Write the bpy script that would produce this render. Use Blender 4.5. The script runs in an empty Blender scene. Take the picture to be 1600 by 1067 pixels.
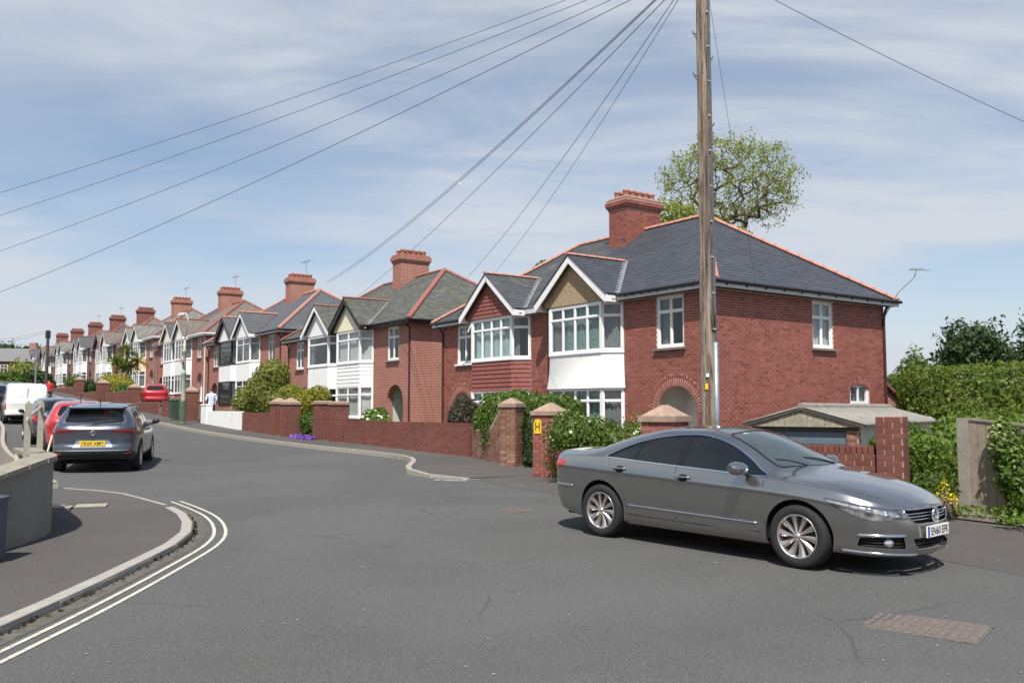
import bpy, bmesh, math, random
import numpy as np
from mathutils import Vector, Matrix
random.seed(7); rng = np.random.default_rng(11)
scene = bpy.context.scene
COL = scene.collection
PI = math.pi
R = math.radians

# ------------------------------------------------------------------ camera
cam = bpy.data.cameras.new('camera'); cam_o = bpy.data.objects.new('camera', cam); COL.objects.link(cam_o)
cam.sensor_width = 36.0; cam.lens = 36.0 * 1370 / 1600
cam.clip_start = 0.1; cam.clip_end = 3000
cam_o.location = (0, 0, 1.6); cam_o.rotation_euler = (R(90 + 4.36), 0, 0)
scene.camera = cam_o

# ------------------------------------------------------------------ sky, sun, exposure
SUN_EL = 57.0; LDIR = Vector((0.10, 0.995, 0)).normalized()      # horizontal travel of the light
world = bpy.data.worlds.new('World'); scene.world = world; world.use_nodes = True
wn = world.node_tree; wn.nodes.clear()
def wnode(t, **k):
    n = wn.nodes.new(t)
    for a, b in k.items(): setattr(n, a, b)
    return n
sky = wnode('ShaderNodeTexSky', sky_type='NISHITA'); sky.sun_disc = False
sky.sun_elevation = R(SUN_EL); sky.sun_rotation = math.atan2(-LDIR.x, -LDIR.y)
sky.air_density = 1.0; sky.dust_density = 0.6; sky.ozone_density = 2.5
tc = wnode('ShaderNodeTexCoord')
sep = wnode('ShaderNodeSeparateXYZ'); wn.links.new(tc.outputs['Generated'], sep.inputs[0])
def wmath(op, a, b=None, clamp=False):
    n = wnode('ShaderNodeMath', operation=op); n.use_clamp = clamp
    for i, v in enumerate((a, b)):
        if v is None: continue
        if isinstance(v, (int, float)): n.inputs[i].default_value = v
        else: wn.links.new(v, n.inputs[i])
    return n.outputs[0]
zz = wmath('ADD', wmath('MAXIMUM', sep.outputs[2], 0.0), 0.16)
px = wmath('DIVIDE', sep.outputs[0], zz); py = wmath('DIVIDE', sep.outputs[1], zz)
cmb = wnode('ShaderNodeCombineXYZ'); wn.links.new(px, cmb.inputs[0]); wn.links.new(py, cmb.inputs[1])
def cloud(scale, rot, sx, sy, detail, rough, dist, loc):
    mp = wnode('ShaderNodeMapping'); mp.inputs['Rotation'].default_value = (0, 0, R(rot))
    mp.inputs['Scale'].default_value = (sx, sy, 1); mp.inputs['Location'].default_value = loc
    wn.links.new(cmb.outputs[0], mp.inputs[0])
    nz = wnode('ShaderNodeTexNoise'); nz.inputs['Scale'].default_value = scale; nz.inputs['Detail'].default_value = detail
    nz.inputs['Roughness'].default_value = rough; nz.inputs['Distortion'].default_value = dist
    wn.links.new(mp.outputs[0], nz.inputs['Vector'])
    return nz.outputs[0]
CLX, CLY = 4.2, 7.5
c1 = cloud(1.0, 20, 0.75, 1.3, 8, .58, .6, (3.3, 1.2, 0))
c2 = cloud(2.2, -35, 0.45, 1.3, 8, .6, .7, (1.0, 7.7, 0))
c3 = cloud(0.5, 0, 1.0, 1.0, 3, .5, .3, (CLX, CLY, 0))
def ramp(v, a, b, lo=0., hi=1.):
    n = wnode('ShaderNodeMapRange', interpolation_type='SMOOTHSTEP')
    for i, x in enumerate((a, b, lo, hi)): n.inputs[i + 1].default_value = x
    wn.links.new(v, n.inputs[0]); return n.outputs[0]
m = wmath('ADD', wmath('MULTIPLY', ramp(c1, .34, .64), .50), wmath('MULTIPLY', ramp(c2, .38, .68), .34))
m = wmath('MULTIPLY', wmath('ADD', m, .34), ramp(c3, .40, .56, .28, 1.0), True)
hz = ramp(sep.outputs[2], 0.0, 0.22, 0.55, 0.0)
m = wmath('ADD', m, hz, True)
m = wmath('MINIMUM', m, .96)
mix = wnode('ShaderNodeMix', data_type='RGBA'); wn.links.new(m, mix.inputs[0])
wn.links.new(sky.outputs[0], mix.inputs[6]); mix.inputs[7].default_value = (5.15, 5.5, 6.0, 1)
bg = wnode('ShaderNodeBackground'); bg.inputs[1].default_value = 0.097
wn.links.new(mix.outputs[2], bg.inputs[0])
wo = wnode('ShaderNodeOutputWorld'); wn.links.new(bg.outputs[0], wo.inputs[0])

sun = bpy.data.lights.new('sun', 'SUN'); sun.energy = 4.6; sun.angle = R(0.53); sun.color = (1.0, .955, .89)
sun_o = bpy.data.objects.new('sun', sun); COL.objects.link(sun_o)
ld = Vector((LDIR.x * math.cos(R(SUN_EL)), LDIR.y * math.cos(R(SUN_EL)), -math.sin(R(SUN_EL))))
sun_o.rotation_euler = ld.to_track_quat('-Z', 'Y').to_euler(); sun_o.location = (-3, -20, 40)
vs = scene.view_settings; vs.view_transform = 'Standard'; vs.look = 'None'; vs.gamma = 1.0; vs.exposure = 0.4
vs.use_curve_mapping = False

# ------------------------------------------------------------------ the lie of the land
C1 = Vector((5.8, 25.0)); U = Vector((-.572, .820)); N = Vector((-.820, -.572))   # street frame: along, out from the house fronts
GS = [-60, -14, -8, -2, 4, 12, 18, 22, 33, 51, 67, 83, 99, 115, 147, 200, 400, 900]
GZ = [-.16, -.10, .0, .06, .16, .36, .52, .66, 1.08, 2.0, 2.8, 3.4, 3.9, 4.25, 4.9, 5.6, 8, 8]
def g(s):
    return sum(float(np.interp(s + d, GS, GZ)) for d in (-2, -1, 0, 1, 2)) / 5
def so(x, y):
    q = Vector((x, y)) - C1; return q.dot(U), q.dot(N)
def W2(s, o): p = C1 + U * s + N * o; return p.x, p.y
def gxy(x, y): return g(so(x, y)[0])
def sstep(a, b, x):
    t = min(1, max(0, (x - a) / (b - a))); return t * t * (3 - 2 * t)

# ------------------------------------------------------------------ mesh helpers
class MB:
    def __init__(s, mx=1): s.v = []; s.f = []; s.t = []; s.mx = mx
    def poly(s, pts, t=0.):
        n = len(s.v); s.v += [tuple(p) for p in pts]; s.f.append(tuple(range(n, n + len(pts)))); s.t.append(t)
    def box(s, x0, x1, y0, y1, z0, z1, t=0., M=None):
        n = len(s.v)
        c = [(x0,y0,z0),(x1,y0,z0),(x1,y1,z0),(x0,y1,z0),(x0,y0,z1),(x1,y0,z1),(x1,y1,z1),(x0,y1,z1)]
        if M is not None: c = [tuple(M @ Vector(p)) for p in c]
        s.v += c
        for q in ((0,3,2,1),(4,5,6,7),(0,1,5,4),(1,2,6,5),(2,3,7,6),(3,0,4,7)):
            s.f.append(tuple(n + i for i in q)); s.t.append(t)
        return s
    def prism(s, pts, d, t=0.):            # polygon extruded by vector d
        d = Vector(d); a = [Vector(p) for p in pts]; b = [p + d for p in a]; k = len(a)
        nrm = Vector((0, 0, 0))
        for i in range(k): nrm += a[i].cross(a[(i + 1) % k])
        if nrm.dot(d) > 0: a = a[::-1]; b = b[::-1]
        n = len(s.v); s.v += [tuple(p) for p in a + b]
        s.f.append(tuple(range(n, n + k))); s.f.append(tuple(range(n + 2*k - 1, n + k - 1, -1))); s.t += [t, t]
        for i in range(k):
            j = (i + 1) % k; s.f.append((n + j, n + i, n + k + i, n + k + j)); s.t.append(t)
        return s
    def tube(s, pts, rad, n=8, t=0., cap=True):
        pts = [Vector(p) for p in pts]; k = len(pts)
        if not hasattr(rad, '__len__'): rad = [rad] * k
        base = len(s.v); up = None
        for i, p in enumerate(pts):
            d = (pts[min(i+1, k-1)] - pts[max(i-1, 0)]).normalized()
            if up is None: up = Vector((0, 0, 1)) if abs(d.z) < .9 else Vector((1, 0, 0))
            a = d.cross(up).normalized(); b = a.cross(d); up = b
            for j in range(n):
                an = 2*PI*j/n; s.v.append(tuple(p + (a*math.cos(an) + b*math.sin(an)) * rad[i]))
        for i in range(k - 1):
            for j in range(n):
                q = base + i*n; j2 = (j + 1) % n
                s.f.append((q + j, q + n + j, q + n + j2, q + j2)); s.t.append(t)
        if cap:
            s.f.append(tuple(base + j for j in range(n))); s.f.append(tuple(base + (k-1)*n + n - 1 - j for j in range(n))); s.t += [t, t]
        return s
    def lathe(s, prof, n=24, M=None, t=0.):       # prof: (r, z) about z
        base = len(s.v)
        for r, z in prof:
            for j in range(n):
                a = 2*PI*j/n; p = Vector((r*math.cos(a), r*math.sin(a), z))
                s.v.append(tuple(M @ p if M is not None else p))
        for i in range(len(prof) - 1):
            for j in range(n):
                j2 = (j+1) % n; q = base + i*n
                s.f.append((q+j, q+j2, q+n+j2, q+n+j)); s.t.append(t)
        return s
    def grid(s, P, t=0., flip=False):             # P[i][j] points
        base = len(s.v); a = len(P); b = len(P[0])
        for row in P: s.v += [tuple(p) for p in row]
        for i in range(a-1):
            for j in range(b-1):
                q = base + i*b + j; f = (q, q+1, q+b+1, q+b)
                s.f.append(f[::-1] if flip else f); s.t.append(t)
        return s
    def mesh(s, name, smooth=False):
        me = bpy.data.meshes.new(name)
        v = s.v; f = s.f
        if s.mx < 0: v = [(-p[0], p[1], p[2]) for p in v]; f = [q[::-1] for q in f]
        me.from_pydata(v, [], f)
        at = me.attributes.new('tint', 'FLOAT', 'FACE'); at.data.foreach_set('value', np.array(s.t, dtype=np.float32))
        if smooth: me.shade_smooth()
        me.update(); return me
    def build(s, name, mat, parent=None, smooth=False):
        return mobj(name, s.mesh(name, smooth), mat, parent)
def mobj(name, me, mat, parent=None):
    o = bpy.data.objects.new(name, me); COL.objects.link(o)
    if not me.materials: me.materials.append(None)
    if len(me.materials) == 1 and mat is not None:
        o.material_slots[0].link = 'OBJECT'; o.material_slots[0].material = mat
    if parent is not None: o.parent = parent
    return o
CACHE = {}
def cached(key, name, fn, mat, parent, smooth=False):
    if key not in CACHE: CACHE[key] = fn().mesh(name, smooth)
    return mobj(name, CACHE[key], mat, parent)
def tag(o, label=None, cat=None, group=None, kind=None):
    if label: o['label'] = label
    if cat: o['category'] = cat
    if group: o['group'] = group
    if kind: o['kind'] = kind
    return o
def empty(name, loc=(0, 0, 0), rz=0, label=None, cat=None, group=None):
    o = bpy.data.objects.new(name, None); COL.objects.link(o); o.empty_display_size = .2
    o.location = loc; o.rotation_euler = (0, 0, rz); return tag(o, label, cat, group)
def copy_tree(o, parent=None):
    c = o.copy(); COL.objects.link(c); c.parent = parent
    for ch in list(o.children): copy_tree(ch, c)
    return c
def text_mesh(txt, size, depth=.002, align='CENTER', bold=0.0):
    cu = bpy.data.curves.new('lettering', 'FONT'); cu.body = txt; cu.size = size; cu.extrude = depth; cu.offset = bold
    cu.align_x = align; cu.align_y = 'CENTER'; cu.resolution_u = 3
    o = bpy.data.objects.new('lettering', cu); COL.objects.link(o)
    dg = bpy.context.evaluated_depsgraph_get(); me = bpy.data.meshes.new_from_object(o.evaluated_get(dg))
    bpy.data.objects.remove(o); bpy.data.curves.remove(cu); me.materials.clear(); return me

# ------------------------------------------------------------------ materials
MATS = {}
def nt(mat): return mat.node_tree
class MN:
    """tiny node-building helper"""
    def __init__(s, name):
        s.m = bpy.data.materials.new(name); s.m.use_nodes = True; s.t = s.m.node_tree; s.t.nodes.clear(); MATS[name] = s.m
        s.out = s.t.nodes.new('ShaderNodeOutputMaterial')
        s.tc = s.t.nodes.new('ShaderNodeTexCoord')
    def n(s, typ, **k):
        x = s.t.nodes.new(typ)
        for a, b in k.items():
            if a in x.inputs.keys(): s.set(x.inputs[a], b)
            else: setattr(x, a, b)
        return x
    def set(s, inp, v):
        if isinstance(v, bpy.types.NodeSocket): s.t.links.new(v, inp)
        else: inp.default_value = v
    def noise(s, scale, detail=4, rough=.55, vec=None, dist=0., sc=None):
        x = s.t.nodes.new('ShaderNodeTexNoise'); x.inputs['Scale'].default_value = scale; x.inputs['Detail'].default_value = detail
        x.inputs['Roughness'].default_value = rough; x.inputs['Distortion'].default_value = dist
        v = vec or s.tc.outputs['Object']
        if sc:
            mp = s.t.nodes.new('ShaderNodeMapping'); mp.inputs['Scale'].default_value = sc; s.t.links.new(v, mp.inputs[0]); v = mp.outputs[0]
        s.t.links.new(v, x.inputs['Vector']); return x.outputs[0]
    def mapr(s, v, a, b, lo=0., hi=1.):
        x = s.t.nodes.new('ShaderNodeMapRange'); s.t.links.new(v, x.inputs[0])
        for i, q in enumerate((a, b, lo, hi)): x.inputs[i+1].default_value = q
        return x.outputs[0]
    def mix(s, f, a, b, mode='MIX'):
        x = s.t.nodes.new('ShaderNodeMix'); x.data_type = 'RGBA'; x.blend_type = mode
        s.set(x.inputs[0], f)
        for i, q in ((6, a), (7, b)): s.set(x.inputs[i], q if isinstance(q, bpy.types.NodeSocket) else (*q[:3], 1))
        return x.outputs[2]
    def math(s, op, a, b=0., clamp=False):
        x = s.t.nodes.new('ShaderNodeMath'); x.operation = op; x.use_clamp = clamp
        s.set(x.inputs[0], a); s.set(x.inputs[1], b); return x.outputs[0]
    def attr(s, nm='tint'):
        x = s.t.nodes.new('ShaderNodeAttribute'); x.attribute_name = nm; return x.outputs['Fac']
    def orand(s):
        x = s.t.nodes.new('ShaderNodeObjectInfo'); return x.outputs['Random']
    def bump(s, h, strength=.3, dist=.01):
        x = s.t.nodes.new('ShaderNodeBump'); x.inputs['Strength'].default_value = strength; x.inputs['Distance'].default_value = dist
        s.t.links.new(h, x.inputs['Height']); return x.outputs[0]
    def pbr(s, col, rough=.6, metal=0., spec=.5, normal=None, **k):
        x = s.t.nodes.new('ShaderNodeBsdfPrincipled')
        s.set(x.inputs['Base Color'], col if isinstance(col, bpy.types.NodeSocket) else (*col[:3], 1))
        s.set(x.inputs['Roughness'], rough); s.set(x.inputs['Metallic'], metal); s.set(x.inputs['Specular IOR Level'], spec)
        if normal is not None: s.t.links.new(normal, x.inputs['Normal'])
        for a, b in k.items(): s.set(x.inputs[a], b)
        s.t.links.new(x.outputs[0], s.out.inputs[0]); s.b = x; return s.m
def mat_plain(name, col, rough=.6, metal=0., var=.12, scale=6., bump=0., bscale=60., spec=.4, dirt=None, **k):
    q = MN(name); nz = q.noise(scale, 5)
    c = q.mix(q.mapr(nz, .3, .7, 0, 1), [v*(1-var) for v in col], [min(1, v*(1+var)) for v in col])
    if dirt:
        c = q.mix(q.mapr(q.noise(dirt[0], 6, .65), dirt[1], dirt[1]+.2, 0, dirt[2]), c, dirt[3])
    nrm = q.bump(q.noise(bscale, 4), .5, bump) if bump else None
    return q.pbr(c, rough, metal, spec, nrm, **k)

def mat_brickpiece(name, cols, dirt=(.45, .5, .4)):
    q = MN(name)
    r = q.math('FRACT', q.math('ADD', q.attr(), q.orand()))
    rp = q.t.nodes.new('ShaderNodeValToRGB'); q.t.links.new(r, rp.inputs[0])
    el = rp.color_ramp.elements; el[0].color = (*cols[0], 1); el[1].color = (*cols[-1], 1); el[1].position = 1
    for i, c in enumerate(cols[1:-1]): e = el.new((i+1)/(len(cols)-1)); e.color = (*c, 1)
    geo = q.t.nodes.new('ShaderNodeNewGeometry')
    c = q.mix(q.mapr(q.noise(1.1, 5, .6, geo.outputs['Position']), .4, .7, 0, .6), rp.outputs[0], [v*.72 for v in cols[1]])
    c = q.mix(q.mapr(q.noise(40, 3, .6, geo.outputs['Position']), .35, .75, 0, .35), c, [v*.6 for v in cols[0]])
    return q.pbr(c, .85, 0, .25, q.bump(q.noise(90, 3, .6, geo.outputs['Position']), .5, .004))
def mat_bricktex(name, c1, c2, mortar, bw=.225, rh=.075, ms=.012, soot=.25):
    q = MN(name); sp = q.t.nodes.new('ShaderNodeSeparateXYZ'); q.t.links.new(q.tc.outputs['Object'], sp.inputs[0])
    cb = q.t.nodes.new('ShaderNodeCombineXYZ'); q.t.links.new(q.math('ADD', sp.outputs[0], sp.outputs[1]), cb.inputs[0]); q.t.links.new(sp.outputs[2], cb.inputs[1])
    b = q.t.nodes.new('ShaderNodeTexBrick'); q.t.links.new(cb.outputs[0], b.inputs['Vector'])
    b.inputs['Color1'].default_value = (*c1, 1); b.inputs['Color2'].default_value = (*c2, 1); b.inputs['Mortar'].default_value = (*mortar, 1)
    b.inputs['Scale'].default_value = 1; b.inputs['Mortar Size'].default_value = ms*.5; b.inputs['Brick Width'].default_value = bw; b.inputs['Row Height'].default_value = rh
    b.inputs['Mortar Smooth'].default_value = .3
    c = q.mix(q.mapr(q.noise(.9, 5, .6), .4, .7, 0, soot), b.outputs['Color'], [v*.6 for v in c1])
    iv = q.math('SUBTRACT', 1., b.outputs['Fac'])
    return q.pbr(c, .85, 0, .25, q.bump(iv, .6, .006))
def mat_slate(name, c1, c2, lichen=None, rough=.55):
    q = MN(name); geo = q.t.nodes.new('ShaderNodeNewGeometry'); P = geo.outputs['Position']
    r = q.math('FRACT', q.math('ADD', q.attr(), q.orand()))
    c = q.mix(r, c1, c2)
    c = q.mix(q.mapr(q.noise(.8, 5, .6, P), .4, .7, 0, .3), c, [v*.8 for v in c1])
    if lichen:
        for sc, th, am, col in lichen:
            c = q.mix(q.mapr(q.noise(sc, 6, .7, P, .4), th, th+.13, 0, am), c, col)
    return q.pbr(c, rough, 0, .4, q.bump(q.noise(25, 4, .6, P), .3, .006))
def mat_slatetex(name, c1, c2, lichen=None):
    q = MN(name); sp = q.t.nodes.new('ShaderNodeSeparateXYZ'); q.t.links.new(q.tc.outputs['Object'], sp.inputs[0])
    cb = q.t.nodes.new('ShaderNodeCombineXYZ'); q.t.links.new(q.math('ADD', sp.outputs[0], sp.outputs[1]), cb.inputs[0]); q.t.links.new(sp.outputs[2], cb.inputs[1])
    b = q.t.nodes.new('ShaderNodeTexBrick'); q.t.links.new(cb.outputs[0], b.inputs['Vector'])
    b.inputs['Color1'].default_value = (*c1, 1); b.inputs['Color2'].default_value = (*c2, 1); b.inputs['Mortar'].default_value = (*[v*.45 for v in c1], 1)
    b.inputs['Scale'].default_value = 1; b.inputs['Mortar Size'].default_value = .006; b.inputs['Brick Width'].default_value = .3; b.inputs['Row Height'].default_value = .12
    c = q.mix(q.mapr(q.noise(.7, 5, .6), .4, .7, 0, .4), b.outputs['Color'], [v*.65 for v in c1])
    if lichen:
        for sc, th, am, col in lichen: c = q.mix(q.mapr(q.noise(sc, 6, .7, None, .4), th, th+.13, 0, am), c, col)
    return q.pbr(c, .7, 0, .3, q.bump(b.outputs['Fac'], .4, -.01))
def mat_leaf(name, cols, trans=.35):
    q = MN(name); r = q.math('FRACT', q.math('ADD', q.attr(), q.orand()))
    rp = q.t.nodes.new('ShaderNodeValToRGB'); q.t.links.new(r, rp.inputs[0])
    el = rp.color_ramp.elements; el[0].color = (*cols[0], 1); el[1].color = (*cols[-1], 1)
    for i, c in enumerate(cols[1:-1]): e = el.new((i+1)/(len(cols)-1)); e.color = (*c, 1)
    q.pbr(rp.outputs[0], .5, 0, .35)
    tr = q.t.nodes.new('ShaderNodeBsdfTranslucent'); q.t.links.new(q.mix(1., rp.outputs[0], (1., 1.25, .55), 'MULTIPLY'), tr.inputs[0])
    ms = q.t.nodes.new('ShaderNodeMixShader'); ms.inputs[0].default_value = trans
    q.t.links.new(q.b.outputs[0], ms.inputs[1]); q.t.links.new(tr.outputs[0], ms.inputs[2]); q.t.links.new(ms.outputs[0], q.out.inputs[0])
    return q.m
def mat_glass(name, tint=(.8, .85, .85), refl=1.0, base=(.02, .025, .03), amount=.35):
    """thin window pane: mirror by fresnel, rest see-through (amount) over a diffuse base colour"""
    q = MN(name)
    lw = q.t.nodes.new('ShaderNodeLayerWeight'); lw.inputs[0].default_value = .5
    wv = q.bump(q.noise(1.3, 2), .15, .02)
    fr = q.math('ADD', .045, q.math('MULTIPLY', .95, q.math('POWER', lw.outputs['Facing'], 5.)))
    gl = q.t.nodes.new('ShaderNodeBsdfGlossy'); gl.inputs['Roughness'].default_value = .015; q.t.links.new(wv, gl.inputs['Normal'])
    tr = q.t.nodes.new('ShaderNodeBsdfTransparent'); tr.inputs[0].default_value = (*tint, 1)
    df = q.t.nodes.new('ShaderNodeBsdfDiffuse'); df.inputs[0].default_value = (*base, 1)
    a = q.t.nodes.new('ShaderNodeMixShader'); a.inputs[0].default_value = amount
    q.t.links.new(df.outputs[0], a.inputs[1]); q.t.links.new(tr.outputs[0], a.inputs[2])
    b = q.t.nodes.new('ShaderNodeMixShader')
    q.t.links.new(q.math('MULTIPLY', q.math('ADD', fr, .02), refl, True), b.inputs[0])
    q.t.links.new(a.outputs[0], b.inputs[1]); q.t.links.new(gl.outputs[0], b.inputs[2]); q.t.links.new(b.outputs[0], q.out.inputs[0])
    return q.m
def mat_asphalt(name, col, speck=.5, stain=.3, warm=(.16, .14, .12), crack=.7):
    q = MN(name)
    c = q.mix(q.mapr(q.noise(.35, 6, .6), .35, .7, 0, 1), [v*.86 for v in col], [v*1.1 for v in col])
    c = q.mix(q.mapr(q.noise(2.2, 5, .65), .45, .75, 0, stain), c, warm)
    c = q.mix(q.mapr(q.noise(.16, 4, .55, None, .8), .48, .60, 0, .6), c, [v*1.32 for v in col])
    c = q.mix(q.mapr(q.noise(.9, 6, .7, None, 1.2), .60, .72, 0, .5), c, [v*.55 for v in col])
    cr = q.t.nodes.new('ShaderNodeTexVoronoi'); cr.feature = 'DISTANCE_TO_EDGE'; cr.inputs['Scale'].default_value = .33
    wv = q.t.nodes.new('ShaderNodeTexNoise'); wv.inputs['Scale'].default_value = 1.3; wv.inputs['Detail'].default_value = 5; q.t.links.new(q.tc.outputs['Object'], wv.inputs['Vector'])
    q.t.links.new(q.mix(.22, q.tc.outputs['Object'], wv.outputs['Color'], 'ADD'), cr.inputs['Vector'])
    c = q.mix(q.math('MULTIPLY', q.mapr(cr.outputs['Distance'], .0, .006, crack, 0), q.mapr(q.noise(.5, 2), .52, .6, 0, 1)), c, [v*.3 for v in col])
    c = q.mix(q.mapr(q.noise(55, 3, .7), .40, .66, 0, speck), c, [v*1.75 for v in col])
    c = q.mix(q.mapr(q.noise(85, 2, .6), .50, .68, 0, speck), c, [v*.42 for v in col])
    vo = q.t.nodes.new('ShaderNodeTexVoronoi'); vo.inputs['Scale'].default_value = 11; q.t.links.new(q.tc.outputs['Object'], vo.inputs['Vector'])
    c = q.mix(q.mapr(vo.outputs['Distance'], .05, .08, .55, 0), c, [min(1, v*3.2) for v in col])
    return q.pbr(c, .88, 0, .3, q.bump(q.noise(70, 3, .7), .7, .006))

BR = [(0.244, 0.072, 0.054), (0.308, 0.097, 0.073), (0.342, 0.116, 0.088), (0.283, 0.087, 0.067), (0.373, 0.139, 0.107), (0.298, 0.095, 0.069), (0.159, 0.054, 0.047)]
M = MATS
mat_brickpiece('red_brick', BR)
mat_brickpiece('brown_brick', [(.16, .055, .042), (.205, .075, .055), (.24, .088, .064), (.185, .065, .05), (.255, .10, .075)])
mat_brickpiece('buff_brick', [(.20, .085, .055), (.26, .13, .085), (.33, .19, .13), (.23, .10, .07), (.37, .25, .18)])
mat_plain('mortar', (.60, .45, .365), .95, var=.15, scale=9, bump=.004)
mat_plain('pale_mortar', (.52, .42, .33), .95, var=.15, scale=9, bump=.004)
mat_bricktex('brickwork', (.285, .086, .066), (.35, .12, .092), (.58, .42, .33), ms=.02)
mat_bricktex('brickwork_dark', (.19, .066, .05), (.245, .09, .068), (.36, .24, .19))
mat_bricktex('brickwork_orange', (.34, .12, .075), (.40, .15, .095), (.45, .29, .22))
mat_slate('new_slate', (.050, .056, .068), (.068, .075, .090), rough=.5)
mat_slate('aged_slate', (.06, .064, .07), (.088, .092, .095), [(1.5, .52, .55, (.15, .14, .11)), (6, .62, .4, (.21, .20, .15))])
mat_slate('mossy_slate', (.075, .077, .072), (.125, .125, .115), [(1.1, .46, .6, (.085, .088, .05)), (4.5, .57, .8, (.27, .27, .235)), (9, .66, .4, (.18, .12, .06))], .75)
mat_slatetex('slate_far', (.085, .09, .098), (.115, .12, .13))
mat_slatetex('slate_brown', (.15, .12, .10), (.20, .165, .145), [(3, .55, .5, (.27, .26, .22))])
mat_slatetex('slate_old', (.14, .14, .125), (.20, .195, .17), [(3, .5, .6, (.30, .29, .25))])
mat_plain('terracotta', (.44, .215, .165), .8, var=.18, scale=5, bump=.004, dirt=(3, .55, .4, (.28, .16, .11)))
mat_plain('dull_mortar', (.45, .34, .28), .95, var=.2, scale=9, bump=.004)
mat_plain('old_terracotta', (.28, .105, .085), .85, var=.2, scale=5, bump=.004, dirt=(3, .5, .5, (.20, .15, .12)))
mat_plain('white_paint', (.84, .84, .83), .45, var=.03, scale=3)
mat_plain('white_render', (.84, .83, .80), .8, var=.03, scale=2, bump=.004, dirt=(2.2, .54, .38, (.54, .52, .46)))
mat_plain('cream_paint', (.80, .76, .55), .6, var=.03)
mat_plain('peach_paint', (.80, .55, .38), .7, var=.03)
mat_plain('grey_fascia', (.58, .60, .60), .5, var=.06, scale=2)
mat_plain('black_paint', (.02, .02, .022), .4, var=.1)
mat_plain('brown_pipe', (.055, .025, .022), .45, var=.15)
mat_plain('hung_tile', (.25, .085, .07), .75, var=.16, scale=8, bump=.003)
mat_plain('pebbledash', (.42, .31, .19), .95, var=.35, scale=20, bump=.03, bscale=22, dirt=(26, .5, .8, (.13, .075, .04)))
mat_plain('stone_sill', (.19, .17, .15), .9, var=.15, scale=12, bump=.004)
mat_plain('cap_stone', (.34, .235, .175), .95, var=.18, scale=7, bump=.006, dirt=(5, .5, .45, (.22, .19, .14)))
mat_plain('lead', (.30, .32, .34), .45, .4, var=.12)
mat_plain('curtain', (.62, .62, .60), .9, var=.05, scale=4)
mat_plain('green_curtain', (.22, .33, .30), .9, var=.35, scale=14)
mat_plain('grey_curtain', (.22, .22, .23), .9, var=.15)
mat_plain('aqua_curtain', (.46, .60, .57), .9, var=.08)
mat_plain('room', (.10, .085, .07), .9)
mat_plain('pale_door', (.55, .60, .50), .5, var=.05)
mat_plain('kerb_stone', (.34, .32, .285), .9, var=.16, scale=5, bump=.006, dirt=(4, .52, .5, (.22, .19, .15)))
mat_plain('old_kerb', (.34, .31, .265), .9, var=.2, scale=5, bump=.006, dirt=(3, .5, .6, (.20, .175, .13)))
mat_plain('line_paint', (.56, .53, .44), .85, var=.08, scale=8, dirt=(14, .48, .75, (.22, .21, .19)))
mat_plain('road_paint', (.55, .55, .52), .8, var=.08, scale=8, dirt=(18, .5, .7, (.16, .16, .15)))
mat_plain('cast_iron', (.155, .125, .11), .8, .1, var=.25, scale=20, bump=.003)
mat_plain('soil', (.10, .075, .05), .95, var=.3, scale=8, bump=.02)
mat_plain('gutter_dirt', (.105, .095, .08), .95, var=.35, scale=12, bump=.01)
mat_plain('dirt', (.165, .145, .115), .95, var=.3, scale=10, bump=.02, dirt=(12, .5, .6, (.12, .12, .06)))
mat_plain('bark', (.13, .105, .08), .9, var=.25, scale=12, bump=.01)
mat_plain('dark_bark', (.07, .06, .05), .9, var=.25, scale=12)
mat_plain('galvanised', (.40, .46, .50), .4, .7, var=.12, scale=10)
mat_plain('cable', (.11, .11, .12), .7)
mat_plain('grey_metal', (.28, .29, .29), .5, .5, var=.1)
mat_plain('lamp_green', (.075, .105, .065), .5, var=.15)
mat_plain('lamp_cream', (.42, .42, .33), .6, var=.2, scale=8, dirt=(4, .5, .4, (.2, .2, .13)))
mat_plain('fence_wood', (.27, .225, .175), .9, var=.22, scale=9, bump=.005)
mat_plain('fence_post', (.30, .275, .23), .9, var=.15, scale=9, bump=.005)
mat_plain('rail_wood', (.36, .33, .26), .9, var=.18, scale=9, bump=.004)
mat_plain('coping', (.27, .245, .195), .9, var=.2, scale=6, bump=.006, dirt=(6, .5, .4, (.22, .20, .14)))
mat_plain('wall_render', (.22, .21, .185), .9, var=.12, scale=3, bump=.008, bscale=30, dirt=(2.2, .5, .6, (.19, .175, .14)))
mat_plain('cream_block', (.72, .66, .48), .8, var=.05)
mat_plain('bin_blue', (.055, .075, .105), .45, var=.1)
mat_plain('bin_green', (.045, .075, .045), .5, var=.1)
mat_plain('garage_door', (.12, .155, .19), .45, var=.08)
mat_plain('garage_render', (.60, .58, .50), .9, var=.08, scale=3, bump=.004)
mat_plain('weathered_board', (.33, .295, .22), .9, var=.25, scale=14, dirt=(9, .5, .6, (.20, .17, .12)))
mat_plain('asbestos', (.27, .255, .225), .95, var=.2, scale=6, bump=.006, dirt=(5, .48, .6, (.19, .175, .14)))
mat_plain('yellow_sign', (.75, .52, .02), .5, var=.04)
mat_plain('sign_white', (.78, .78, .76), .5, var=.03)
mat_plain('sign_red', (.5, .03, .03), .5, var=.03)
mat_plain('ink', (.012, .012, .012), .6)
mat_plain('skin', (.55, .33, .25), .6, var=.05)
mat_plain('blue_shirt', (.55, .62, .78), .9, var=.08)
mat_plain('dark_trousers', (.03, .035, .05), .9)
mat_plain('red_shirt', (.55, .03, .035), .9, var=.08)
mat_plain('hair', (.03, .022, .016), .7)
mat_plain('rooftile_grey', (.17, .17, .175), .8, var=.12, scale=6)
q = MN('pole_wood')
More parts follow.
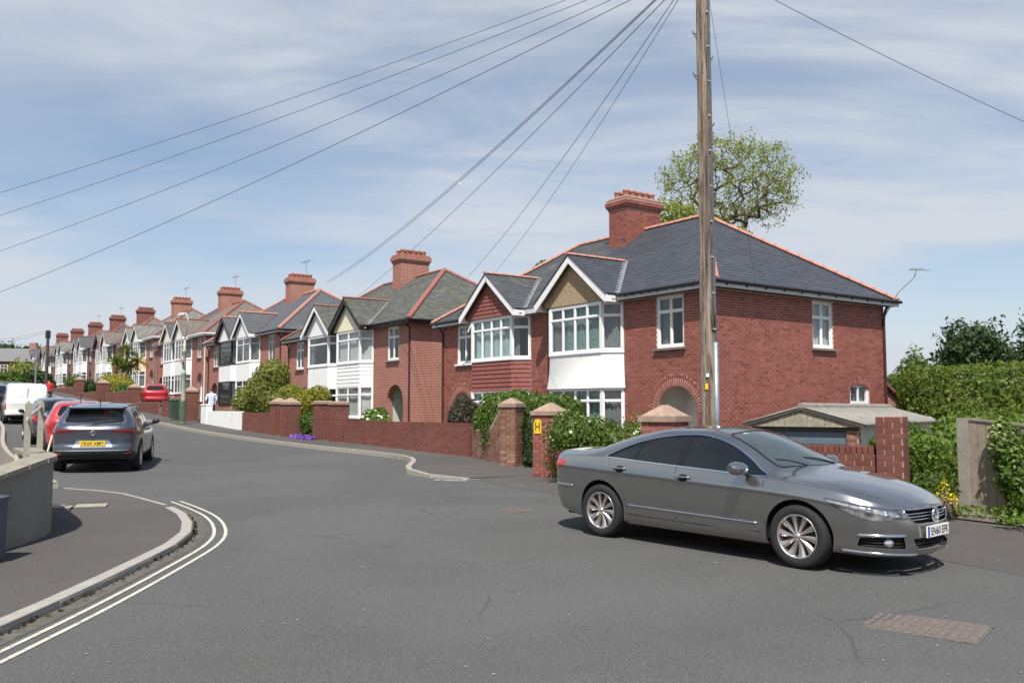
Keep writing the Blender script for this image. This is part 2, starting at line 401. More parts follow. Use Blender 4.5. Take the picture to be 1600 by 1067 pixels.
c = q.mix(q.mapr(q.noise(14, 6, .65, None, .3, (1, 1, .035)), .38, .60, 0, 1), (.13, .095, .07), (.40, .33, .265))
c = q.mix(q.mapr(q.noise(30, 5, .7, None, .2, (1, 1, .05)), .52, .62, 0, .9), c, (.05, .035, .025))
c = q.mix(q.mapr(q.noise(9, 4, .7, None, .2, (1, 1, .12)), .56, .66, 0, .7), c, (.10, .055, .035))
c = q.mix(q.mapr(q.noise(2.5, 4, .6), .55, .7, 0, .6), c, (.22, .125, .08))
q.pbr(c, .9, 0, .2, q.bump(q.noise(22, 5, .65, None, .2, (1, 1, .04)), 1., .05))
mat_glass('window_glass', (.96, .98, .98), .75, (.03, .035, .04), .93)
mat_glass('far_glass', (.9, .92, .92), .8, (.06, .065, .07), .7)
mat_asphalt('asphalt', (.083, .083, .080), .6, .22, (.105, .098, .086))
mat_asphalt('footway', (.080, .073, .068), .5, .35, (.105, .09, .077))
mat_asphalt('old_footway', (.14, .12, .10), .4, .3, (.16, .14, .115))
mat_plain('concrete_patch', (.33, .30, .25), .9, var=.15, scale=5, bump=.006)
mat_leaf('leaf_hedge', [(.05, .095, .014), (.085, .145, .02), (.13, .19, .03), (.065, .115, .016)])
mat_leaf('leaf_bright', [(.07, .13, .018), (.12, .19, .025), (.17, .24, .035), (.09, .15, .02)])
mat_leaf('leaf_clipped', [(.06, .10, .012), (.10, .15, .018), (.16, .20, .028), (.08, .12, .015), (.19, .21, .04)])
mat_leaf('leaf_yellow', [(.16, .17, .02), (.28, .26, .03), (.40, .34, .03), (.14, .17, .03)])
mat_leaf('leaf_olive', [(.13, .16, .03), (.21, .23, .05), (.28, .29, .07), (.15, .18, .04)])
mat_leaf('leaf_dark', [(.03, .058, .02), (.045, .08, .024), (.065, .105, .03)])
mat_leaf('leaf_brown', [(.05, .045, .03), (.08, .065, .04), (.04, .05, .025), (.10, .075, .045)])
mat_leaf('leaf_red', [(.12, .03, .025), (.18, .05, .035), (.08, .05, .025)])
mat_leaf('leaf_spring', [(.20, .225, .04), (.28, .30, .06), (.37, .37, .08), (.22, .24, .05)], .5)
mat_leaf('leaf_strap', [(.06, .12, .035), (.10, .18, .05), (.16, .24, .08)])
mat_leaf('leaf_variegated', [(.10, .16, .04), (.40, .42, .16), (.16, .20, .05), (.45, .46, .22)])
mat_leaf('petal_white', [(.75, .74, .66), (.8, .78, .62)], .3)
mat_leaf('petal_yellow', [(.75, .55, .03), (.8, .62, .05)], .3)
mat_leaf('petal_purple', [(.20, .08, .42), (.28, .12, .55), (.34, .17, .62)], .3)

# ------------------------------------------------------------------ ground, road, pavements
def sunk(x, y):                         # the plot beside the corner house lies lower than the street
    s, o = so(x, y); return .75 * sstep(6.2, 4.2, o) * sstep(-.5, -3.5, s)
def sheet(name, ss, os_, zoff, mat, low=True):
    P = []
    for s in ss:
        row = []
        for o in os_:
            x, y = W2(s, o); row.append((x, y, g(s) + zoff - (sunk(x, y) if low else 0)))
        P.append(row)
    return tag(MB().grid(P, flip=False).build(name, M[mat]), kind='structure')
def rangef(a, b, st):
    n = max(1, int(round((b-a)/st))); return [a + (b-a)*i/n for i in range(n+1)]
ss = [-600, -300, -120] + rangef(-60, 160, 1.0) + [200, 300, 400, 900]
oo = [-700, -300, -100, -40] + rangef(-20, 8, 1.0) + rangef(9, 24, 3) + [40, 100, 300, 700]
sheet('ground', ss, oo, -.09, 'soil')
road_main = sheet('road', rangef(-12, 160, 1.0), [6.2, 9, 12, 15, 17.5], 0.0, 'asphalt', False)
sheet('road', [-80, -40] + rangef(-30, -12, 2), [-30, -10, 0, 6.2, 9, 12, 15, 20, 30, 60], 0.0, 'asphalt', False)
sheet('road', rangef(-12, -6, 1.0), [17.5, 22, 26], 0.0, 'asphalt', False)

def resample(pts, step):
    pts = [Vector(p) for p in pts]; L = [0]
    for a, b in zip(pts, pts[1:]): L.append(L[-1] + (b-a).length)
    n = max(1, int(round(L[-1]/step))); out = []
    for i in range(n+1):
        d = L[-1]*i/n; k = 0
        while k < len(L)-2 and L[k+1] < d: k += 1
        f = (d-L[k])/max(1e-9, L[k+1]-L[k]); out.append(pts[k].lerp(pts[k+1], f))
    return out
def smooth_line(pts, it=2):
    pts = [Vector(p) for p in pts]
    for _ in range(it):
        q = [pts[0]]
        for a, b in zip(pts, pts[1:]): q += [a.lerp(b, .25), a.lerp(b, .75)]
        pts = q + [pts[-1]]
    return pts
def strip_sheet(name, A, B, hA, hB, mat, n=6, skirt=True):
    P = []
    for a, b, ha, hb in zip(A, B, hA, hB):
        row = []
        for j in range(n+1):
            p = a.lerp(b, j/n); row.append((p.x, p.y, gxy(p.x, p.y) + ha + (hb-ha)*j/n))
        P.append(row)
    mb = MB().grid(P)
    nz = (Vector(P[1][0]) - Vector(P[0][0])).cross(Vector(P[0][1]) - Vector(P[0][0])).z
    if nz > 0: mb.f = [f[::-1] for f in mb.f]
    return tag(mb.build(name, M[mat]), kind='structure')
def kerbs(parent, line, hfun, width, mat, side, step=.92, gap=.012):
    pts = resample(line, step)
    for a, b in zip(pts, pts[1:]):
        d = (b-a); L = d.length; d.normalize(); nrm = Vector((-d.y, d.x)) * side
        mid = (a+b)/2; h0 = hfun(a)+.006 ; h1 = hfun(b)+.006
        za = gxy(a.x, a.y); zb = gxy(b.x, b.y); j = random.uniform(-.006, .006)
        a2 = a + d*gap/2; b2 = b - d*gap/2
        A = [a2 + nrm*j, b2 + nrm*j, b2 - nrm*width, a2 - nrm*width]; mb = MB()
        lo = [(*A[0], za-.1), (*A[1], zb-.1), (*A[2], zb-.1), (*A[3], za-.1)]
        bev = .018
        B = [a2 + nrm*(j-bev), b2 + nrm*(j-bev)]
        up1 = [(*A[0], za+h0-bev), (*A[1], zb+h1-bev)]; up2 = [(*B[0], za+h0), (*B[1], zb+h1)]; up3 = [(*A[2], zb+h1), (*A[3], za+h0)]
        mb.v = [Vector(p) for p in lo + up1 + up2 + up3]
        mb.f = [(0, 1, 5, 4), (4, 5, 7, 6), (6, 7, 8, 9), (1, 2, 8, 7, 5), (0, 4, 6, 9, 3), (2, 3, 9, 8)]
        if side < 0: mb.f = [f[::-1] for f in mb.f]
        mb.t = [0]*6; mb.f = [f[::-1] for f in mb.f]
        c = Vector((mid.x, mid.y, (za+zb)/2)); mb.v = [tuple(p - c) for p in mb.v]
        o = mb.build('kerb_stone', M[mat], parent); o.location = c
# right-hand pavement, raised along the street and flush where it rounds the corner
RK = [(-66.5, 140.), (-45., 96.), (-24., 54.9), (-18.4, 45.2), (-13.03, 36.59), (-11.23, 34.38), (-9.24, 31.81), (-7.6, 29.93), (-6.14, 28.21), (-4.75, 26.9), (-3.86, 25.9), (-2.95, 24.75), (-2.5, 23.6), (-2.43, 22.05), (-2.4, 20.69), (-2.15, 19.85), (-1.68, 19.38), (-1.25, 19.26), (-.9, 19.14)]
hR = lambda p: .105 * sstep(-1.4, .8, so(p.x, p.y)[0]) + .006
# the far part follows the houses: o = 8.8
RK[:4] = [W2(150, 8.8), W2(100, 8.8), W2(50, 8.8), W2(32, 8.8)]
rk = smooth_line(RK, 2)
A = resample(rk, .8)
B = []
for p in A:
    s, o = so(p.x, p.y); B.append(Vector(W2(max(s, -.9), 4.9 if s > 1.5 else 5.2)))
pav_r = strip_sheet('pavement', A, B, [hR(p) for p in A], [hR(p) for p in A], 'footway')
near = [p for p in rk if so(p.x, p.y)[0] < 40]
kerbs(pav_r, near, hR, .14, 'old_kerb', 1)
far = [p for p in rk if so(p.x, p.y)[0] >= 39.5]
kerbs(pav_r, far, hR, .14, 'old_kerb', 1, step=3.0)
# the flush corner of the pavement, under the car and on to the right
E1 = smooth_line([(-.9, 19.13), (0., 17.5), (.9, 15.9), (2.4, 13.2), (4.0, 10.9), (4.95, 9.5), (5.6, 7.6), (6.0, 4.), (6.3, -6.)], 2)
E2 = [Vector(W2(-.9, 5.2)), Vector((2.2, 18.)), Vector((3.0, 15.5)), Vector((4.4, 13.9)), Vector((6.5, 13.3)), Vector((8.2, 12.2)), Vector((9.5, 10.)), Vector((10.5, 4.)), Vector((11., -6.))]
E1 = resample(E1, .9); E2s = resample(E2, .5)
L1 = len(E1) - 1
E2r = [E2s[min(len(E2s)-1, int(round(i/L1*(len(E2s)-1))))] for i in range(L1+1)]
h1 = [.006 + .0*i for i in range(L1+1)]
pav_c = strip_sheet('pavement', E1, E2r, [.003]*(L1+1), [.03]*(L1+1), 'footway', 10)
# left-hand corner pavement
LK = smooth_line([(-4.0, -3.), (-3.95, 0.), (-3.75, 4.), (-3.69, 6.45), (-3.68, 7.03), (-3.69, 7.92), (-3.73, 9.02), (-3.80, 10.36), (-4.03, 11.31), (-4.55, 12.57), (-5.21, 13.63), (-6.2, 15.0), (-6.9, 15.8), (-7.55, 16.2), (-8.3, 16.5)], 2)
hL = lambda p: .01 + .05 * sstep(15.2, 13.2, p.y)
A = resample(LK, .5); B = [Vector((-7.2 - .35*max(0, p.y - 10), min(p.y, 13.5) + .0)) for p in A]
pav_l = strip_sheet('pavement', A, B, [hL(p) for p in A], [hL(p)+.01 for p in A], 'footway', 8)
kerbs(pav_l, [p for p in LK if p.y < 13.7], hL, .14, 'kerb_stone', -1)
kerbs(pav_l, [p for p in LK if p.y >= 13.6], hL, .08, 'kerb_stone', -1, .8)
# left-hand pavement up the street
A = [Vector(W2(s, 16.55 - 1.3*sstep(8, 30, s))) for s in rangef(1.2, 150, 1.5)]; B = [Vector(W2(s, 19.6)) for s in rangef(1.2, 150, 1.5)]
pav_u = strip_sheet('pavement', A, B, [.11]*len(A), [.13]*len(A), 'old_footway', 3)
kerbs(pav_u, [p for p in A if so(p.x, p.y)[0] < 46], lambda p: .115, .13, 'old_kerb', -1, 1.5)
# no-parking lines round the corner
def offset_line(line, d, w, name, z, mat, i0=None):
    pts = resample(line, .22); L = []; Rr = []
    for i, p in enumerate(pts):
        t = (pts[min(i+1, len(pts)-1)] - pts[max(i-1, 0)]).normalized(); n = Vector((t.y, -t.x))
        L.append(p + n*(d - w/2)); Rr.append(p + n*(d + w/2))
    P = [[(a.x, a.y, gxy(a.x, a.y)+z), (b.x, b.y, gxy(b.x, b.y)+z)] for a, b in zip(L, Rr)]
    return MB().grid(P, flip=False).build(name, M[mat])
lk2 = [p for p in LK if -2 < p.y < 14.6]
for d, lb in ((.25, 'inner'), (.39, 'outer')):
    o = offset_line(lk2, d, .042, 'parking_line', .005, 'line_paint')
    tag(o, 'pale painted %s line of the double pair curving round the corner kerb' % lb, 'road marking', 'double lines at the corner')
gut = offset_line(lk2, .09, .15, 'gutter', .004, 'gutter_dirt'); gut['kind'] = 'structure'
# iron covers in the road
def iron_cover(x, y, w, d, rz, label, n, name='manhole_cover'):
    z = gxy(x, y) + .003; e = empty(name, (x, y, z), rz, label, 'cover')
    MB().box(-w/2-.025, w/2+.025, -d/2-.025, d/2+.025, -.01, -.001).build('seam', M['gutter_dirt'], e)
    MB().box(-w/2, w/2, -d/2, d/2, -.01, .001).build('frame', M['cast_iron'], e)
    for i in range(n):
        for j in range(2):
            y0 = -d/2 + .04 + (d-.08)/2*j; xx = -w/2 + .05 + (w-.1)*(i+.1)/n
            MB().box(xx, xx + (w-.1)/n*.6, y0+.02, y0+(d-.08)/2-.02, .001, .005).build('rib', M['cast_iron'], e)
iron_cover(3.18, 6.96, .86, .62, R(-38), 'rusty rectangular iron cover set in the road, bottom right of the picture', 11)
iron_cover(.05, 13.76, .42, .42, R(40), 'small rusty gully grating in the road left of the saloon car', 6, 'drain_grating')
iron_cover(.13, 17.85, .5, .3, R(-40), 'small tan cover plate set in the pavement near the sign pier', 4, 'access_cover')
# faded painted survey marks by the dropped kerb
mk = MB()
for (x, y, l, w, r) in ((-1.35, 18.75, .5, .05, -.2), (-1.2, 18.55, .5, .05, -.2), (-1.58, 18.62, .2, .05, 1.1), (-1.0, 18.72, .2, .05, 1.1), (-.85, 18.85, .3, .05, .2)):
    mk.box(-l/2, l/2, -w/2, w/2, 0, .002, M=Matrix.Translation((x, y, gxy(x, y) + .016)) @ Matrix.Rotation(r, 4, 'Z'))
tag(mk.build('road_marking', M['road_paint']), 'faded white painted box marks beside the end of the kerb', 'road marking')
# concrete inlay in the left pavement
o = MB().box(-.55, .55, -.2, .2, -.01, .006).build('concrete_patch', M['concrete_patch']); o.location = (-6.7, 13.35, gxy(-6.7, 13.35)+.075); o.rotation_euler = (0, 0, R(20)); o['kind'] = 'structure'
o = MB().box(-.4, .4, -.25, .25, -.01, .006).build('concrete_patch', M['concrete_patch']); o.location = (-4.55, 6.7, .068); o.rotation_euler = (0, 0, R(65)); o['kind'] = 'structure'
# verge of dirt under the fence on the right
V = [Vector(p) for p in ((6.2, 13.25), (6.7, 12.6), (7.2, 11.9), (7.9, 10.9), (8.8, 9.2), (9.8, 6))]; Wv = [p + Vector((1.2, .55)) for p in V]
strip_sheet('verge', resample(V, .4), resample(Wv, .4)[:len(resample(V, .4))], [.05]*40, [.09]*40, 'dirt', 3)

# ------------------------------------------------------------------ brick laying
def brick_mesh():
    if 'brick' not in CACHE:
        mb = MB(); e = .006           # unit brick: x 0..1, outward -y, z 0..1 ; front arris softened
        mb.box(0, 1, -.012, .012, 0, 1); CACHE['brick'] = mb.mesh('brick')
        CACHE['brick'].materials.append(None)
    return CACHE['brick']
class Bricks:
    def __init__(s): s.L = []
    def add(s, Mx, l, h): s.L.append((Mx, l, h))
    def face(s, O, a, n, length, z0, z1, holes=(), bl=.213, bh=.063, j=.012, top=None, phase=0., holefn=None):
        """stretcher bond on a vertical face: O origin, a along, n outward; holes in (a0,a1,z0,z1); top(a) limit"""
        a = Vector(a).normalized(); n = Vector(n).normalized(); r = 0; z = z0
        Rm = Matrix((a, -n, Vector((0, 0, 1)))).transposed()
        while z + bh <= z1 + .001:
            x = -(bl/2 + j/2 if r % 2 else 0) - phase
            while x < length:
                segs = [(max(0, x), min(length, x + bl))]
                for (h0, h1, k0, k1) in (list(holes) + [(hh[0], hh[1], -9, 99) for hh in holefn(z + bh/2)] if holefn else holes):
                    if z + bh > k0 + .005 and z < k1 - .005:
                        ns = []
                        for p, q in segs:
                            if q <= h0 or p >= h1: ns.append((p, q)); continue
                            if p < h0: ns.append((p, h0))
                            if q > h1: ns.append((h1, q))
                        segs = ns
                for p, q in segs:
                    if q - p < .03: continue
                    if top and z + bh > top((p+q)/2): continue
                    Mx = Matrix.Translation(Vector(O) + a*p + Vector((0, 0, z))) @ Rm.to_4x4()
                    s.add(Mx, q-p, bh)
                x += bl + j
            z += bh + j; r += 1
    def emit(s, parent, mat, limit=300, world=Matrix.Identity(4), name='brick', depth=.5):
        cam = Vector((0, 0, 1.6)); L = s.L
        if len(L) > limit: L = sorted(L, key=lambda t: ((world @ t[0]).translation - cam).length)
        me = brick_mesh()
        for Mx, l, h in L[:limit]:
            o = mobj(name, me, mat, parent); o.matrix_basis = Mx @ Matrix.Diagonal((l, depth, h, 1))
        if len(L) > limit:
            base = np.array([v.co[:] for v in me.vertices]); F = [tuple(p.vertices) for p in me.polygons]
            V = []; FF = []; T = []
            for k, (Mx, l, h) in enumerate(L[limit:]):
                A = np.array(Mx @ Matrix.Diagonal((l, depth, h, 1))); V.append(base @ A[:3, :3].T + A[:3, 3])
                b = 8*k; FF += [tuple(b+i for i in f) for f in F]; T += [random.random()]*6
            m = bpy.data.meshes.new('brick'); m.from_pydata(np.concatenate(V).tolist(), [], FF)
            at = m.attributes.new('tint', 'FLOAT', 'FACE'); at.data.foreach_set('value', np.array(T, dtype=np.float32))
            o = mobj('bricks', m, mat, parent); o['kind'] = 'stuff'; return o

def clip_poly(P, poly):      # Sutherland-Hodgman against a convex CCW polygon, 2D
    out = P
    for i in range(len(poly)):
        a = poly[i]; b = poly[(i+1) % len(poly)]; inp = out; out = []
        if not inp: break
        f = lambda p: (b[0]-a[0])*(p[1]-a[1]) - (b[1]-a[1])*(p[0]-a[0])
        for k in range(len(inp)):
            p = inp[k]; q = inp[(k+1) % len(inp)]; fp, fq = f(p), f(q)
            if fp >= 0: out.append(p)
            if (fp >= 0) != (fq >= 0):
                t = fp/(fp-fq); out.append((p[0]+(q[0]-p[0])*t, p[1]+(q[1]-p[1])*t))
    return out
def slates(poly, to3, nrm, w=.3, h=.2, th=.008, skip=None):
    """overlapping slates on a plane: poly CCW in (along, up-slope); to3 maps to 3D; returns list of MB-like prisms"""
    out = []; v0 = min(p[1] for p in poly); v1 = max(p[1] for p in poly); u0 = min(p[0] for p in poly); u1 = max(p[0] for p in poly)
    v = v0; r = 0
    while v < v1:
        u = u0 - (w/2 if r % 2 else 0)
        while u < u1:
            c = clip_poly([(u+.0025, v), (u+w-.0025, v), (u+w-.0025, v+h+.015), (u+.0025, v+h+.015)], poly)
            if len(c) >= 3:
                jz = random.uniform(0, .004)
                pts = [Vector(to3(p[0], p[1])) + nrm * (.004 + jz + th*1.3*(1 - (p[1]-v)/(h+.015))) for p in c]
                out.append(pts)
            u += w
        v += h; r += 1
    return out
def slate_parts(parent, lists, mat, world, limit, mx):
    cam = Vector((0, 0, 1.6)); Lst = [p for l in lists for p in l]
    ctr = lambda P: world @ Vector((mx*sum(p.x for p in P)/len(P), sum(p.y for p in P)/len(P), sum(p.z for p in P)/len(P)))
    Lst.sort(key=lambda P: (ctr(P)-cam).length)
    def prism(mb, P, t):
        nn = Vector((0, 0, 0))
        for i in range(len(P)): nn += P[i].cross(P[(i+1) % len(P)])
        nn.normalize()
        if nn.z < 0: nn = -nn
        mb.prism(P, -nn*.008, t)
    for P in Lst[:limit]:
        mb = MB(mx); prism(mb, P, 0.); mb.build('slate', mat, parent)
    mb = MB(mx)
    for P in Lst[limit:]: prism(mb, P, random.random())
    o = mb.build('slates', mat, parent); o['kind'] = 'stuff'

# ------------------------------------------------------------------ windows
def window(parent, O, a, n, w, h, cols, transom=.28, near=True, mat='white_paint', curtain=None, sill=None, glass='window_glass', fr=.055, mx=1, tmul=True, name='window', mull=.045, open_=None):
    """casement window: O lower-left corner, a along, n outward; cols = number of lights"""
    a = Vector(a).normalized(); n = Vector(n).normalized(); z = Vector((0, 0, 1)); O = Vector(O)
    Mx = Matrix((a, -n, z)).transposed().to_4x4(); Mx.translation = O
    mb = MB(mx)
    def bar(x0, x1, z0, z1, y0=-.03, y1=.05): mb.box(x0, x1, y0, y1, z0, z1, M=Mx)
    bar(0, fr, 0, h); bar(w-fr, w, 0, h); bar(fr, w-fr, 0, fr*1.3); bar(fr, w-fr, h-fr, h)
    xs = [fr + (w-2*fr)*i/cols for i in range(cols+1)]; zt = h*(1-transom) if transom else None
    for x in xs[1:-1]: bar(x-mull/2, x+mull/2, fr*1.3, h-fr, -.026, .045)
    if zt:
        for i in range(cols):
            x0 = xs[i] + (mull/2 if i else 0); x1 = xs[i+1] - (mull/2 if i < cols-1 else 0)
            bar(x0, x1, zt-mull/2, zt+mull/2, -.03, .04)
            if near:      # casement rims inside the outer frame
                for (p, q) in ((fr*1.3, zt-mull/2), (zt+mull/2, h-fr)):
                    e = .028
                    bar(x0, x0+e, p, q, -.012, .035); bar(x1-e, x1, p, q, -.012, .035); bar(x0+e, x1-e, p, p+e, -.012, .035); bar(x0+e, x1-e, q-e, q, -.012, .035)
    wo = mb.build(name, M[mat], parent)
    cells = []
    for i in range(cols):
        x0, x1 = xs[i], xs[i+1]
        if zt: cells += [(x0, x1, fr, zt), (x0, x1, zt, h-fr)]
        else: cells.append((x0, x1, fr, h-fr))
    if near:
        for c in cells:
            p = MB(mx).box(c[0], c[1], .006, .012, c[2], c[3], M=Mx); p.build('pane', M[glass], wo)
    else:
        p = MB(mx)
        for c in cells: p.box(c[0], c[1], .006, .012, c[2], c[3], M=Mx)
        p.build('pane', M[glass], wo)
    if sill:
        d, mt = sill
        MB(mx).box(-.08, w+.08, -d, .04, -.075, -.004, M=Mx).build('sill', M[mt], wo)
    if curtain:
        for (f0, f1, mt) in curtain:
            P = []
            k = max(4, int((f1-f0)*w/.035))
            for i in range(k+1):
                x = (f0 + (f1-f0)*i/k)*w; yy = .13 + .022*math.sin(x*46) + .012*math.sin(x*19+1)
                P.append([Mx @ Vector((x, yy, .03)), Mx @ Vector((x, yy, h-.03))])
            MB(mx).grid(P).build('curtain', M[mt], wo, True)
    if open_:      # a casement standing ajar
        x0, x1, z0, z1, ang = open_
        Ro = Mx @ Matrix.Translation((x0, -.03, z1)) @ Matrix.Rotation(ang, 4, 'X')
        q = MB(mx); e = .04; W_ = x1-x0; H_ = z1-z0
        for b in ((0, e, -H_, 0), (W_-e, W_, -H_, 0), (e, W_-e, -H_, -H_+e), (e, W_-e, -e, 0)): q.box(b[0], b[1], -.035, 0, b[2], b[3], M=Ro)
        q.build('open_casement', M[mat], wo)
    return wo

# ------------------------------------------------------------------ the pairs of houses
HW, HD, EV, OV = 7.65, 8.4, 5.22, .36          # half width, depth, eaves edge height, overhang
SL = (8.44-EV)/(HD/2+OV); RX = HW+OV-(HD/2+OV)   # roof slope, ridge end
RZ = 8.44
HROT = math.atan2(-.820, .572)
ARC_C, ARC_R, ARC_Z = 6.10, .82, 1.46
WIN = (5.31, 6.46, 3.43, 5.02)
BAY = [(.09, 0.), (.59, -.5), (3.29, -.5), (3.79, 0.)]
SWIN = (4.49, 5.55, 3.5, 5.0); SWIN2 = (6.37, 7.44, 1.2, 2.42)
GAX, GAZ, GK = 1.94, 6.74, .78      # bay gable: apex x, apex height, slope; its half width is GHW
GHW = 1.94; BX = 0.; BAY0 = list(BAY)
def wall_panels(mb, rects, holes, plane):
    xs = sorted({rects[0], rects[1]} | {h[0] for h in holes} | {h[1] for h in holes}); zs = sorted({rects[2], rects[3]} | {h[2] for h in holes} | {h[3] for h in holes})
    for i in range(len(xs)-1):
        for j in range(len(zs)-1):
            cx, cz = (xs[i]+xs[i+1])/2, (zs[j]+zs[j+1])/2
            if any(h[0] < cx < h[1] and h[2] < cz < h[3] for h in holes): continue
            mb.poly([plane(xs[i], zs[j]), plane(xs[i+1], zs[j]), plane(xs[i+1], zs[j+1]), plane(xs[i], zs[j+1])])
    for (a, b, c, d, *k) in holes:      # reveals
        dp = k[0] if k else .13
        for (p, q) in (((a, c), (b, c)), ((b, c), (b, d)), ((b, d), (a, d)), ((a, d), (a, c))):
            mb.poly([plane(*q), plane(*p), plane(*p, dp), plane(*q, dp)])
def arch_fill(mb, plane, cx, r, zs, ztop, n=14, dp=.3):
    pts = [(cx + r*math.cos(PI*i/n), zs + r*math.sin(PI*i/n)) for i in range(n+1)]
    for i in range(n):
        p, q = pts[i], pts[i+1]
        mb.poly([plane(*q), plane(*p), plane(p[0], ztop), plane(q[0], ztop)])
        mb.poly([plane(*p), plane(*q), plane(*q, dp), plane(*p, dp)])
F0 = -.9
def mk_wall(mx, side_windows):
    mb = MB(mx)
    fp = lambda x, z, d=0.: (x, d, z)
    top = ARC_Z + ARC_R + .002
    wall_panels(mb, (0, HW, F0, 5.42), [(*WIN, .13), (ARC_C-ARC_R, ARC_C+ARC_R, F0, top, .3), (.15+BX, 3.73+BX, F0, 5.05, .02)], fp)
    arch_fill(mb, fp, ARC_C, ARC_R, ARC_Z, top)
    sp = lambda y, z, d=0.: (HW-d, y, z)
    wall_panels(mb, (0, HD, F0, 5.42), [SWIN, SWIN2] if side_windows else [], sp)
    mb.poly([(HW, HD, F0), (0, HD, F0), (0, HD, 5.42), (HW, HD, 5.42)])
    mb.poly([(0, HD, F0), (0, 0, F0), (0, 0, 5.42), (0, HD, 5.42)])
    return mb
def roof_planes():
    e = OV; X = HW+e
    z = lambda y: EV + SL*(y+e)
    front = [(0, -e, EV), (X, -e, EV), (RX, HD/2, RZ), (0, HD/2, RZ)]
    hip = [(X, -e, EV), (X, HD+e, EV), (RX, HD/2, RZ)]
    rear = [(X, HD+e, EV), (0, HD+e, EV), (0, HD/2, RZ), (RX, HD/2, RZ)]
    return front, hip, rear
def mk_roof(mx):
    mb = MB(mx)
    for P in roof_planes(): mb.poly(P)
    mb.box(0, HW+OV-.02, -OV+.02, 0, 5.055, 5.09); mb.box(HW, HW+OV-.02, 0, HD+OV-.02, 5.056, 5.091)   # soffits
    return mb
def mk_fascia(mx):
    mb = MB(mx); e = OV
    mb.box(GAX+GHW+.02, HW+e, -e-.002, -e+.018, 5.04, 5.205)
    mb.box(HW+e-.018, HW+e+.002, -e+.02, HD+e, 5.041, 5.204)
    return mb
def mk_gutter(mx):
    mb = MB(mx); e = OV+.055
    mb.tube([(GAX+GHW+.05, -e, 5.2), (HW+e, -e, 5.2), (HW+e, HD+e, 5.2)], .055, 8)
    for k in range(9): x = GAX+GHW+.4+k*.36; mb.box(x, x+.03, -e+.02, -e+.07, 5.12, 5.22)
    for k in range(10): y = .1+k*.85; mb.box(HW+e-.07, HW+e-.02, y, y+.05, 5.1, 5.22)
    return mb
def mk_pipe(mx):
    return MB(mx).tube([(HW-.06, -OV-.03, 5.16), (HW-.06, -.20, 5.0), (HW-.06, -.06, 4.8), (HW-.06, -.06, F0)], .04, 8)
def mk_gable(mx):
    mb = MB(mx); yf = -.56; z0 = 5.09; hw = (GAZ-.12-z0)/GK
    mb.prism([(GAX-hw, yf, z0), (GAX+hw, yf, z0), (GAX, yf, z0+hw*GK)], (0, .1, 0)); return mb
def mk_barge(mx):
    mb = MB(mx); y0 = -.80; w = .2
    for s in (-1, 1):
        x1 = GAX + s*GHW; z1 = GAZ - GK*GHW
        mb.prism([(GAX, y0, GAZ-.01), (x1, y0, z1-.01), (x1, y0, z1-.01-w*1.15), (x1-s*.10, y0, z1-.01-w*1.15), (GAX, y0, GAZ-.01-w*1.3)], (0, .045, 0))
        mb.box(x1 - (.16 if s > 0 else 0), x1 + (.16 if s < 0 else 0), y0+.045, -.30, z1-.235, z1-.03)
    return mb
def gable_planes():
    yb = lambda z: (z-EV)/SL - OV
    L = []
    for s in (-1, 1):
        x1 = GAX + s*GHW; z1 = GAZ - GK*GHW
        L.append([(GAX, -.83, GAZ), (x1, -.83, z1), (x1, yb(z1), z1), (GAX, yb(GAZ), GAZ)])
    return L
def mk_gable_roof(mx):
    mb = MB(mx); d = Vector((0, 0, .03))
    for P in gable_planes():
        mb.prism(P, (0, 0, .03))
    return mb
def mk_ridge_far(mx):
    mb = MB(mx)
    mb.tube([(0, HD/2, RZ+.02), (RX, HD/2, RZ+.02)], .12, 6); mb.tube([(RX, HD/2, RZ+.02), (HW+OV, -OV, EV+.02)], .11, 6); mb.tube([(RX, HD/2, RZ+.02), (HW+OV, HD+OV, EV+.02)], .11, 6)
    mb.tube([(GAX, -.84, GAZ+.04), (GAX, 1.8, GAZ+.04)], .085, 6); return mb
def ridge_tiles(parent, mat, lines, mx):
    if ('rt',) not in CACHE:
        mb = MB(); n = 8; P = []
        for x in (0, .44):
            P.append([(x, .13*math.cos(PI*i/n), .11*math.sin(PI*i/n) - .02) for i in range(n+1)])
        mb.grid(P); mb.poly([P[0][i] for i in range(n+1)]); mb.poly([P[1][n-i] for i in range(n+1)])
        mb.box(.40, .45, -.135, .135, -.02, .03)
        CACHE[('rt',)] = mb.mesh('ridge_tile')
    for a, b, sc in lines:
        a = Vector(a); b = Vector(b); a.x *= mx; b.x *= mx
        L = (b-a).length; k = int(round(L/.45)); d = (b-a).normalized()
        y = Vector((0, 0, 1)).cross(d).normalized(); z = d.cross(y)
        for i in range(k):
            o = mobj('ridge_tile', CACHE[('rt',)], mat, parent)
            Mx = Matrix((d, y, z)).transposed().to_4x4(); Mx.translation = a + d*(L/k*i)
            o.matrix_basis = Mx @ Matrix.Diagonal((1, sc, sc, 1))
def mk_chimney(mx=1):
    mb = MB(); x, y0, y1 = .5, 3.2, 4.95
    mb.box(-x, x, y0, y1, 6.9, 9.18)
    for k, (e, z0, z1) in enumerate(((.03, 9.18, 9.26), (.075, 9.26, 9.34), (.11, 9.34, 9.52), (.07, 9.52, 9.6), (.03, 9.6, 9.66))):
        mb.box(-x-e, x+e, y0-e, y1+e, z0, z1)
    return mb
def mk_pot():
    prof = [(.115, 0), (.12, .2), (.135, .21), (.14, .29), (.11, .30), (.095, .1)]
    return MB().lathe(prof, 14)
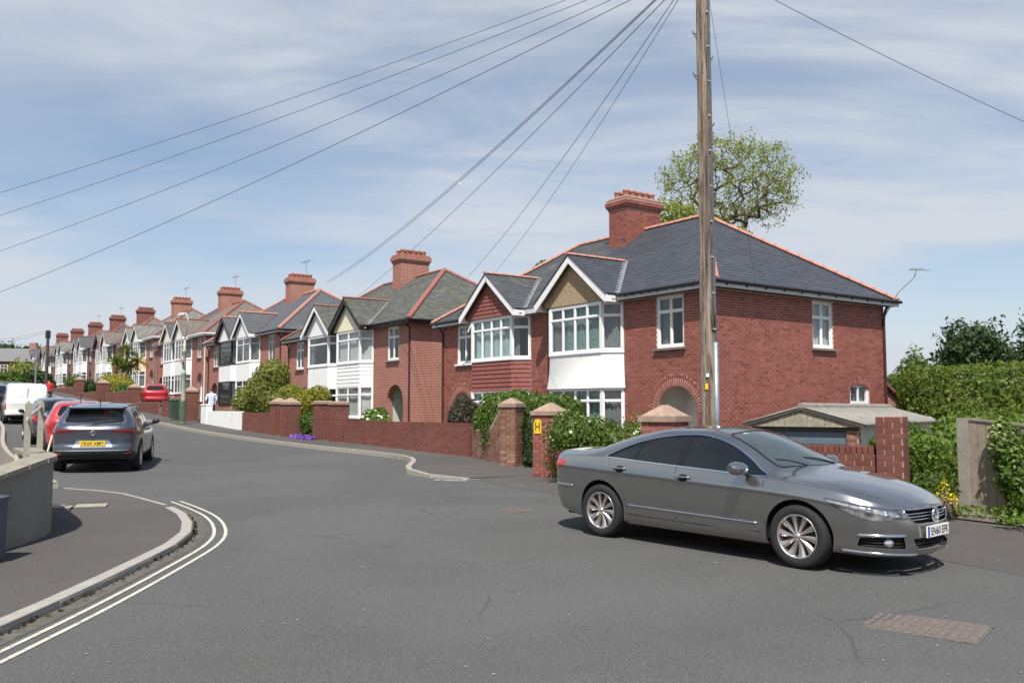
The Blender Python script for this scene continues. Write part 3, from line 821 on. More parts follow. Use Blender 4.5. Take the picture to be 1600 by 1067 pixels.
def mk_bay_panel(style, mx):
    mb = MB(mx); P = [Vector((p[0], p[1], 0)) for p in BAY]
    nrm = [Vector((-.7, -.7, 0)), Vector((0, -1, 0)), Vector((.7, -.7, 0))]
    vn = [Vector((-.9, -.38, 0)), Vector((-.41, -1., 0)), Vector((.41, -1, 0)), Vector((.9, -.38, 0))]
    z0, z1 = 2.26, 3.40
    def off(z):
        t = (z-z0)/(z1-z0)
        return .03 + (.10*(1-t)**2.2 if style == 'flare' else 0)
    if style in ('flare', 'plain'):
        rows = []
        for k in range(9):
            z = z0 + (z1-z0)*k/8; rows.append([p + v*off(z) + Vector((0, 0, z)) for p, v in zip(P, vn)])
        mb.grid(rows)
        mb.poly([p + Vector((0, 0, 0)) for p in rows[0][::-1]])
    return mb
def bay_boards(parent, mx, mat, n, name, tilt=.022):
    P = [Vector((p[0], p[1], 0)) for p in BAY]; vn = [Vector((-.9, -.38, 0)), Vector((-.41, -1., 0)), Vector((.41, -1, 0)), Vector((.9, -.38, 0))]
    z0, z1 = 2.26, 3.40; h = (z1-z0)/n
    for k in range(n):
        za = z0 + k*h; zb = za + h + .012
        for i in range(3):
            mb = MB(mx); e = .02
            q = [P[i]+vn[i]*(e+tilt), P[i+1]+vn[i+1]*(e+tilt), P[i+1]+vn[i+1]*e, P[i]+vn[i]*e]
            mb.poly([q[0]+Vector((0,0,za)), q[1]+Vector((0,0,za)), q[2]+Vector((0,0,zb)), q[3]+Vector((0,0,zb))])
            mb.poly([P[i]+Vector((0,0,za)), P[i+1]+Vector((0,0,za)), q[1]+Vector((0,0,za)), q[0]+Vector((0,0,za))])
            mb.build(name, M[mat], parent)
def bay_windows(h, mx, near, style):
    P = [Vector((p[0], p[1], 0)) for p in BAY]
    fm = style.get('frame', 'white_paint')
    for fl, (z0, hh) in enumerate(((.72, 1.54), (3.44, 1.60))):
        for i in range(3):
            a = P[i+1]-P[i]; L = a.length; n = Vector((a.y, -a.x, 0)).normalized()
            cols = style.get('cols', 3) if i == 1 else 1
            cu = style.get('cur', [(0, 1, 'curtain')]) if i == 1 else style.get('cur2', [(0, 1, 'curtain')])
            if not near: cu = cu[:1] if cu else None
            op = None
            if i == 1 and fl == 1 and style.get('open'): op = (.05, .05+(L-.1)/cols, 1.15, 1.54, -.35)
            if i == 2 and fl == 1 and style.get('open2'): op = (.05, L-.05, 1.15, 1.55, -.45)
            window(h, P[i]+Vector((0, 0, z0)), a, n, L, hh, cols, .27, near, fm, cu, None, 'window_glass' if near else 'far_glass', .06 if near else .07, mx, open_=op)
    # sill boards and corner posts
    mb = MB(mx)
    for z in (.66, 3.395):
        pts = [p + v*.07 for p, v in zip(P, [Vector((-.9, -.38, 0)), Vector((-.41, -1., 0)), Vector((.41, -1, 0)), Vector((.9, -.38, 0))])]
        mb.prism([(*p.to_2d(), z) for p in pts], (0, 0, .05))
    for (q, x) in ((P[1], 0), (P[2], 0), (P[0], .03), (P[3], -.03)):
        for (z0, z1) in ((.70, 2.26), (3.44, 5.05)): mb.box(q.x-.055+x, q.x+.055+x, q.y-.045, q.y+.055, z0, z1)
    mb.build('bay_frame', M[fm], h)
    mb = MB(mx); mb.prism([(*p.to_2d(), 5.045) for p in P], (0, 0, .05)); mb.build('bay_soffit', M[style.get('soffit', 'white_paint')], h)
    mb = MB(mx); mb.grid([[(p.x, p.y, F0) for p in P], [(p.x, p.y, .66) for p in P]]); mb.build('bay_base', M[style.get('base', 'brickwork')], h)
    mb = MB(mx); mb.prism([(*p.to_2d(), 2.24) for p in P], (0, 0, .03)); mb.build('bay_floor', M['white_paint'], h)
HOUSES = []
def half_house(loc, mx, st):
    """one house of a pair, local origin on the party line at the front wall; mx=+1 right-hand house, -1 left-hand"""
    global BX, GAX, BAY
    BX = st.get('bx', 0.); GAX = 1.94 + BX; BAY = [(p[0]+BX, p[1]) for p in BAY0]
    near = st.get('near', 0)          # 2: brick by brick, 1: slates, 0: far
    h = empty('house', loc, HROT, st['label'], 'house', 'houses along the street')
    HOUSES.append(h); Wd = Matrix.Translation(loc) @ Matrix.Rotation(HROT, 4, 'Z')
    sw = st.get('sidewin', False)
    wall = cached(('wall', mx, sw, BX), 'wall', lambda: mk_wall(mx, sw), M['mortar'] if near == 2 else M[st.get('brick', 'brickwork')], h)
    if near == 2:
        bk = Bricks(); X = Vector((mx, 0, 0))
        hol = [(*WIN,), (ARC_C-ARC_R-.0, ARC_C+ARC_R, F0, ARC_Z), (.05+BX, 3.83+BX, F0, 5.4)]
        def ringhole(z):
            R_ = ARC_R + .335; c_ = ARC_C if mx > 0 else HW-ARC_C
            if z < ARC_Z or z > ARC_Z + R_: return []
            hf = math.sqrt(max(0, R_*R_-(z-ARC_Z)**2)); return [(c_-hf, c_+hf)]
        def headhole(z):
            mid_ = (SWIN2[0]+SWIN2[1])/2; t_ = (SWIN2[3]-.03+.195-z)/.14
            if z < SWIN2[3]-.2 or t_ <= 0: return []
            hf = min(.61, .55*math.sqrt(t_)); return [(mid_-hf, mid_+hf)]
        def face_front():
            tmp = Bricks()
            tmp.face((0, 0, 0) if mx > 0 else (-HW, 0, 0), (1, 0, 0), (0, -1, 0), HW, -.3, 5.07, [hl if mx > 0 else (HW-hl[1], HW-hl[0], hl[2], hl[3]) for hl in hol], holefn=ringhole)
            cx = ARC_C*mx
            for t in tmp.L:
                p = t[0].translation; mid = p.x + t[1]/2; d = math.hypot(mid-cx, (p.z+.03)-ARC_Z)
                if p.z <= ARC_Z-.02 and abs(mid-cx) < ARC_R: continue
                bk.L.append(t)
            # voussoirs: a ring of bricks on end
            n = 34
            for i in range(n):
                an = PI*(i+.5)/n; d = Vector((math.cos(an), 0, math.sin(an))); tt = Vector((-math.sin(an), 0, math.cos(an)))
                for (r0, ll) in ((ARC_R+.005, .215), (ARC_R+.23, .10)):
                    O = Vector((cx, 0, ARC_Z)) + d*r0 - tt*(.03 + .018*(r0 > 1))
                    Mx = Matrix((d, Vector((0, 1, 0)), tt)).transposed().to_4x4(); Mx.translation = O
                    bk.add(Mx, ll, .062 + .036*(r0 > 1))
        face_front()
        # infill between voussoirs and courses
        if sw:
            hs = [SWIN, (SWIN2[0], SWIN2[1], SWIN2[2], SWIN2[3]-.05)]
            tmp = Bricks(); tmp.face((HW*mx, 0, 0), (0, 1, 0), (mx, 0, 0), HD, -.3, 5.07, hs, phase=.05, holefn=headhole)
            mid = (SWIN2[0]+SWIN2[1])/2
            for t in tmp.L:
                p = t[0].translation; y = p.y + t[1]/2; zt = SWIN2[3] - .14*((y-mid)/.55)**2
                bk.L.append(t)
            for i in range(17):
                yy = SWIN2[0] - .05 + i*.069; zt = SWIN2[3] - .03 - .14*((yy+.03-mid)/.55)**2; an = (yy+.03-mid)*.5
                d = Vector((0, math.sin(an), math.cos(an))); tt = Vector((0, math.cos(an), -math.sin(an)))
                Mx = Matrix((d, Vector((-mx, 0, 0)), tt)).transposed().to_4x4(); Mx.translation = Vector((HW*mx, yy, zt))
                bk.add(Mx, .215, .06)
            mb = MB(mx); n = 10     # segmental head over the small window
            for i in range(n):
                y0 = SWIN2[0] + (SWIN2[1]-SWIN2[0])*i/n; y1 = SWIN2[0] + (SWIN2[1]-SWIN2[0])*(i+1)/n
                f = lambda y: SWIN2[3] - .03 - .14*((y-mid)/.55)**2
                mb.prism([(HW-.13, y0, f(y0)), (HW-.13, y1, f(y1)), (HW-.13, y1, SWIN2[3]+.01), (HW-.13, y0, SWIN2[3]+.01)], (.13, 0, 0))
            mb.build('arch_head', M['red_brick'], h)
        bk.emit(wall, M['red_brick'], 300, Wd)
    # roof
    rmat = M[st.get('roof', 'slate_far')]
    roof = cached(('roof', mx), 'roof', lambda: mk_roof(mx), rmat, h)
    groof = cached(('groof', mx, BX), 'gable_roof', lambda: mk_gable_roof(mx), rmat, h)
    rt = M[st.get('ridge', 'terracotta')]
    if near:
        front, hip, rear = roof_planes(); sl = math.sqrt(1+SL*SL); nf = Vector((0, -SL, 1)).normalized(); nh = Vector((SL, 0, 1)).normalized()
        Lf = slates([(0, 0), (HW+OV, 0), (RX, (HD/2+OV)*sl), (0, (HD/2+OV)*sl)], lambda u, v: (u, -OV + v/sl, EV + v/sl*SL), nf)
        LL = [Lf]
        Lh = slates([(0, 0), (HD+2*OV, 0), (HD/2+OV, (HD/2+OV)*sl)], lambda u, v: (HW+OV - v/sl, -OV+u, EV + v/sl*SL), nh)
        LL.append(Lh)
        slate_parts(roof, LL, rmat, Wd, 250 if near == 2 else 60, mx)
        sg = math.sqrt(1+GK*GK); G = []
        for s in ((1,) if mx > 0 else (-1,)):
            yb = lambda z: (z-EV)/SL - OV
            z1 = GAZ - GK*GHW
            pl = [(-.83, 0), (yb(z1)+.1, 0), (yb(GAZ)+.1, GHW*sg), (-.83, GHW*sg)]
            for s2 in (1, -1):
                ng = Vector((s2*GK, 0, 1)).normalized()
                G.append(slates(pl, lambda u, v: (GAX + s2*(GHW - v/sg), u, z1 + v/sg*GK + .03), ng))
        slate_parts(groof, G, rmat, Wd, 50, mx)
        ridge_tiles(roof, rt, [((0, HD/2, RZ), (RX, HD/2, RZ), 1), ((RX, HD/2, RZ+.02), (HW+OV, -OV, EV+.03), 1.0), ((RX, HD/2, RZ+.02), (HW+OV, HD+OV, EV+.03), 1.0)], mx)
        ridge_tiles(groof, rt, [((GAX, -.84, GAZ+.04), (GAX, 1.75, GAZ+.04), .7)], mx)
        # lead valley
        yb = lambda z: (z-EV)/SL - OV
        z1 = GAZ-GK*GHW
        for s2 in (1, -1):
            mb = MB(mx); a = Vector((GAX+s2*GHW, yb(z1), z1+.045)); b = Vector((GAX, yb(GAZ), GAZ+.045)); dx = Vector((s2*.13, 0, 0)); dy = Vector((0, -.10, 0))
            mb.poly([a+dy, a, b, b+dy]); mb.poly([a, a+dx+Vector((0, .03, .02)), b+dx+Vector((0, .03, .02)), b]); mb.build('lead_valley', M['lead'], groof)
    else:
        rg = cached(('ridge', mx, BX), 'ridge', lambda: mk_ridge_far(mx), rt, roof)
    cached(('fascia', mx, BX), 'fascia', lambda: mk_fascia(mx), M[st.get('fascia', 'grey_fascia')], h)
    cached(('gutter', mx, BX), 'gutter', lambda: mk_gutter(mx), M[st.get('gutter', 'black_paint')], h)
    cached(('pipe', mx), 'downpipe', lambda: mk_pipe(mx), M[st.get('pipe', 'brown_pipe')], h)
    if BX > .1: MB(mx).box(0, GAX-GHW-.02, -OV-.002, -OV+.018, 5.04, 5.205).build('fascia', M[st.get('fascia', 'grey_fascia')], h)
    gb = None
    if st.get('gable') != 'tiles': cached(('gable', mx, BX), 'gable', lambda: mk_gable(mx), M[st.get('gable', 'white_paint')], h)
    else:
        gb = cached(('gable', mx, BX), 'gable', lambda: mk_gable(mx), M['hung_tile'], h)
        z = 5.09
        while z < GAZ-.35:
            hw = (GAZ-.12-z)/GK; hw2 = (GAZ-.12-(z+.15))/GK; mb = MB(mx)
            mb.poly([(GAX-hw, -.595, z), (GAX+hw, -.595, z), (GAX+hw2, -.568, z+.155), (GAX-hw2, -.568, z+.155)])
            mb.poly([(GAX-hw, -.56, z), (GAX+hw, -.56, z), (GAX+hw, -.595, z), (GAX-hw, -.595, z)]); mb.build('tile_course', M['hung_tile'], gb); z += .15
    cached(('barge', mx, BX), 'bargeboard', lambda: mk_barge(mx), M[st.get('barge', 'white_paint')], h)
    # bay
    ps = st.get('panel', 'plain')
    if ps in ('flare', 'plain'): cached(('panel', ps, mx, BX), 'bay_panel', lambda: mk_bay_panel(ps, mx), M[st.get('panelmat', 'white_render')], h, ps == 'flare')
    elif ps == 'tiles': bay_boards(h, mx, 'hung_tile', 7, 'tile_course', .03)
    else: bay_boards(h, mx, 'white_paint', 6, 'cladding_board', .02)
    bay_windows(h, mx, bool(near), st)
    # front window over the porch, porch and door
    gl = 'window_glass' if near else 'far_glass'
    wm = st.get('frame2', 'white_paint')
    window(h, (WIN[0], .06, WIN[2]), (1, 0, 0), (0, -1, 0), WIN[1]-WIN[0], WIN[3]-WIN[2], 2, .3, bool(near), wm, st.get('wcur', [(.0, .35, 'grey_curtain'), (.8, 1, 'grey_curtain')]), (.17, st.get('sill', 'stone_sill')), gl, .07, mx,
           open_=(.07, .55, 1.2, 1.5, -.5) if st.get('wopen') else None)
    mb = MB(mx); x0, x1 = ARC_C-ARC_R-.05, ARC_C+ARC_R+.05
    mb.poly([(x0, .3, F0), (x0, 1.3, F0), (x0, 1.3, 2.5), (x0, .3, 2.5)]); mb.poly([(x1, .3, F0), (x1, .3, 2.5), (x1, 1.3, 2.5), (x1, 1.3, F0)])
    mb.poly([(x0, .3, 2.4), (x0, 1.3, 2.4), (x1, 1.3, 2.4), (x1, .3, 2.4)]); mb.poly([(x0, 1.3, F0), (x1, 1.3, F0), (x1, 1.3, 2.5), (x0, 1.3, 2.5)]); mb.poly([(x0, .0, .02), (x1, .0, .02), (x1, 1.3, .02), (x0, 1.3, .02)])
    mb.build('porch', M[st.get('porch', 'white_render')], h)
    d = MB(mx); d.box(ARC_C-.45, ARC_C+.45, 1.22, 1.27, .02, 2.05); d.box(ARC_C-.55, ARC_C+.55, 1.24, 1.29, .0, 2.15)
    do = d.build('front_door', M[st.get('door', 'white_paint')], h)
    for (a0, a1, b0, b1) in ((-.33, -.04, 1.1, 1.9), (.04, .33, 1.1, 1.9)): MB(mx).box(ARC_C+a0, ARC_C+a1, 1.20, 1.215, b0, b1).build('pane', M[gl], do)
    MB(mx).box(ARC_C+.36, ARC_C+.40, 1.17, 1.215, 1.0, 1.12).build('handle', M['lead'], do)
    if sw:
        window(h, (HW-.07, SWIN[0], SWIN[2]), (0, 1, 0), (1, 0, 0), SWIN[1]-SWIN[0], SWIN[3]-SWIN[2], 2, .34, True, 'white_paint', [(0, 1, 'curtain')], (.17, 'stone_sill'), 'window_glass', .07, mx)
        window(h, (HW-.08, SWIN2[0], SWIN2[2]), (0, 1, 0), (1, 0, 0), SWIN2[1]-SWIN2[0], SWIN2[3]-SWIN2[2]-.02, 2, .0, True, 'white_paint', [(0, 1, 'grey_curtain')], (.12, 'stone_sill'), 'window_glass', .1, mx)
        w_ = MB(mx); w_.box(HW-.10, HW-.02, SWIN2[0]+.1, SWIN2[1]-.1, 1.72, 1.84); w_.build('window_bar', M['white_paint'], h)
    # shared chimney goes with the right-hand house
    if mx > 0:
        ch = cached(('chimney', near == 2), 'chimney', mk_chimney, M['dull_mortar'] if near == 2 else M[st.get('brick', 'brickwork')], h)
        if near == 2:
            bk = Bricks()
            for (O, a, n, L) in (((-.5, 3.2, 6.9), (1, 0, 0), (0, -1, 0), 1.0), ((.5, 3.2, 6.9), (0, 1, 0), (1, 0, 0), 1.75), ((-.5, 4.95, 6.9), (0, -1, 0), (-1, 0, 0), 1.75)):
                bk.face(O, a, n, L, 6.9-6.9, 2.27)
            for (e, z0, z1) in ((.03, 9.18, 9.26), (.075, 9.26, 9.34), (.11, 9.34, 9.52), (.07, 9.52, 9.6), (.03, 9.6, 9.66)):
                for (O, a, n, L) in (((-.5-e, 3.2-e, z0), (1, 0, 0), (0, -1, 0), 1.0+2*e), ((.5+e, 3.2-e, z0), (0, 1, 0), (1, 0, 0), 1.75+2*e)): bk.face(O, a, n, L, .003, z1-z0)
            bk.emit(ch, M['red_brick'], 60, Wd)
        pm = M[st.get('pots', 'terracotta')]
        for i in range(5):
            for j in (-.24, .24):
                o = cached('pot', 'chimney_pot', mk_pot, pm, ch, True); o.location = (j, 3.42 + i*.33, 9.65)
    return h
def pair_loc(t, z): p = C1 + U*(t + HW); return (p.x, p.y, z)

PT = [0, 18.2, 34.8, 51, 67, 83, 99, 115, 131, 147]; PZ = [0, .43, 1.2, 2.1, 2.9, 3.4, 3.9, 4.25, 4.5, 4.9]
L0 = pair_loc(PT[0], PZ[0])
half_house(L0, 1, dict(near=2, sidewin=True, roof='new_slate', gable='pebbledash', panel='flare', cols=4, cur=[(0, .26, 'grey_curtain'), (.28, .98, 'green_curtain')], cur2=[(0, 1, 'grey_curtain')],
    label='red brick corner house with pebbledash gable, white flared bay and long side wall'))
half_house(L0, -1, dict(near=2, bx=1.2, roof='aged_slate', gable='tiles', panel='tiles', cols=4, cur=[(0.02, .98, 'aqua_curtain')], cur2=[(.6, 1, 'grey_curtain')], open=False, open2=True, wopen=True, sill='white_paint',
    label='red brick house with red tile-hung gable and bay, joined to the corner house'))
L1_ = pair_loc(PT[1], PZ[1])
half_house(L1_, 1, dict(near=1, roof='mossy_slate', ridge='old_terracotta', gable='cream_paint', barge='black_paint', fascia='brown_pipe', panel='boards', cols=2, cur=[(0, 1, 'curtain')], door='pale_door', porch='pale_door',
    label='brick house with mossy roof, cream gable with dark edging and white boarded bay'))
half_house(L1_, -1, dict(near=1, roof='mossy_slate', ridge='old_terracotta', gable='white_paint', panel='plain', cols=1, cur=[(.8, 1, 'grey_curtain')], cur2=None,
    label='brick house with mossy roof, plain white gable and smooth white bay'))
L2_ = pair_loc(PT[2], PZ[2])
half_house(L2_, 1, dict(near=0, roof='slate_far', ridge='terracotta', panel='plain', cols=2, label='third pair right-hand house with clean dark slate roof, partly behind the big bush', gable='white_paint'))
half_house(L2_, -1, dict(near=0, roof='slate_far', ridge='terracotta', barge='black_paint', frame='black_paint', panel='plain', cols=1, cur=[(0, 1, 'grey_curtain')], label='third pair left-hand house with black bay window frames and black gable edging'))
lab = [('slate_brown', 'fourth pair right-hand house with brown slate roof behind the street lamp', 'fourth pair left-hand house with brown roof and white bay beside the street lamp'),
       ('slate_old', 'fifth pair right-hand house with peach painted bay panel', 'fifth pair left-hand house with lichen-grey roof and white bay'),
       ('slate_brown', 'sixth pair right-hand house with brown roof and white bay up the street', 'sixth pair left-hand house up the street with white bays'),
       ('slate_far', 'seventh pair right-hand house with dark slate roof beyond the palm', 'seventh pair left-hand house, white bays behind the spiky palm'),
       ('slate_old', 'eighth pair right-hand house, small pale-roofed house behind the far pole', 'eighth pair left-hand house just left of the far pole'),
       ('slate_brown', 'ninth pair right-hand house, tiny white bays left of the far pole', 'ninth pair left-hand house, tiny white bays near the end of the row'),
       ('slate_far', 'last pair right-hand house near the end of the terrace row', 'very last house of the row, farthest up the street')]
for k in range(3, 10):
    Lk = pair_loc(PT[k], PZ[k]); rf, a, b = lab[k-3]
    half_house(Lk, 1, dict(near=0, roof=rf, ridge='old_terracotta', brick='brickwork' if k < 5 else 'brickwork_dark', panelmat='peach_paint' if k == 4 else 'white_render', fascia='white_paint', gutter='white_paint' if k in (3, 4) else 'grey_metal', pipe='white_paint' if k == 3 else 'grey_metal', cols=3, label=a))
    half_house(Lk, -1, dict(near=0, roof='slate_far' if k in (3, 6) else rf, ridge='old_terracotta', brick='brickwork_orange' if k == 3 else 'brickwork', fascia='white_paint', gutter='grey_metal', pipe='grey_metal', cols=2 + k % 2, gable=('cream_paint', 'white_paint', 'hung_tile')[k % 3], barge='black_paint' if k in (5, 8) else 'white_paint', pots='old_terracotta', panel='boards' if k == 6 else 'plain', label=b))
# lean-to at the back of the corner house, with its roof
hA = HOUSES[0]
mb = MB(); mb.prism([(HW-.35, HD, F0), (HW-.35, HD+2.0, F0), (HW-.35, HD+2.0, 1.5), (HW-.35, HD, 2.6)], (-3, 0, 0)); mb.build('lean_to', M['brickwork'], hA)
mb = MB(); mb.prism([(HW-.2, HD, 2.72), (HW-.2, HD+2.25, 1.47), (HW-.2, HD+2.25, 1.38), (HW-.2, HD, 2.62)], (-3.4, 0, 0)); mb.build('lean_to_roof', M['old_terracotta'], hA)
MB().tube([(HW+.05, HD+.25, 5.15), (HW+.1, HD-.05, 4.9), (HW+.06, HD-.08, 4.6), (HW+.06, HD-.08, F0)], .045).build('downpipe', M['brown_pipe'], hA)
# aerials
def aerial(h, base, ht, n, lab_):
    e = empty('aerial', Vector(h.matrix_basis @ Vector(base)), HROT, lab_, 'aerial', 'rooftop aerials')
    MB().tube([(0, 0, 0), (0, 0, ht)], .018, 6).build('mast', M['grey_metal'], e)
    MB().tube([(-.75, 0, ht-.05), (.75, 0, ht-.05)], .012, 5).build('boom', M['grey_metal'], e)
    mb = MB()
    for i in range(n): x = -.7 + 1.4*i/(n-1); mb.tube([(x, -.22, ht-.05), (x, .22, ht-.05)], .007, 4)
    mb.build('elements', M['grey_metal'], e)
for h in HOUSES: h.matrix_basis = Matrix.Translation(h.location) @ Matrix.Rotation(HROT, 4, 'Z')
e = empty('aerial', hA.matrix_basis @ Vector((HW, HD-.35, 4.55)), HROT, 'bent aerial pole on the rear corner of the red brick corner house', 'aerial', 'rooftop aerials')
MB().tube([(0, 0, 0), (.18, .1, .12), (.5, .45, .95), (.85, .85, 1.45), (.9, .95, 1.72)], .022, 6).build('mast', M['grey_metal'], e)
MB().tube([(.75, .75, 1.74), (1.2, 1.25, 1.70)], .018, 5).build('boom', M['grey_metal'], e)
q = MB(); [q.tube([(.8+.07*i+.15, .8+.08*i-.15, 1.74), (.8+.07*i-.15, .8+.08*i+.15, 1.74)], .012, 4) for i in range(4)]; q.build('elements', M['grey_metal'], e)
for i, (hi, lb) in enumerate(((4, 'thin aerial on the third chimney from the right'), (6, 'thin aerial on the fourth chimney from the right'), (8, 'thin aerial on the fifth chimney from the right'), (12, 'thin aerial on the seventh chimney from the right'), (14, 'thin aerial on the eighth chimney from the right'))):
    aerial(HOUSES[hi], (.3, 4.4, 9.6), 1.3, 7, lb)

# ------------------------------------------------------------------ garden walls and piers
def brick_garden_wall(x0, y0, x1, y1, h, th, label, mat='brown_brick', mortar='dull_mortar', coping=True, ztop=None, zbase=None, limit=300, ramp_to=None, cat='garden wall'):
    a = Vector((x1-x0, y1-y0)); L = a.length; rz = math.atan2(a.y, a.x)
    zb = min(gxy(x0, y0), gxy(x1, y1)) + .02 if zbase is None else zbase
    if ztop is not None: h = ztop - zb
    e = empty('garden_wall', (x0, y0, zb), rz, label, cat)
    Wd = Matrix.Translation((x0, y0, zb)) @ Matrix.Rotation(rz, 4, 'Z')
    nrow = int(h/.075); hh = nrow*.075 - (.215 if coping else 0)*0
    body = (nrow-1)*.075 if coping else hh
    core = MB().box(0, L, -th/2, th/2, -.3, body)
    if ramp_to: core.prism([(L-1.0, -th/2, body-.001), (L, -th/2, body-.001), (L, -th/2, ramp_to), (L-.12, -th/2, ramp_to)], (0, th, 0))
    co = core.build('core', M[mortar], e)
    top = (lambda a_: body if a_ < L-1.0 else body + (ramp_to-body)*min(1, (a_-L+1.0)/.85)) if ramp_to else None
    bk = Bricks()
    for (O, aa, n, l) in (((0, -th/2, 0), (1, 0, 0), (0, -1, 0), L), ((L, th/2, 0), (-1, 0, 0), (0, 1, 0), L), ((L, -th/2, 0), (0, 1, 0), (1, 0, 0), th), ((0, th/2, 0), (0, -1, 0), (-1, 0, 0), th)):
        bk.face(O, aa, n, l, 0.0, ramp_to if ramp_to and l > 1 else body, top=top if n[1] == -1 else None)
    bk.emit(e, M[mat], limit, Wd, depth=.6)
    if coping:      # bricks on edge along the top
        n = int(L/.075); st = L/n
        if 'cope' not in CACHE: CACHE['cope'] = MB().box(-.0315, .0315, -.5, .5, 0, .108).mesh('coping_brick')
        for i in range(n):
            if ramp_to and i*st > L-1.0: continue
            o = mobj('coping_brick', CACHE['cope'], M[mat], e); o.location = ((i+.5)*st, 0, body + .001 + random.uniform(0, .004)); o.scale = (1, th+.02, 1)
    return e
def pier(x, y, w, h, rz, label, cap='pyramid', mat='red_brick', mortar='dull_mortar', zb=None, d=None):
    d = d or w; zb = gxy(x, y) + .03 if zb is None else zb
    e = empty('gate_pier', (x, y, zb), rz, label, 'gate pier', 'brick gate piers'); Wd = Matrix.Translation((x, y, zb)) @ Matrix.Rotation(rz, 4, 'Z')
    hb = int(h/.075)*.075
    MB().box(-w/2, w/2, -d/2, d/2, -.3, hb).build('core', M[mortar], e)
    bk = Bricks()
    for (O, a, n, l) in (((-w/2, -d/2, 0), (1, 0, 0), (0, -1, 0), w), ((w/2, -d/2, 0), (0, 1, 0), (1, 0, 0), d), ((w/2, d/2, 0), (-1, 0, 0), (0, 1, 0), w), ((-w/2, d/2, 0), (0, -1, 0), (-1, 0, 0), d)):
        bk.face(O, a, n, l, 0, hb)
    bk.emit(e, M[mat], 300, Wd, depth=.6)
    if cap:
        mb = MB(); o = .045; a = w/2+o; b = d/2+o; z0 = hb; z1 = hb+.09; zt = hb+.09+.19*w/.6
        if cap == 'flat': zt = z1+.03
        mb.box(-a, a, -b, b, z0, z1)
        k = .03; t = .04 if cap == 'pyramid' else w*.4
        P = [(-a+k, -b+k, z1), (a-k, -b+k, z1), (a-k, b-k, z1), (-a+k, b-k, z1)]; T = [(-t, -t, zt), (t, -t, zt), (t, t, zt), (-t, t, zt)]
        for i in range(4): mb.poly([P[i], P[(i+1) % 4], T[(i+1) % 4], T[i]])
        mb.poly(T); mb.build('cap', M['cap_stone'], e)
    return e
RS = math.atan2(-.820, .572)     # along the house fronts, towards the right
brick_garden_wall(2.75, 13.95, 5.08, 12.32, 1.08, .22, 'low brick wall with brick-on-edge coping between the grey car and garage')
pier(5.27, 12.22, .345, 1.56, R(-35), 'square flat-topped red brick pillar right of the garage', None, 'brown_brick', 'dull_mortar')
pier(2.46, 14.15, .56, 1.36, R(-35), 'brick gate pier with broad stone cap just left of the telegraph pole', 'pyramid', 'red_brick')
p2 = pier(.86, 19.62, .58, 1.42, R(-30), 'brick gate pier with pyramid cap carrying the yellow hydrant sign', 'pyramid', 'red_brick')
pier(.0, 21.7, .42, 1.52, R(-30), 'pale-mortared brick pier with stone cap at the end of a ramped wall', 'pyramid', 'buff_brick', 'pale_mortar')
brick_garden_wall(-.98, 24.2, -.16, 21.95, .9, .22, 'short pale-mortared brick wall ramping up to a capped pier', 'buff_brick', 'pale_mortar', False, ramp_to=1.45, ztop=1.1)
w3a = W2(11.0, 6.35); w3b = W2(3.5, 5.95)
brick_garden_wall(*w3a, *w3b, .8, .22, 'long low dark brick garden wall in front of the mossy-roofed house', 'brown_brick', 'dull_mortar', True, ztop=1.17)
x, y = W2(11.45, 6.45); pier(x, y, .5, 1.38, RS, 'flat-topped brick pier at the left end of the long low wall', 'flat', 'brown_brick')
x, y = W2(12.55, 6.6); pier(x, y, .5, 1.38, RS, 'flat-topped brick pier between the white gate post and yellow shrub', 'flat', 'brown_brick')
x, y = W2(12.0, 6.3); o = MB().box(-.05, .05, -.05, .05, -.1, 1.15).build('gate_post', M['white_paint']); o.location = (x, y, gxy(x, y)); o.rotation_euler = (0, 0, RS)
o.data.update(); tag(o, 'narrow white gate post between two flat-topped brick piers', 'gate post')
x, y = W2(14.9, 6.9); pier(x, y, .55, 1.3, RS, 'capped brick pier right of a narrow slot, beside the purple flowers', 'pyramid', 'brown_brick')
x, y = W2(16.0, 6.95); pier(x, y, .5, 1.3, RS, 'capped brick pier left of a narrow slot, in front of the big bush', 'pyramid', 'brown_brick')
brick_garden_wall(*W2(19.6, 7.1), *W2(16.3, 7.0), .8, .22, 'brick garden wall section right of the white painted wall', 'brown_brick', 'dull_mortar', True, ztop=1.42)
# white painted wall and gate
x, y = W2(24.6, 7.15); e = empty('garden_wall', (x, y, gxy(x, y)), RS, 'white painted wall with a taller end pier, left of the brick wall', 'garden wall')
MB().box(0, 4.7, -.11, .11, -.6, .72).build('panel', M['white_render'], e); MB().box(-.9, 0, -.14, .14, -.3, .98).build('pier', M['white_render'], e); MB().box(-.92, .02, -.16, .16, .98, 1.05).build('coping', M['white_render'], e)
brick_garden_wall(*W2(33.0, 7.2), *W2(28.0, 7.2), 1.0, .25, 'brick garden wall behind the street lamp', 'brown_brick', 'dull_mortar', True, ztop=1.98)
x, y = W2(27.6, 7.2); pier(x, y, .6, 1.5, RS, 'capped brick pier behind the street lamp', 'pyramid', 'brown_brick')
for k, (s0, s1, lb) in enumerate(((34.5, 39.5, 'brick wall below the red car in a driveway'), (41.5, 49., 'brick wall with yellow shrubs spilling over it'), (51.5, 60, 'far brick garden wall up the street beyond the yellow shrubs'), (61.5, 75, 'farthest brick garden wall up the street'))):
    brick_garden_wall(*W2(s1, 7.2), *W2(s0, 7.2), 1.0, .25, lb, 'brown_brick', 'dull_mortar', False, zbase=g(s0)-.1, ztop=g((s0+s1)/2)+(.72 if k == 0 else 1.0 if k == 1 else .6), limit=60)
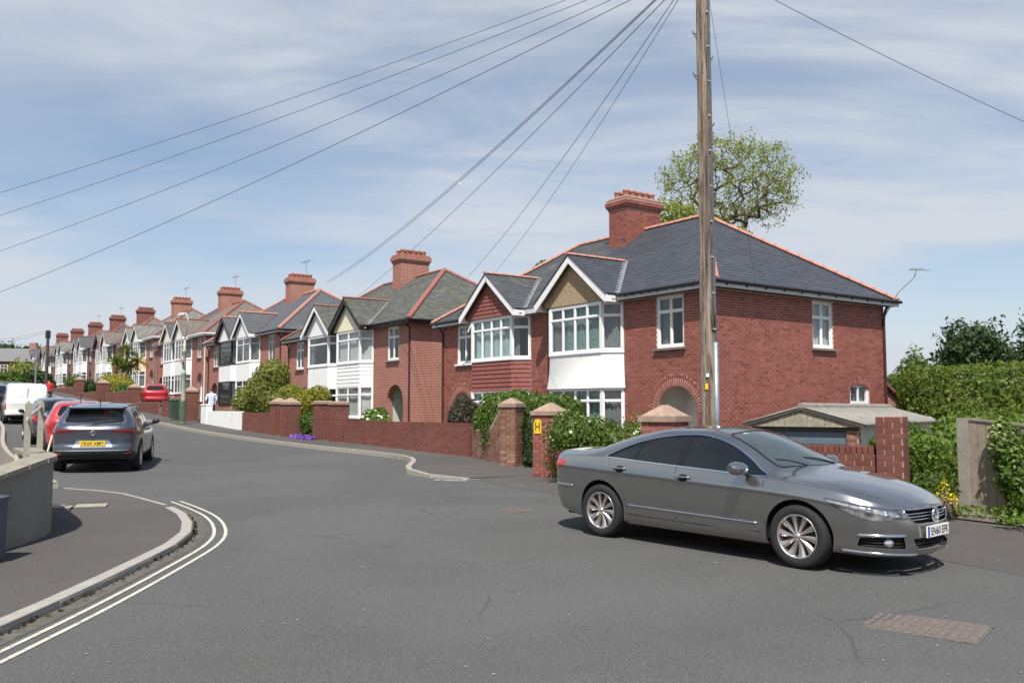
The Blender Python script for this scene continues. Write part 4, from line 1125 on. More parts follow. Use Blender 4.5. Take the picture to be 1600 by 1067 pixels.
for k, (s, lb) in enumerate(((40.5, 'capped pier beside the yellow shrub wall'), (50.2, 'first of two far capped piers up the street'), (51.2, 'second of two far capped piers up the street'), (60.8, 'tiny capped pier farthest up the street'))):
    x, y = W2(s, 7.2); pier(x, y, .6, 1.4, RS, lb, 'pyramid', 'brown_brick')
# yellow H sign on the pier
e = empty('hydrant_sign', (0, 0, 0), 0, 'yellow hydrant sign with a black H on a brick gate pier', 'sign')
e.matrix_basis = Matrix.Translation((.86, 19.62, p2.location.z)) @ Matrix.Rotation(R(-30), 4, 'Z') @ Matrix.Translation((-.16, -.305, 1.10))
MB().prism([(-.09, 0, -.15), (.09, 0, -.15), (.09, 0, .1), (.05, 0, .16), (-.05, 0, .16), (-.09, 0, .1)], (0, -.012, 0)).build('plate', M['yellow_sign'], e)
mb = MB(); mb.box(-.055, -.035, -.016, -.012, -.09, .1); mb.box(.035, .055, -.016, -.012, -.09, .1); mb.box(-.035, .035, -.0155, -.012, -.012, .012); mb.build('letter_h', M['ink'], e)

# ------------------------------------------------------------------ the left corner wall, rails and bin
def wall_along(name, pts, h, th, mat, label, cop, cat='wall'):
    pts = smooth_line(pts, 2); e = empty(name, (pts[0].x, pts[0].y, 0), 0, label, cat); o0 = Vector((pts[0].x, pts[0].y))
    L = []; Rr = []
    for i, p in enumerate(pts):
        t = (pts[min(i+1, len(pts)-1)] - pts[max(i-1, 0)]).normalized(); n = Vector((t.y, -t.x)); L.append(p - o0 + n*th/2); Rr.append(p - o0 - n*th/2)
    hf = h if callable(h) else (lambda p: h)
    P = []
    for a, b, c_ in zip(L, Rr, pts): P.append([(a.x, a.y, -.2), (a.x, a.y, hf(c_)), (b.x, b.y, hf(c_)), (b.x, b.y, -.2)])
    mb = MB().grid(P, flip=True); mb.poly(P[0]); mb.poly(P[-1][::-1]); mb.build('render', M[mat], e)
    # coping slabs, one by one
    C = resample(pts, .46)
    for a, b in zip(C, C[1:]):
        d = (b-a); l = d.length; c = (a+b)/2 - o0
        o = MB().box(-l/2+.005, l/2-.005, -th/2-.04, th/2+.04, 0, .055).build('coping_slab', M[cop], e)
        o.location = (c.x, c.y, (hf(a)+hf(b))/2 + .001 + random.uniform(0, .004)); o.rotation_euler = (0, -math.atan2(hf(b)-hf(a), l), math.atan2(d.y, d.x))
    return e
wall_along('boundary_wall', [(-5.75, 2.0), (-5.6, 6.0), (-5.58, 8.5), (-5.56, 9.9), (-5.64, 10.6), (-5.95, 11.25), (-6.6, 12.2), (-7.3, 13.2)], (lambda p: .955 - .13*max(0, 10.3-p.y)), .22, 'wall_render', 'grey rendered corner wall with stone coping at the left edge', 'coping')
for k, (x, y, lb) in enumerate(((-6.38, 11.6, 'weathered wooden rail post nearer the camera on the corner wall'), (-6.80, 12.7, 'weathered wooden rail post farther along the corner wall'))):
    mb = MB(); w = .036
    mb.box(-w, w, -w, w, .0, 1.62); mb.prism([(-w, -w, 1.62), (w, -w, 1.62), (0, -w, 1.66)], (0, 2*w, 0))
    o = mb.build('rail_post', M['rail_wood']); o.location = (x, y, gxy(x, y)); o.rotation_euler = (0, 0, R(35)); tag(o, lb, 'post', 'rail posts on the corner wall')
tag(MB().tube([(-6.28, 11.4, 1.44), (-6.38, 11.6, 1.48), (-6.80, 12.7, 1.62), (-6.86, 12.85, 1.64)], .02, 8).build('hand_rail', M['rail_wood']), 'sloping timber handrail joining the two rail posts', 'handrail')
tag(MB().tube([(-6.98, 12.95, .3), (-6.86, 13.15, 1.2)], .013, 7).build('leaning_pole', M['cream_paint']), 'thin pale pole leaning behind the rail posts', 'pole')
o = MB().box(-.14, .14, -.14, .14, -.1, .86).build('step_block', M['cream_block']); o.location = (-7.06, 12.85, .1); o.rotation_euler = (0, 0, R(35)); tag(o, 'cream painted block behind the wooden rail posts', 'block')
e = empty('utility_box', (-5.27, 8.78, .1), R(4), 'dark blue-grey street cabinet cut off by the left picture edge', 'cabinet')
mb = MB(); mb.box(-.16, .16, -.22, .22, 0, .58); mb.prism([(-.18, -.24, .58), (.18, -.24, .58), (.18, -.24, .61), (0, -.24, .64), (-.18, -.24, .61)], (0, .48, 0)); mb.build('casing', M['bin_blue'], e)
MB().box(.16, .166, -.17, .17, .05, .52).build('door', M['bin_blue'], e)

# ------------------------------------------------------------------ telegraph pole and wires
PX, PY = 3.36, 15.0
e = empty('telegraph_pole', (PX, PY, 0), 0, 'tall weathered wooden telegraph pole with cables and climbing steps', 'telegraph pole')
P = []
for k in range(30):
    z = -.4 + 10.6*k/29; P.append((.004*math.sin(k), .004*math.cos(k*1.7), z))
MB().tube(P, [.142 - .0042*(k/29*10) for k in range(30)], 18).build('shaft', M['pole_wood'], e, True)
for k, (z, sx, an) in enumerate(((8.15, -1, 200), (7.75, 1, 20), (7.4, -1, 200), (6.55, 1, 20), (6.0, -1, 200), (5.2, 1, 20))):
    d = Vector((math.cos(R(an)), math.sin(R(an)), 0)); r = .12
    MB().tube([d*r + Vector((0, 0, z)), d*(r+.07) + Vector((0, 0, z+.005)), d*(r+.085) + Vector((0, 0, z+.05))], .011, 6).tube([d*r + Vector((0, 0, z-.09)), d*(r+.06) + Vector((0, 0, z))], .009, 5).build('climbing_step', M['cast_iron'], e)
def pole_cable(off, z0, z1, r, mat):
    a = R(off); pts = []
    for k in range(24):
        z = z0 + (z1-z0)*k/23; rr = .142 - .0042*z + r*1.0; aa = a + .05*math.sin(k*1.1+off)
        pts.append((rr*math.cos(aa), rr*math.sin(aa), z))
    MB().tube(pts, r, 6).build('cable_run', M[mat], e, True)
pole_cable(-48, 3.0, 10, .016, 'cable'); pole_cable(-30, 2.5, 10, .014, 'cable'); pole_cable(-12, 2.8, 10, .012, 'cable'); pole_cable(-66, 2.9, 8.2, .009, 'cable'); pole_cable(-100, 4, 6, .007, 'cable')
MB().tube([(.105, -.115, .2), (.105, -.115, 2.72)], .045, 12).build('cable_guard', M['galvanised'], e, True)
for k in range(22):
    z = 2.95 + k*.31; rr = .142 - .0042*z + .01; a = R(-50 + 40*(k % 2) + 5*math.sin(k))
    MB().box(-.03, .035, -.008, .012, -.007, .007, M=Matrix.Translation((rr*math.cos(a), rr*math.sin(a)-.012, z)) @ Matrix.Rotation(a+PI/2, 4, 'Z')).build('cable_clip', M['sign_white'], e)
MB().box(-.05, .0, -.148, -.143, 2.13, 2.19, M=Matrix.Rotation(R(-8), 4, 'Z')).build('number_plate', M['sign_white'], e)
MB().box(-.06, -.01, -.148, -.143, 1.92, 2.02, M=Matrix.Rotation(R(-12), 4, 'Z')).build('warning_label', M['yellow_sign'], e)
top = Vector((PX, PY, 9.45))
def wire(a, b, sag, label, r=.011, grp='overhead wires'):
    a = Vector(a); b = Vector(b); pts = [a.lerp(b, i/40) - Vector((0, 0, sag*4*(i/40)*(1-i/40))) for i in range(41)]
    return tag(MB().tube(pts, r*.55, 5).build('overhead_wire', M['cable'], None, True), label, 'wire', grp)
def at(px_, py_, d):     # point at distance d along y seen at photo pixel, used to find where wires land
    pit = math.atan2(104.5, 1370); yy = (533.5-py_)/1370; v = Vector(((px_-800)/1370, math.cos(pit)-yy*math.sin(pit), math.sin(pit)+yy*math.cos(pit)))
    return Vector((0, 0, 1.6)) + v*(d/v.y)
wire(top+Vector((-.1, -.1, .2)), at(-260, 376, 20), .25, 'uppermost wire of the four running to the left edge', .010)
wire(top+Vector((-.1, -.05, .12)), at(-260, 416, 26), .3, 'second wire down of the four running to the left edge', .011)
wire(top+Vector((-.1, 0, .05)), at(-260, 473, 32), .5, 'third wire down of the four running to the left edge', .012)
wire(top+Vector((-.1, 0, -.05)), at(-260, 547, 38), .6, 'lowest wire of the four running to the left edge', .014)
wire(top+Vector((-.08, .05, .1)), at(508, 442, 54), .5, 'left wire of the close pair dropping to the third chimney', .017)
wire(top+Vector((-.05, .05, .1)), at(514, 441, 54), .5, 'right wire of the close pair dropping to the third chimney', .017)
wire(top+Vector((-.03, .05, .02)), at(556, 466, 50), .3, 'single wire dropping behind the mossy roof chimney', .016)
wire(top+Vector((0, .05, .1)), at(731, 433, 36), .3, 'left of two steep wires dropping to the tile-hung gable house', .014)
wire(top+Vector((.03, .05, .1)), at(772, 428, 36), .3, 'right of two steep wires dropping to the tile-hung gable house', .012)
wire(top+Vector((.1, 0, .0)), at(1830, 286, 22), .2, 'wire running from the pole to the right picture edge', .012)
wire(top+Vector((.12, 0, -.6)), Vector(hA.matrix_basis @ Vector((HW+.4, 1.35, 5.2))), .12, 'thin dropper wire from the pole to the corner house eaves', .007)
# ------------------------------------------------------------------ street furniture up the road
x, y = W2(24.8, 8.3); zl = gxy(x, y)+.1
e = empty('street_lamp', (x, y, zl), RS, 'old green and cream street lamp with swan-neck and small round sign', 'street lamp')
MB().lathe([(.0, 0), (.20, 0), (.20, .06), (.17, .1), (.165, 1.05), (.13, 1.12), (.0, 1.13)], 16).build('base', M['lamp_green'], e, False)
MB().lathe([(.10, 1.1), (.10, 2.3), (.115, 2.32), (.115, 2.4), (.085, 2.45), (.075, 3.3), (.10, 3.32), (.10, 3.45), (.06, 3.5), (.055, 3.9), (.0, 3.92)], 14).build('column', M['lamp_cream'], e, True)
MB().tube([(0, 0, 3.85), (.05, 0, 4.1), (.38, 0, 4.45), (.46, 0, 4.75), (.36, 0, 5.0), (.1, 0, 5.12), (-.25, 0, 5.13)], .03, 8).build('swan_neck', M['lamp_cream'], e, True)
MB().prism([(-.25, -.12, 5.08), (-1.0, -.1, 5.10), (-1.05, 0, 5.11), (-1.0, .1, 5.10), (-.25, .12, 5.08)], (0, 0, .12)).build('lantern', M['sign_white'], e)
MB().lathe([(.0, 0), (.19, 0), (.19, .02), (0, .021)], 20, Matrix.Translation((.10, -.13, 2.95)) @ Matrix.Rotation(R(90), 4, 'X')).build('round_sign', M['sign_white'], e)
q = mobj('sign_text', text_mesh('20', .2), M['ink'], e); q.matrix_basis = Matrix.Translation((.10, -.158, 2.94)) @ Matrix.Rotation(R(90), 4, 'X')
MB().lathe([(.165, 0), (.19, 0), (.19, .004), (.165, .004)], 24, Matrix.Translation((.10, -.152, 2.95)) @ Matrix.Rotation(R(90), 4, 'X')).build('sign_ring', M['sign_red'], e)
MB().box(-.25, -.13, -.05, .05, 3.0, 3.5).build('control_box', M['grey_metal'], e)
p = at(72, 600, 98); zb = gxy(p.x, p.y)
e = empty('telegraph_pole', (p.x, p.y, zb), 0, 'distant dark telegraph pole up the street on the left', 'telegraph pole')
ph = at(72, 516, 98).z - zb
MB().tube([(0, 0, -.2), (0, 0, ph)], [.2, .15], 8).build('shaft', M['dark_bark'], e); MB().box(-.22, .22, -.15, .15, ph-.9, ph-.1).build('junction_box', M['black_paint'], e)
tp = Vector((p.x, p.y, zb+ph))
wire(tp, at(-120, 528, 70), .6, 'thin wire from the distant pole to the left edge', .022); wire(tp-Vector((0, 0, .2)), at(-120, 533, 60), .6, 'lower thin wire from the distant pole to the left edge', .02)
p = at(55, 604, 80); zb = gxy(p.x, p.y)
e = empty('street_lamp', (p.x, p.y, zb), 0, 'slim modern street lamp far up the street on the left', 'street lamp')
ph = at(55, 541, 80).z - zb
MB().tube([(0, 0, 0), (0, 0, ph)], [.09, .06], 8).build('column', M['grey_metal'], e); MB().box(-.75, .05, -.1, .1, ph, ph+.08).build('lantern', M['grey_metal'], e)
x, y = W2(28.8, 7.6); e = empty('wheelie_bin', (x, y, gxy(x, y)+.1), RS, 'dark green wheelie bin against the brick wall by the street lamp', 'bin')
MB().prism([(-.24, -.26, .08), (.24, -.26, .08), (.28, -.3, .98), (-.28, -.3, .98)], (0, .55, 0)).build('body', M['bin_green'], e); MB().prism([(-.3, -.33, .98), (.3, -.33, .98), (.27, -.3, 1.06), (-.27, -.3, 1.06)], (0, .66, 0)).build('lid', M['bin_green'], e)
for sx in (-.2, .2): MB().lathe([(0, 0), (.1, 0), (.1, .05), (0, .05)], 12, Matrix.Translation((sx, .26, .1)) @ Matrix.Rotation(R(90), 4, 'Y')).build('wheel', M['black_paint'], e)

# ------------------------------------------------------------------ garage beside the corner house
gx, gy = 7.13, 18.0; ga = math.atan2(.8, .6); GZ0 = -.75
e = empty('garage', (gx, gy, GZ0), ga - PI/2, 'low garage with corrugated grey roof and weathered boarded gable', 'garage')
# local: x to the right along the front is reversed: garage spans x in [-2.5, 0], y back
GWd, GL, GE, GR = 2.45, 7.4, 2.02, 2.36
mb = MB(); mb.box(-.22, -.1, .25, GL-.2, 0, GE); mb.box(-GWd+.1, -GWd+.22, .25, GL-.2, 0, GE); mb.box(-GWd+.1, -.1, GL-.3, GL-.2, 0, GE+.1); mb.build('wall', M['garage_render'], e)
for x0, nm in ((-.32, 1), (-GWd+.1, 0)):
    bk = Bricks(); MB().box(x0, x0+.24, .12, .25, 0, GE).build('front_pier', M['mortar'], e); bk.face((x0, .12, 0), (1, 0, 0), (0, -1, 0), .24, 0, GE); bk.face((x0+.24, .12, 0), (0, 1, 0), (1, 0, 0), .13, 0, GE); bk.emit(e, M['buff_brick'], 300)
d = MB().box(-GWd+.34, -.32, .18, .22, 0, GE-.12).build('garage_door', M['garage_door'], e)
for k in range(6): MB().box(-GWd+.36, -.34, .165, .18, .15+k*.29, .15+k*.29+.255).build('door_panel', M['garage_door'], d)
MB().box(-GWd+.1, -.1, .10, .16, GE-.14, GE-.06).build('lintel', M['dark_bark'], e)
nb = 20
for k in range(nb):
    x0 = -GWd + GWd*k/nb; x1 = -GWd + GWd*(k+1)/nb - .006; f = lambda x: GE - .02 + (GR-GE-.04)*(1-abs(x+GWd/2)/(GWd/2))
    MB().prism([(x0, .04, GE-.06), (x1, .04, GE-.06), (x1, .04, f(x1)), (x0, .04, f(x0))], (0, .025, 0)).build('gable_board', M['weathered_board'], e)
mb = MB()
for s in (-1, 1):
    a = Vector((-GWd/2, .0, GR+.01)); b = Vector((-GWd/2 + s*(GWd/2+.06), .0, GE-.015)); mb.prism([a, b, b-Vector((0, 0, .06)), a-Vector((0, 0, .06))], (0, .04, 0))
mb.build('verge_board', M['dark_bark'], e)
P = []
nx = 2*36
for s in (-1, 1):
    P = []
    for i in range(61*3):
        y_ = .0 + GL*i/(61*3-1); z_ = .024*math.sin(2*PI*y_/.146)
        P.append([(-GWd/2, y_, GR+.03+z_*.9), (-GWd/2 + s*(GWd/2+.10), y_, GE+.0+z_)])
    mb = MB().grid(P, flip=s < 0); o = mb.build('roof_sheet', M['asbestos'], e, True); md = o.modifiers.new('thick', 'SOLIDIFY'); md.thickness = .012
MB().tube([(-GWd/2, 0, GR+.04), (-GWd/2, GL, GR+.04)], .07, 8).build('ridge_cap', M['asbestos'], e)
# ------------------------------------------------------------------ fence on the right
fa = Vector((6.95, 13.55)); fb = Vector((9.4, 10.2)); fd = (fb-fa); FL = fd.length; frz = math.atan2(fd.y, fd.x)
e = empty('fence', (fa.x, fa.y, 0), frz, 'weathered grey vertical board fence with a stout end post', 'fence')
MB().box(-.075, .075, -.075, .075, -.1, 1.46).build('post', M['fence_post'], e)
n = int(FL/.125)
for k in range(n):
    x0 = .08 + k*.125; tp_ = 1.43 - .10*x0; tt = random.uniform(-.01, .01)
    MB().prism([(x0, .0, .02), (x0+.118, .0, .02), (x0+.118, .0, tp_-.0118+tt*.3), (x0, .0, tp_+tt*.3)], (0, .022 + .006*(k % 2), 0)).build('board', M['fence_wood'], e)
MB().prism([(.1, -.02, 1.455), (FL, -.02, 1.455-.1*FL), (FL, -.02, 1.42-.1*FL), (.1, -.02, 1.42)], (0, .07, 0)).build('capping_rail', M['fence_wood'], e)
for zz_ in (.3, 1.0): MB().box(.1, FL, .03, .08, zz_-.04, zz_+.04).build('rail', M['fence_wood'], e)
MB().tube([(HW*0-.12, -.07, 5.05), (-.12, -.07, F0)], .035, 7).build('downpipe', M['brown_pipe'], HOUSES[1])
# house closing the far end of the street
p = at(18, 590, 150); e = empty('house', (p.x, p.y, 5.0), R(12), 'distant brick house with grey roof closing the far end of the street', 'house')
MB().box(-7, 5.2, 0, 8, -1, 4.6).build('wall', M['brickwork_dark'], e)
mb = MB(); mb.poly([(-7.4, -.4, 4.6), (5.6, -.4, 4.6), (3.6, 4, 7.1), (-6, 4, 7.1)]); mb.poly([(5.6, -.4, 4.6), (5.6, 8.4, 4.6), (3.6, 4, 7.1)]); mb.poly([(5.6, 8.4, 4.6), (-7.4, 8.4, 4.6), (-6, 4, 7.1), (3.6, 4, 7.1)]); mb.poly([(-7.4, 8.4, 4.6), (-7.4, -.4, 4.6), (-6, 4, 7.1)]); mb.poly([(-7.4, -.4, 4.59), (-7.4, 8.4, 4.59), (5.6, 8.4, 4.59), (5.6, -.4, 4.59)]); mb.build('roof', M['rooftile_grey'], e)
for (x0, z0) in ((-5.5, 2.6), (-1.9, 2.6), (2.2, 2.6), (-5.5, .3), (-1.9, .3), (2.2, .3)): window(e, (x0, -.01, z0), (1, 0, 0), (0, -1, 0), 1.3, 1.5, 2, .4, False, 'white_paint', None, (.2, 'white_paint'), 'far_glass', .12)
MB().box(1.6, 2.6, 3.4, 4.6, 6.2, 8.1).build('chimney', M['brickwork'], e)
MB().box(2.6, 5.25, -1.8, -.02, -1, 2.6).build('side_extension', M['white_render'], e)

# ------------------------------------------------------------------ planting
def leaf_mesh(name, C, Nn, size, asp=1.7, fold=True):
    """C centres (n,3), Nn facing normals; small folded leaves (2 quads -> 2 tris each side)"""
    n = len(C); r = rng.normal(size=(n, 3)); a = np.cross(Nn, r); a /= np.linalg.norm(a, axis=1)[:, None] + 1e-9
    b = np.cross(Nn, a); s = size*rng.uniform(.6, 1.35, (n, 1)); l = s*asp/2; w = s/2
    V = np.empty((n, 4, 3)); V[:, 0] = C - a*l; V[:, 1] = C + b*w*.8 + a*l*.1 + Nn*w*.25; V[:, 2] = C + a*l; V[:, 3] = C - b*w*.8 + a*l*.1 + Nn*w*.25
    me = bpy.data.meshes.new(name); me.vertices.add(4*n); me.vertices.foreach_set('co', V.reshape(-1).astype(np.float32))
    idx = np.arange(4*n).reshape(n, 4); tri = np.concatenate([idx[:, [0, 1, 2]], idx[:, [0, 2, 3]]], 1).reshape(-1)
    me.loops.add(len(tri)); me.loops.foreach_set('vertex_index', tri.astype(np.int32)); me.polygons.add(2*n)
    me.polygons.foreach_set('loop_start', np.arange(0, 6*n, 3, dtype=np.int32)); me.polygons.foreach_set('loop_total', np.full(2*n, 3, dtype=np.int32))
    me.update(calc_edges=True)
    at_ = me.attributes.new('tint', 'FLOAT', 'FACE'); at_.data.foreach_set('value', np.repeat(rng.uniform(0, 1, n), 2).astype(np.float32))
    me.validate(); return me
def fbm(P, f, seed):
    r = np.random.default_rng(seed); out = np.zeros(len(P))
    for k in range(5):
        d = r.normal(size=3); d /= np.linalg.norm(d); out += np.sin(P @ d * f * (1.0 + .45*k) + r.uniform(0, 6.3))/(1+.35*k)
    return out/3.0
def blob_points(n, ctr, rad, seed, rough=.22, shell=.55, box=0., freq=1.0):
    r = np.random.default_rng(seed); D = r.normal(size=(n, 3)); D /= np.linalg.norm(D, axis=1)[:, None]
    if box:       # push the sphere towards a box for clipped hedges
        D2 = D/np.max(np.abs(D), axis=1)[:, None]; D = D*(1-box) + D2*box
    rad = np.array(rad); k = 1 + rough*fbm(D*rad, 2.2*freq, seed) + rough*.5*fbm(D*rad, 6*freq, seed+1)
    t = shell + (1-shell)*r.uniform(0, 1, n)**.6
    P = D*rad*(k*t)[:, None]; Nn = D/rad; Nn /= np.linalg.norm(Nn, axis=1)[:, None]
    Nn = Nn + r.normal(size=(n, 3))*.65; Nn /= np.linalg.norm(Nn, axis=1)[:, None]
    return P + np.array(ctr), Nn
def core_mesh(ctr, rad, seed, rough, box, k=.80, freq=1.):
    bm = bmesh.new(); bmesh.ops.create_icosphere(bm, subdivisions=4, radius=1); me = bpy.data.meshes.new('inner_foliage')
    D = np.array([v.co[:] for v in bm.verts]); 
    if box: D2 = D/np.max(np.abs(D), axis=1)[:, None]; D = D*(1-box) + D2*box
    rad = np.array(rad); q = k*(1 + rough*fbm(D*rad, 2.2*freq, seed) + rough*.5*fbm(D*rad, 6*freq, seed+1)); P = D*rad*q[:, None] + np.array(ctr)
    P += np.random.default_rng(seed).normal(size=P.shape)*.02*min(rad)
    for v, p in zip(bm.verts, P): v.co = p
    bm.to_mesh(me); bm.free(); at_ = me.attributes.new('tint', 'FLOAT', 'FACE'); at_.data.foreach_set('value', np.random.default_rng(seed).uniform(0, 1, len(me.polygons)).astype(np.float32)); return me
def shrub(name, x, y, z, blobs, n, size, mat, label, cat='shrub', seed=1, rough=.22, box=0., shell=.62, asp=1.7, core=.80, stems=True, extra=(), rz=0, freq=1.0, group=None):
    """blobs: list of (ctr, radii) in local coords"""
    e = empty(name, (x, y, z), rz, label, cat, group); tot = sum(b[1][0]*b[1][1] + b[1][0]*b[1][2] + b[1][1]*b[1][2] for b in blobs)
    Cs, Ns = [], []
    for i, (c, r) in enumerate(blobs):
        k = int(n*(r[0]*r[1] + r[0]*r[2] + r[1]*r[2])/tot); P, Q = blob_points(k, c, r, seed+i*7, rough, shell, box, freq); Cs.append(P); Ns.append(Q)
    P = np.concatenate(Cs); Q = np.concatenate(Ns); kp = P[:, 2] > .01; P, Q = P[kp], Q[kp]
    f = mobj('foliage', leaf_mesh('foliage', P, Q, size, asp), M[mat], e)
    if core:
        for i, (c, r) in enumerate(blobs): mobj('inner_foliage', core_mesh(c, r, seed+i*7, rough, box, core*.9, freq), M[mat], e)
    if stems:
        mb = MB(); r0 = random.Random(seed)
        for k in range(6):
            c, r = blobs[k % len(blobs)]; t = Vector(c) + Vector((r0.uniform(-.6, .6)*r[0], r0.uniform(-.6, .6)*r[1], r0.uniform(-.2, .5)*r[2]))
            b = Vector((c[0]*.8 + r0.uniform(-.1, .1), c[1]*.8, 0)); mb.tube([b, b.lerp(t, .5) + Vector((r0.uniform(-.08, .08), r0.uniform(-.08, .08), 0)), t], [.03, .022, .01], 5)
        mb.build('stem', M['bark'], e, True)
    for (mt, kk, sz, zr) in extra:
        r = np.random.default_rng(seed+99); sel = r.choice(len(P), kk); S = P[sel] + Q[sel]*size*.6; S = S[S[:, 2] > zr]
        if len(S): mobj('blossom', leaf_mesh('blossom', S, np.repeat(np.array([[0, -.8, .6]]), len(S), 0) + rng.normal(size=(len(S), 3))*.3, sz, 1.1), M[mt], e)
    return e
def crown_tree(name, x, y, z, ctr, rad, nclu, nleaf, lsize, mat, label, seed, trunk_r=.25, fork=.62, bark='bark'):
    """open crown grown towards cluster points spread through an ellipsoid; every twig hangs on the nearest limb node"""
    r = np.random.default_rng(seed); e = empty(name, (x, y, z), 0, label, 'tree', 'trees behind the houses'); ctr = np.array(ctr, float); rad = np.array(rad, float)
    D = r.normal(size=(nclu, 3)); D /= np.linalg.norm(D, axis=1)[:, None]; t = r.uniform(.25, 1, nclu)**.5
    P = ctr + D*rad*(t*(1 + .16*fbm(D*3, 1.6, seed)))[:, None]; f0 = ctr - np.array([0, 0, rad[2]*1.05]); P = P[P[:, 2] > f0[2]+.3]
    MB().tube([(0, 0, -.3), (f0[0]*.4, f0[1]*.4, f0[2]*.55), tuple(f0)], [trunk_r*1.3, trunk_r*1.05, trunk_r*.9], 10).build('trunk', M[bark], e, True)
    nodes = [f0]; par = [-1]; kids = [0]
    for p in P[np.argsort(np.linalg.norm(P - f0, axis=1))]:
        A = np.array(nodes); d = np.linalg.norm(A - p, axis=1); L0 = np.linalg.norm(A - f0, axis=1); k = int(np.argmin(d*1.0 + .25*np.maximum(0, L0 - .8*np.linalg.norm(p - f0)) )); a = A[k]
        n = max(1, int(d[k]/.55)); pr = k
        for i in range(1, n+1):
            q = a + (p-a)*i/n + r.normal(size=3)*.05 + np.array([0, 0, .10*math.sin(PI*i/n)*d[k]*.4]); nodes.append(q); par.append(pr); pr = len(nodes)-1
    w = np.ones(len(nodes))
    for i in range(len(nodes)-1, 0, -1): w[par[i]] += w[i]
    mb = MB()
    for i in range(1, len(nodes)):
        ra = min(trunk_r*.8, .0085*w[par[i]]**.52); rb = .0085*w[i]**.52; mb.tube([nodes[par[i]], nodes[i]], [min(ra, rb*1.25), rb], 5, cap=False)
    mb.build('limbs', M[bark], e, True)
    T = np.array([nodes[i] for i in range(1, len(nodes)) if w[i] < 4]); k = max(1, nleaf//len(T)); C = np.repeat(T, k, 0) + r.normal(size=(len(T)*k, 3))*.17; Nn = r.normal(size=C.shape) + np.array([0, -.3, .7]); Nn /= np.linalg.norm(Nn, axis=1)[:, None]
    mobj('crown', leaf_mesh('crown', C, Nn, lsize, 1.3), M[mat], e); return e
crown_tree('deciduous_tree', 12.1, 48, 0, (.1, 0, 13.95), (3.8, 3.2, 2.7), 760, 12000, .10, 'leaf_spring', 'large open-crowned spring-leaved tree rising behind the corner house roof', 5, .24)
shrub('deciduous_tree', 8.6, 46, 0, [((0, 0, 11.6), (1.5, 1.3, 1.3)), ((1.6, 0, 11.), (1.3, 1.2, .9)), ((3.2, 0, 10.6), (1.1, 1.1, .8))], 2200, .15, 'leaf_spring', 'yellow-green tree crown just right of the corner house chimney', 'tree', 31, .3, shell=.25, core=None)
shrub('deciduous_tree', 1.9, 50, 0, [((0, 0, 9.6), (.7, .7, .5)), ((.5, 0, 9.3), (.6, .6, .4))], 700, .14, 'leaf_hedge', 'small green treetop peeping over the roof left of the corner house chimney', 'tree', 33, .3, shell=.3, core=None)
# trees and hedge on the right
def right_tree(px_, py_, d, rx, rz_, n, mat, label, seed, size=.16):
    c = at(px_, py_, d); return shrub('garden_tree', c.x, c.y, -.5, [((0, 0, c.z+.5), (rx, rx*.9, rz_)), ((rx*.55, 0, c.z+.1), (rx*.7, rx*.7, rz_*.75)), ((-rx*.55, 0, c.z-.05), (rx*.7, rx*.7, rz_*.7)), ((rx*.1, 0, c.z-.5), (rx*1.2, rx*.9, rz_*.8))], n, size, mat, label, 'tree', seed, .5, shell=.3, core=.55, freq=1.3)
right_tree(1522, 546, 45, 1.55, 1.55, 9000, 'leaf_dark', 'dark green rounded tree behind the hedge on the right', 41)
right_tree(1432, 585, 38, .95, 1.0, 3600, 'leaf_hedge', 'lighter ragged tree between the corner house and the hedge', 43, .13)
right_tree(1398, 600, 40, .6, .7, 1200, 'leaf_bright', 'small light green tree right beside the corner house wall', 47, .12)
right_tree(1618, 556, 40, .95, 2.1, 3800, 'leaf_dark', 'dark conifer cut off by the right picture edge', 45, .14)
c = at(1640, 640, 27); shrub('hedge', c.x, c.y, -.6, [((0, 0, 1.55), (4.4, 1.4, 2.05))], 46000, .07, 'leaf_clipped', 'tall clipped green hedge behind the garage roof', 'hedge', 51, .07, box=.75, shell=.84, core=.90, stems=False, rz=R(-12), freq=2.)
c = at(1610, 665, 17); shrub('hedge_bush', c.x, c.y, 0, [((0, 0, .75), (1.1, .8, .85)), ((-1.0, .6, .7), (.8, .7, .75))], 3500, .07, 'leaf_bright', 'light green bush between the fence top and tall hedge', 'shrub', 53, .2)
shrub('laurel_bush', 6.25, 13.85, 0, [((0, .2, .68), (.5, .5, .68)), ((.1, -.1, .4), (.5, .5, .5)), ((-.2, .3, .92), (.42, .45, .34))], 7000, .048, 'leaf_hedge', 'dense green bush between the brick pillar and fence post', 'shrub', 55, .2)
shrub('laurel_bush', 6.2, 13.45, 0, [((0, .2, .92), (.5, .35, .36))], 900, .055, 'leaf_bright', 'bright leafy shoots at the top of the bush beside the fence post', 'shrub', 56, .25, core=None, stems=False)
shrub('yellow_flower', 6.22, 12.75, .05, [((0, 0, .34), (.09, .09, .2)), ((.1, 0, .2), (.1, .09, .14))], 110, .035, 'petal_yellow', 'small bright yellow plant beside the front of the grey car', 'plant', 57, .25, core=None)
shrub('climber', 7.38, 12.95, 0, [((0, 0, .95), (.32, .22, .42)), ((.12, -.1, .55), (.42, .3, .5)), ((.3, -.3, .3), (.5, .35, .38)), ((-.1, .1, 1.25), (.18, .15, .22)), ((.65, -.75, .3), (.5, .4, .38))], 6500, .048, 'leaf_hedge', 'green climbing plant covering the lower fence', 'climber', 59, .22, extra=(('leaf_bright', 900, .06, .5),))
shrub('climber', 7.22, 13.02, .95, [((0, 0, .25), (.2, .15, .25)), ((.15, -.12, .0), (.2, .16, .2))], 650, .05, 'leaf_variegated', 'pale variegated ivy hanging over the fence top', 'climber', 61, .25, core=None, stems=False)
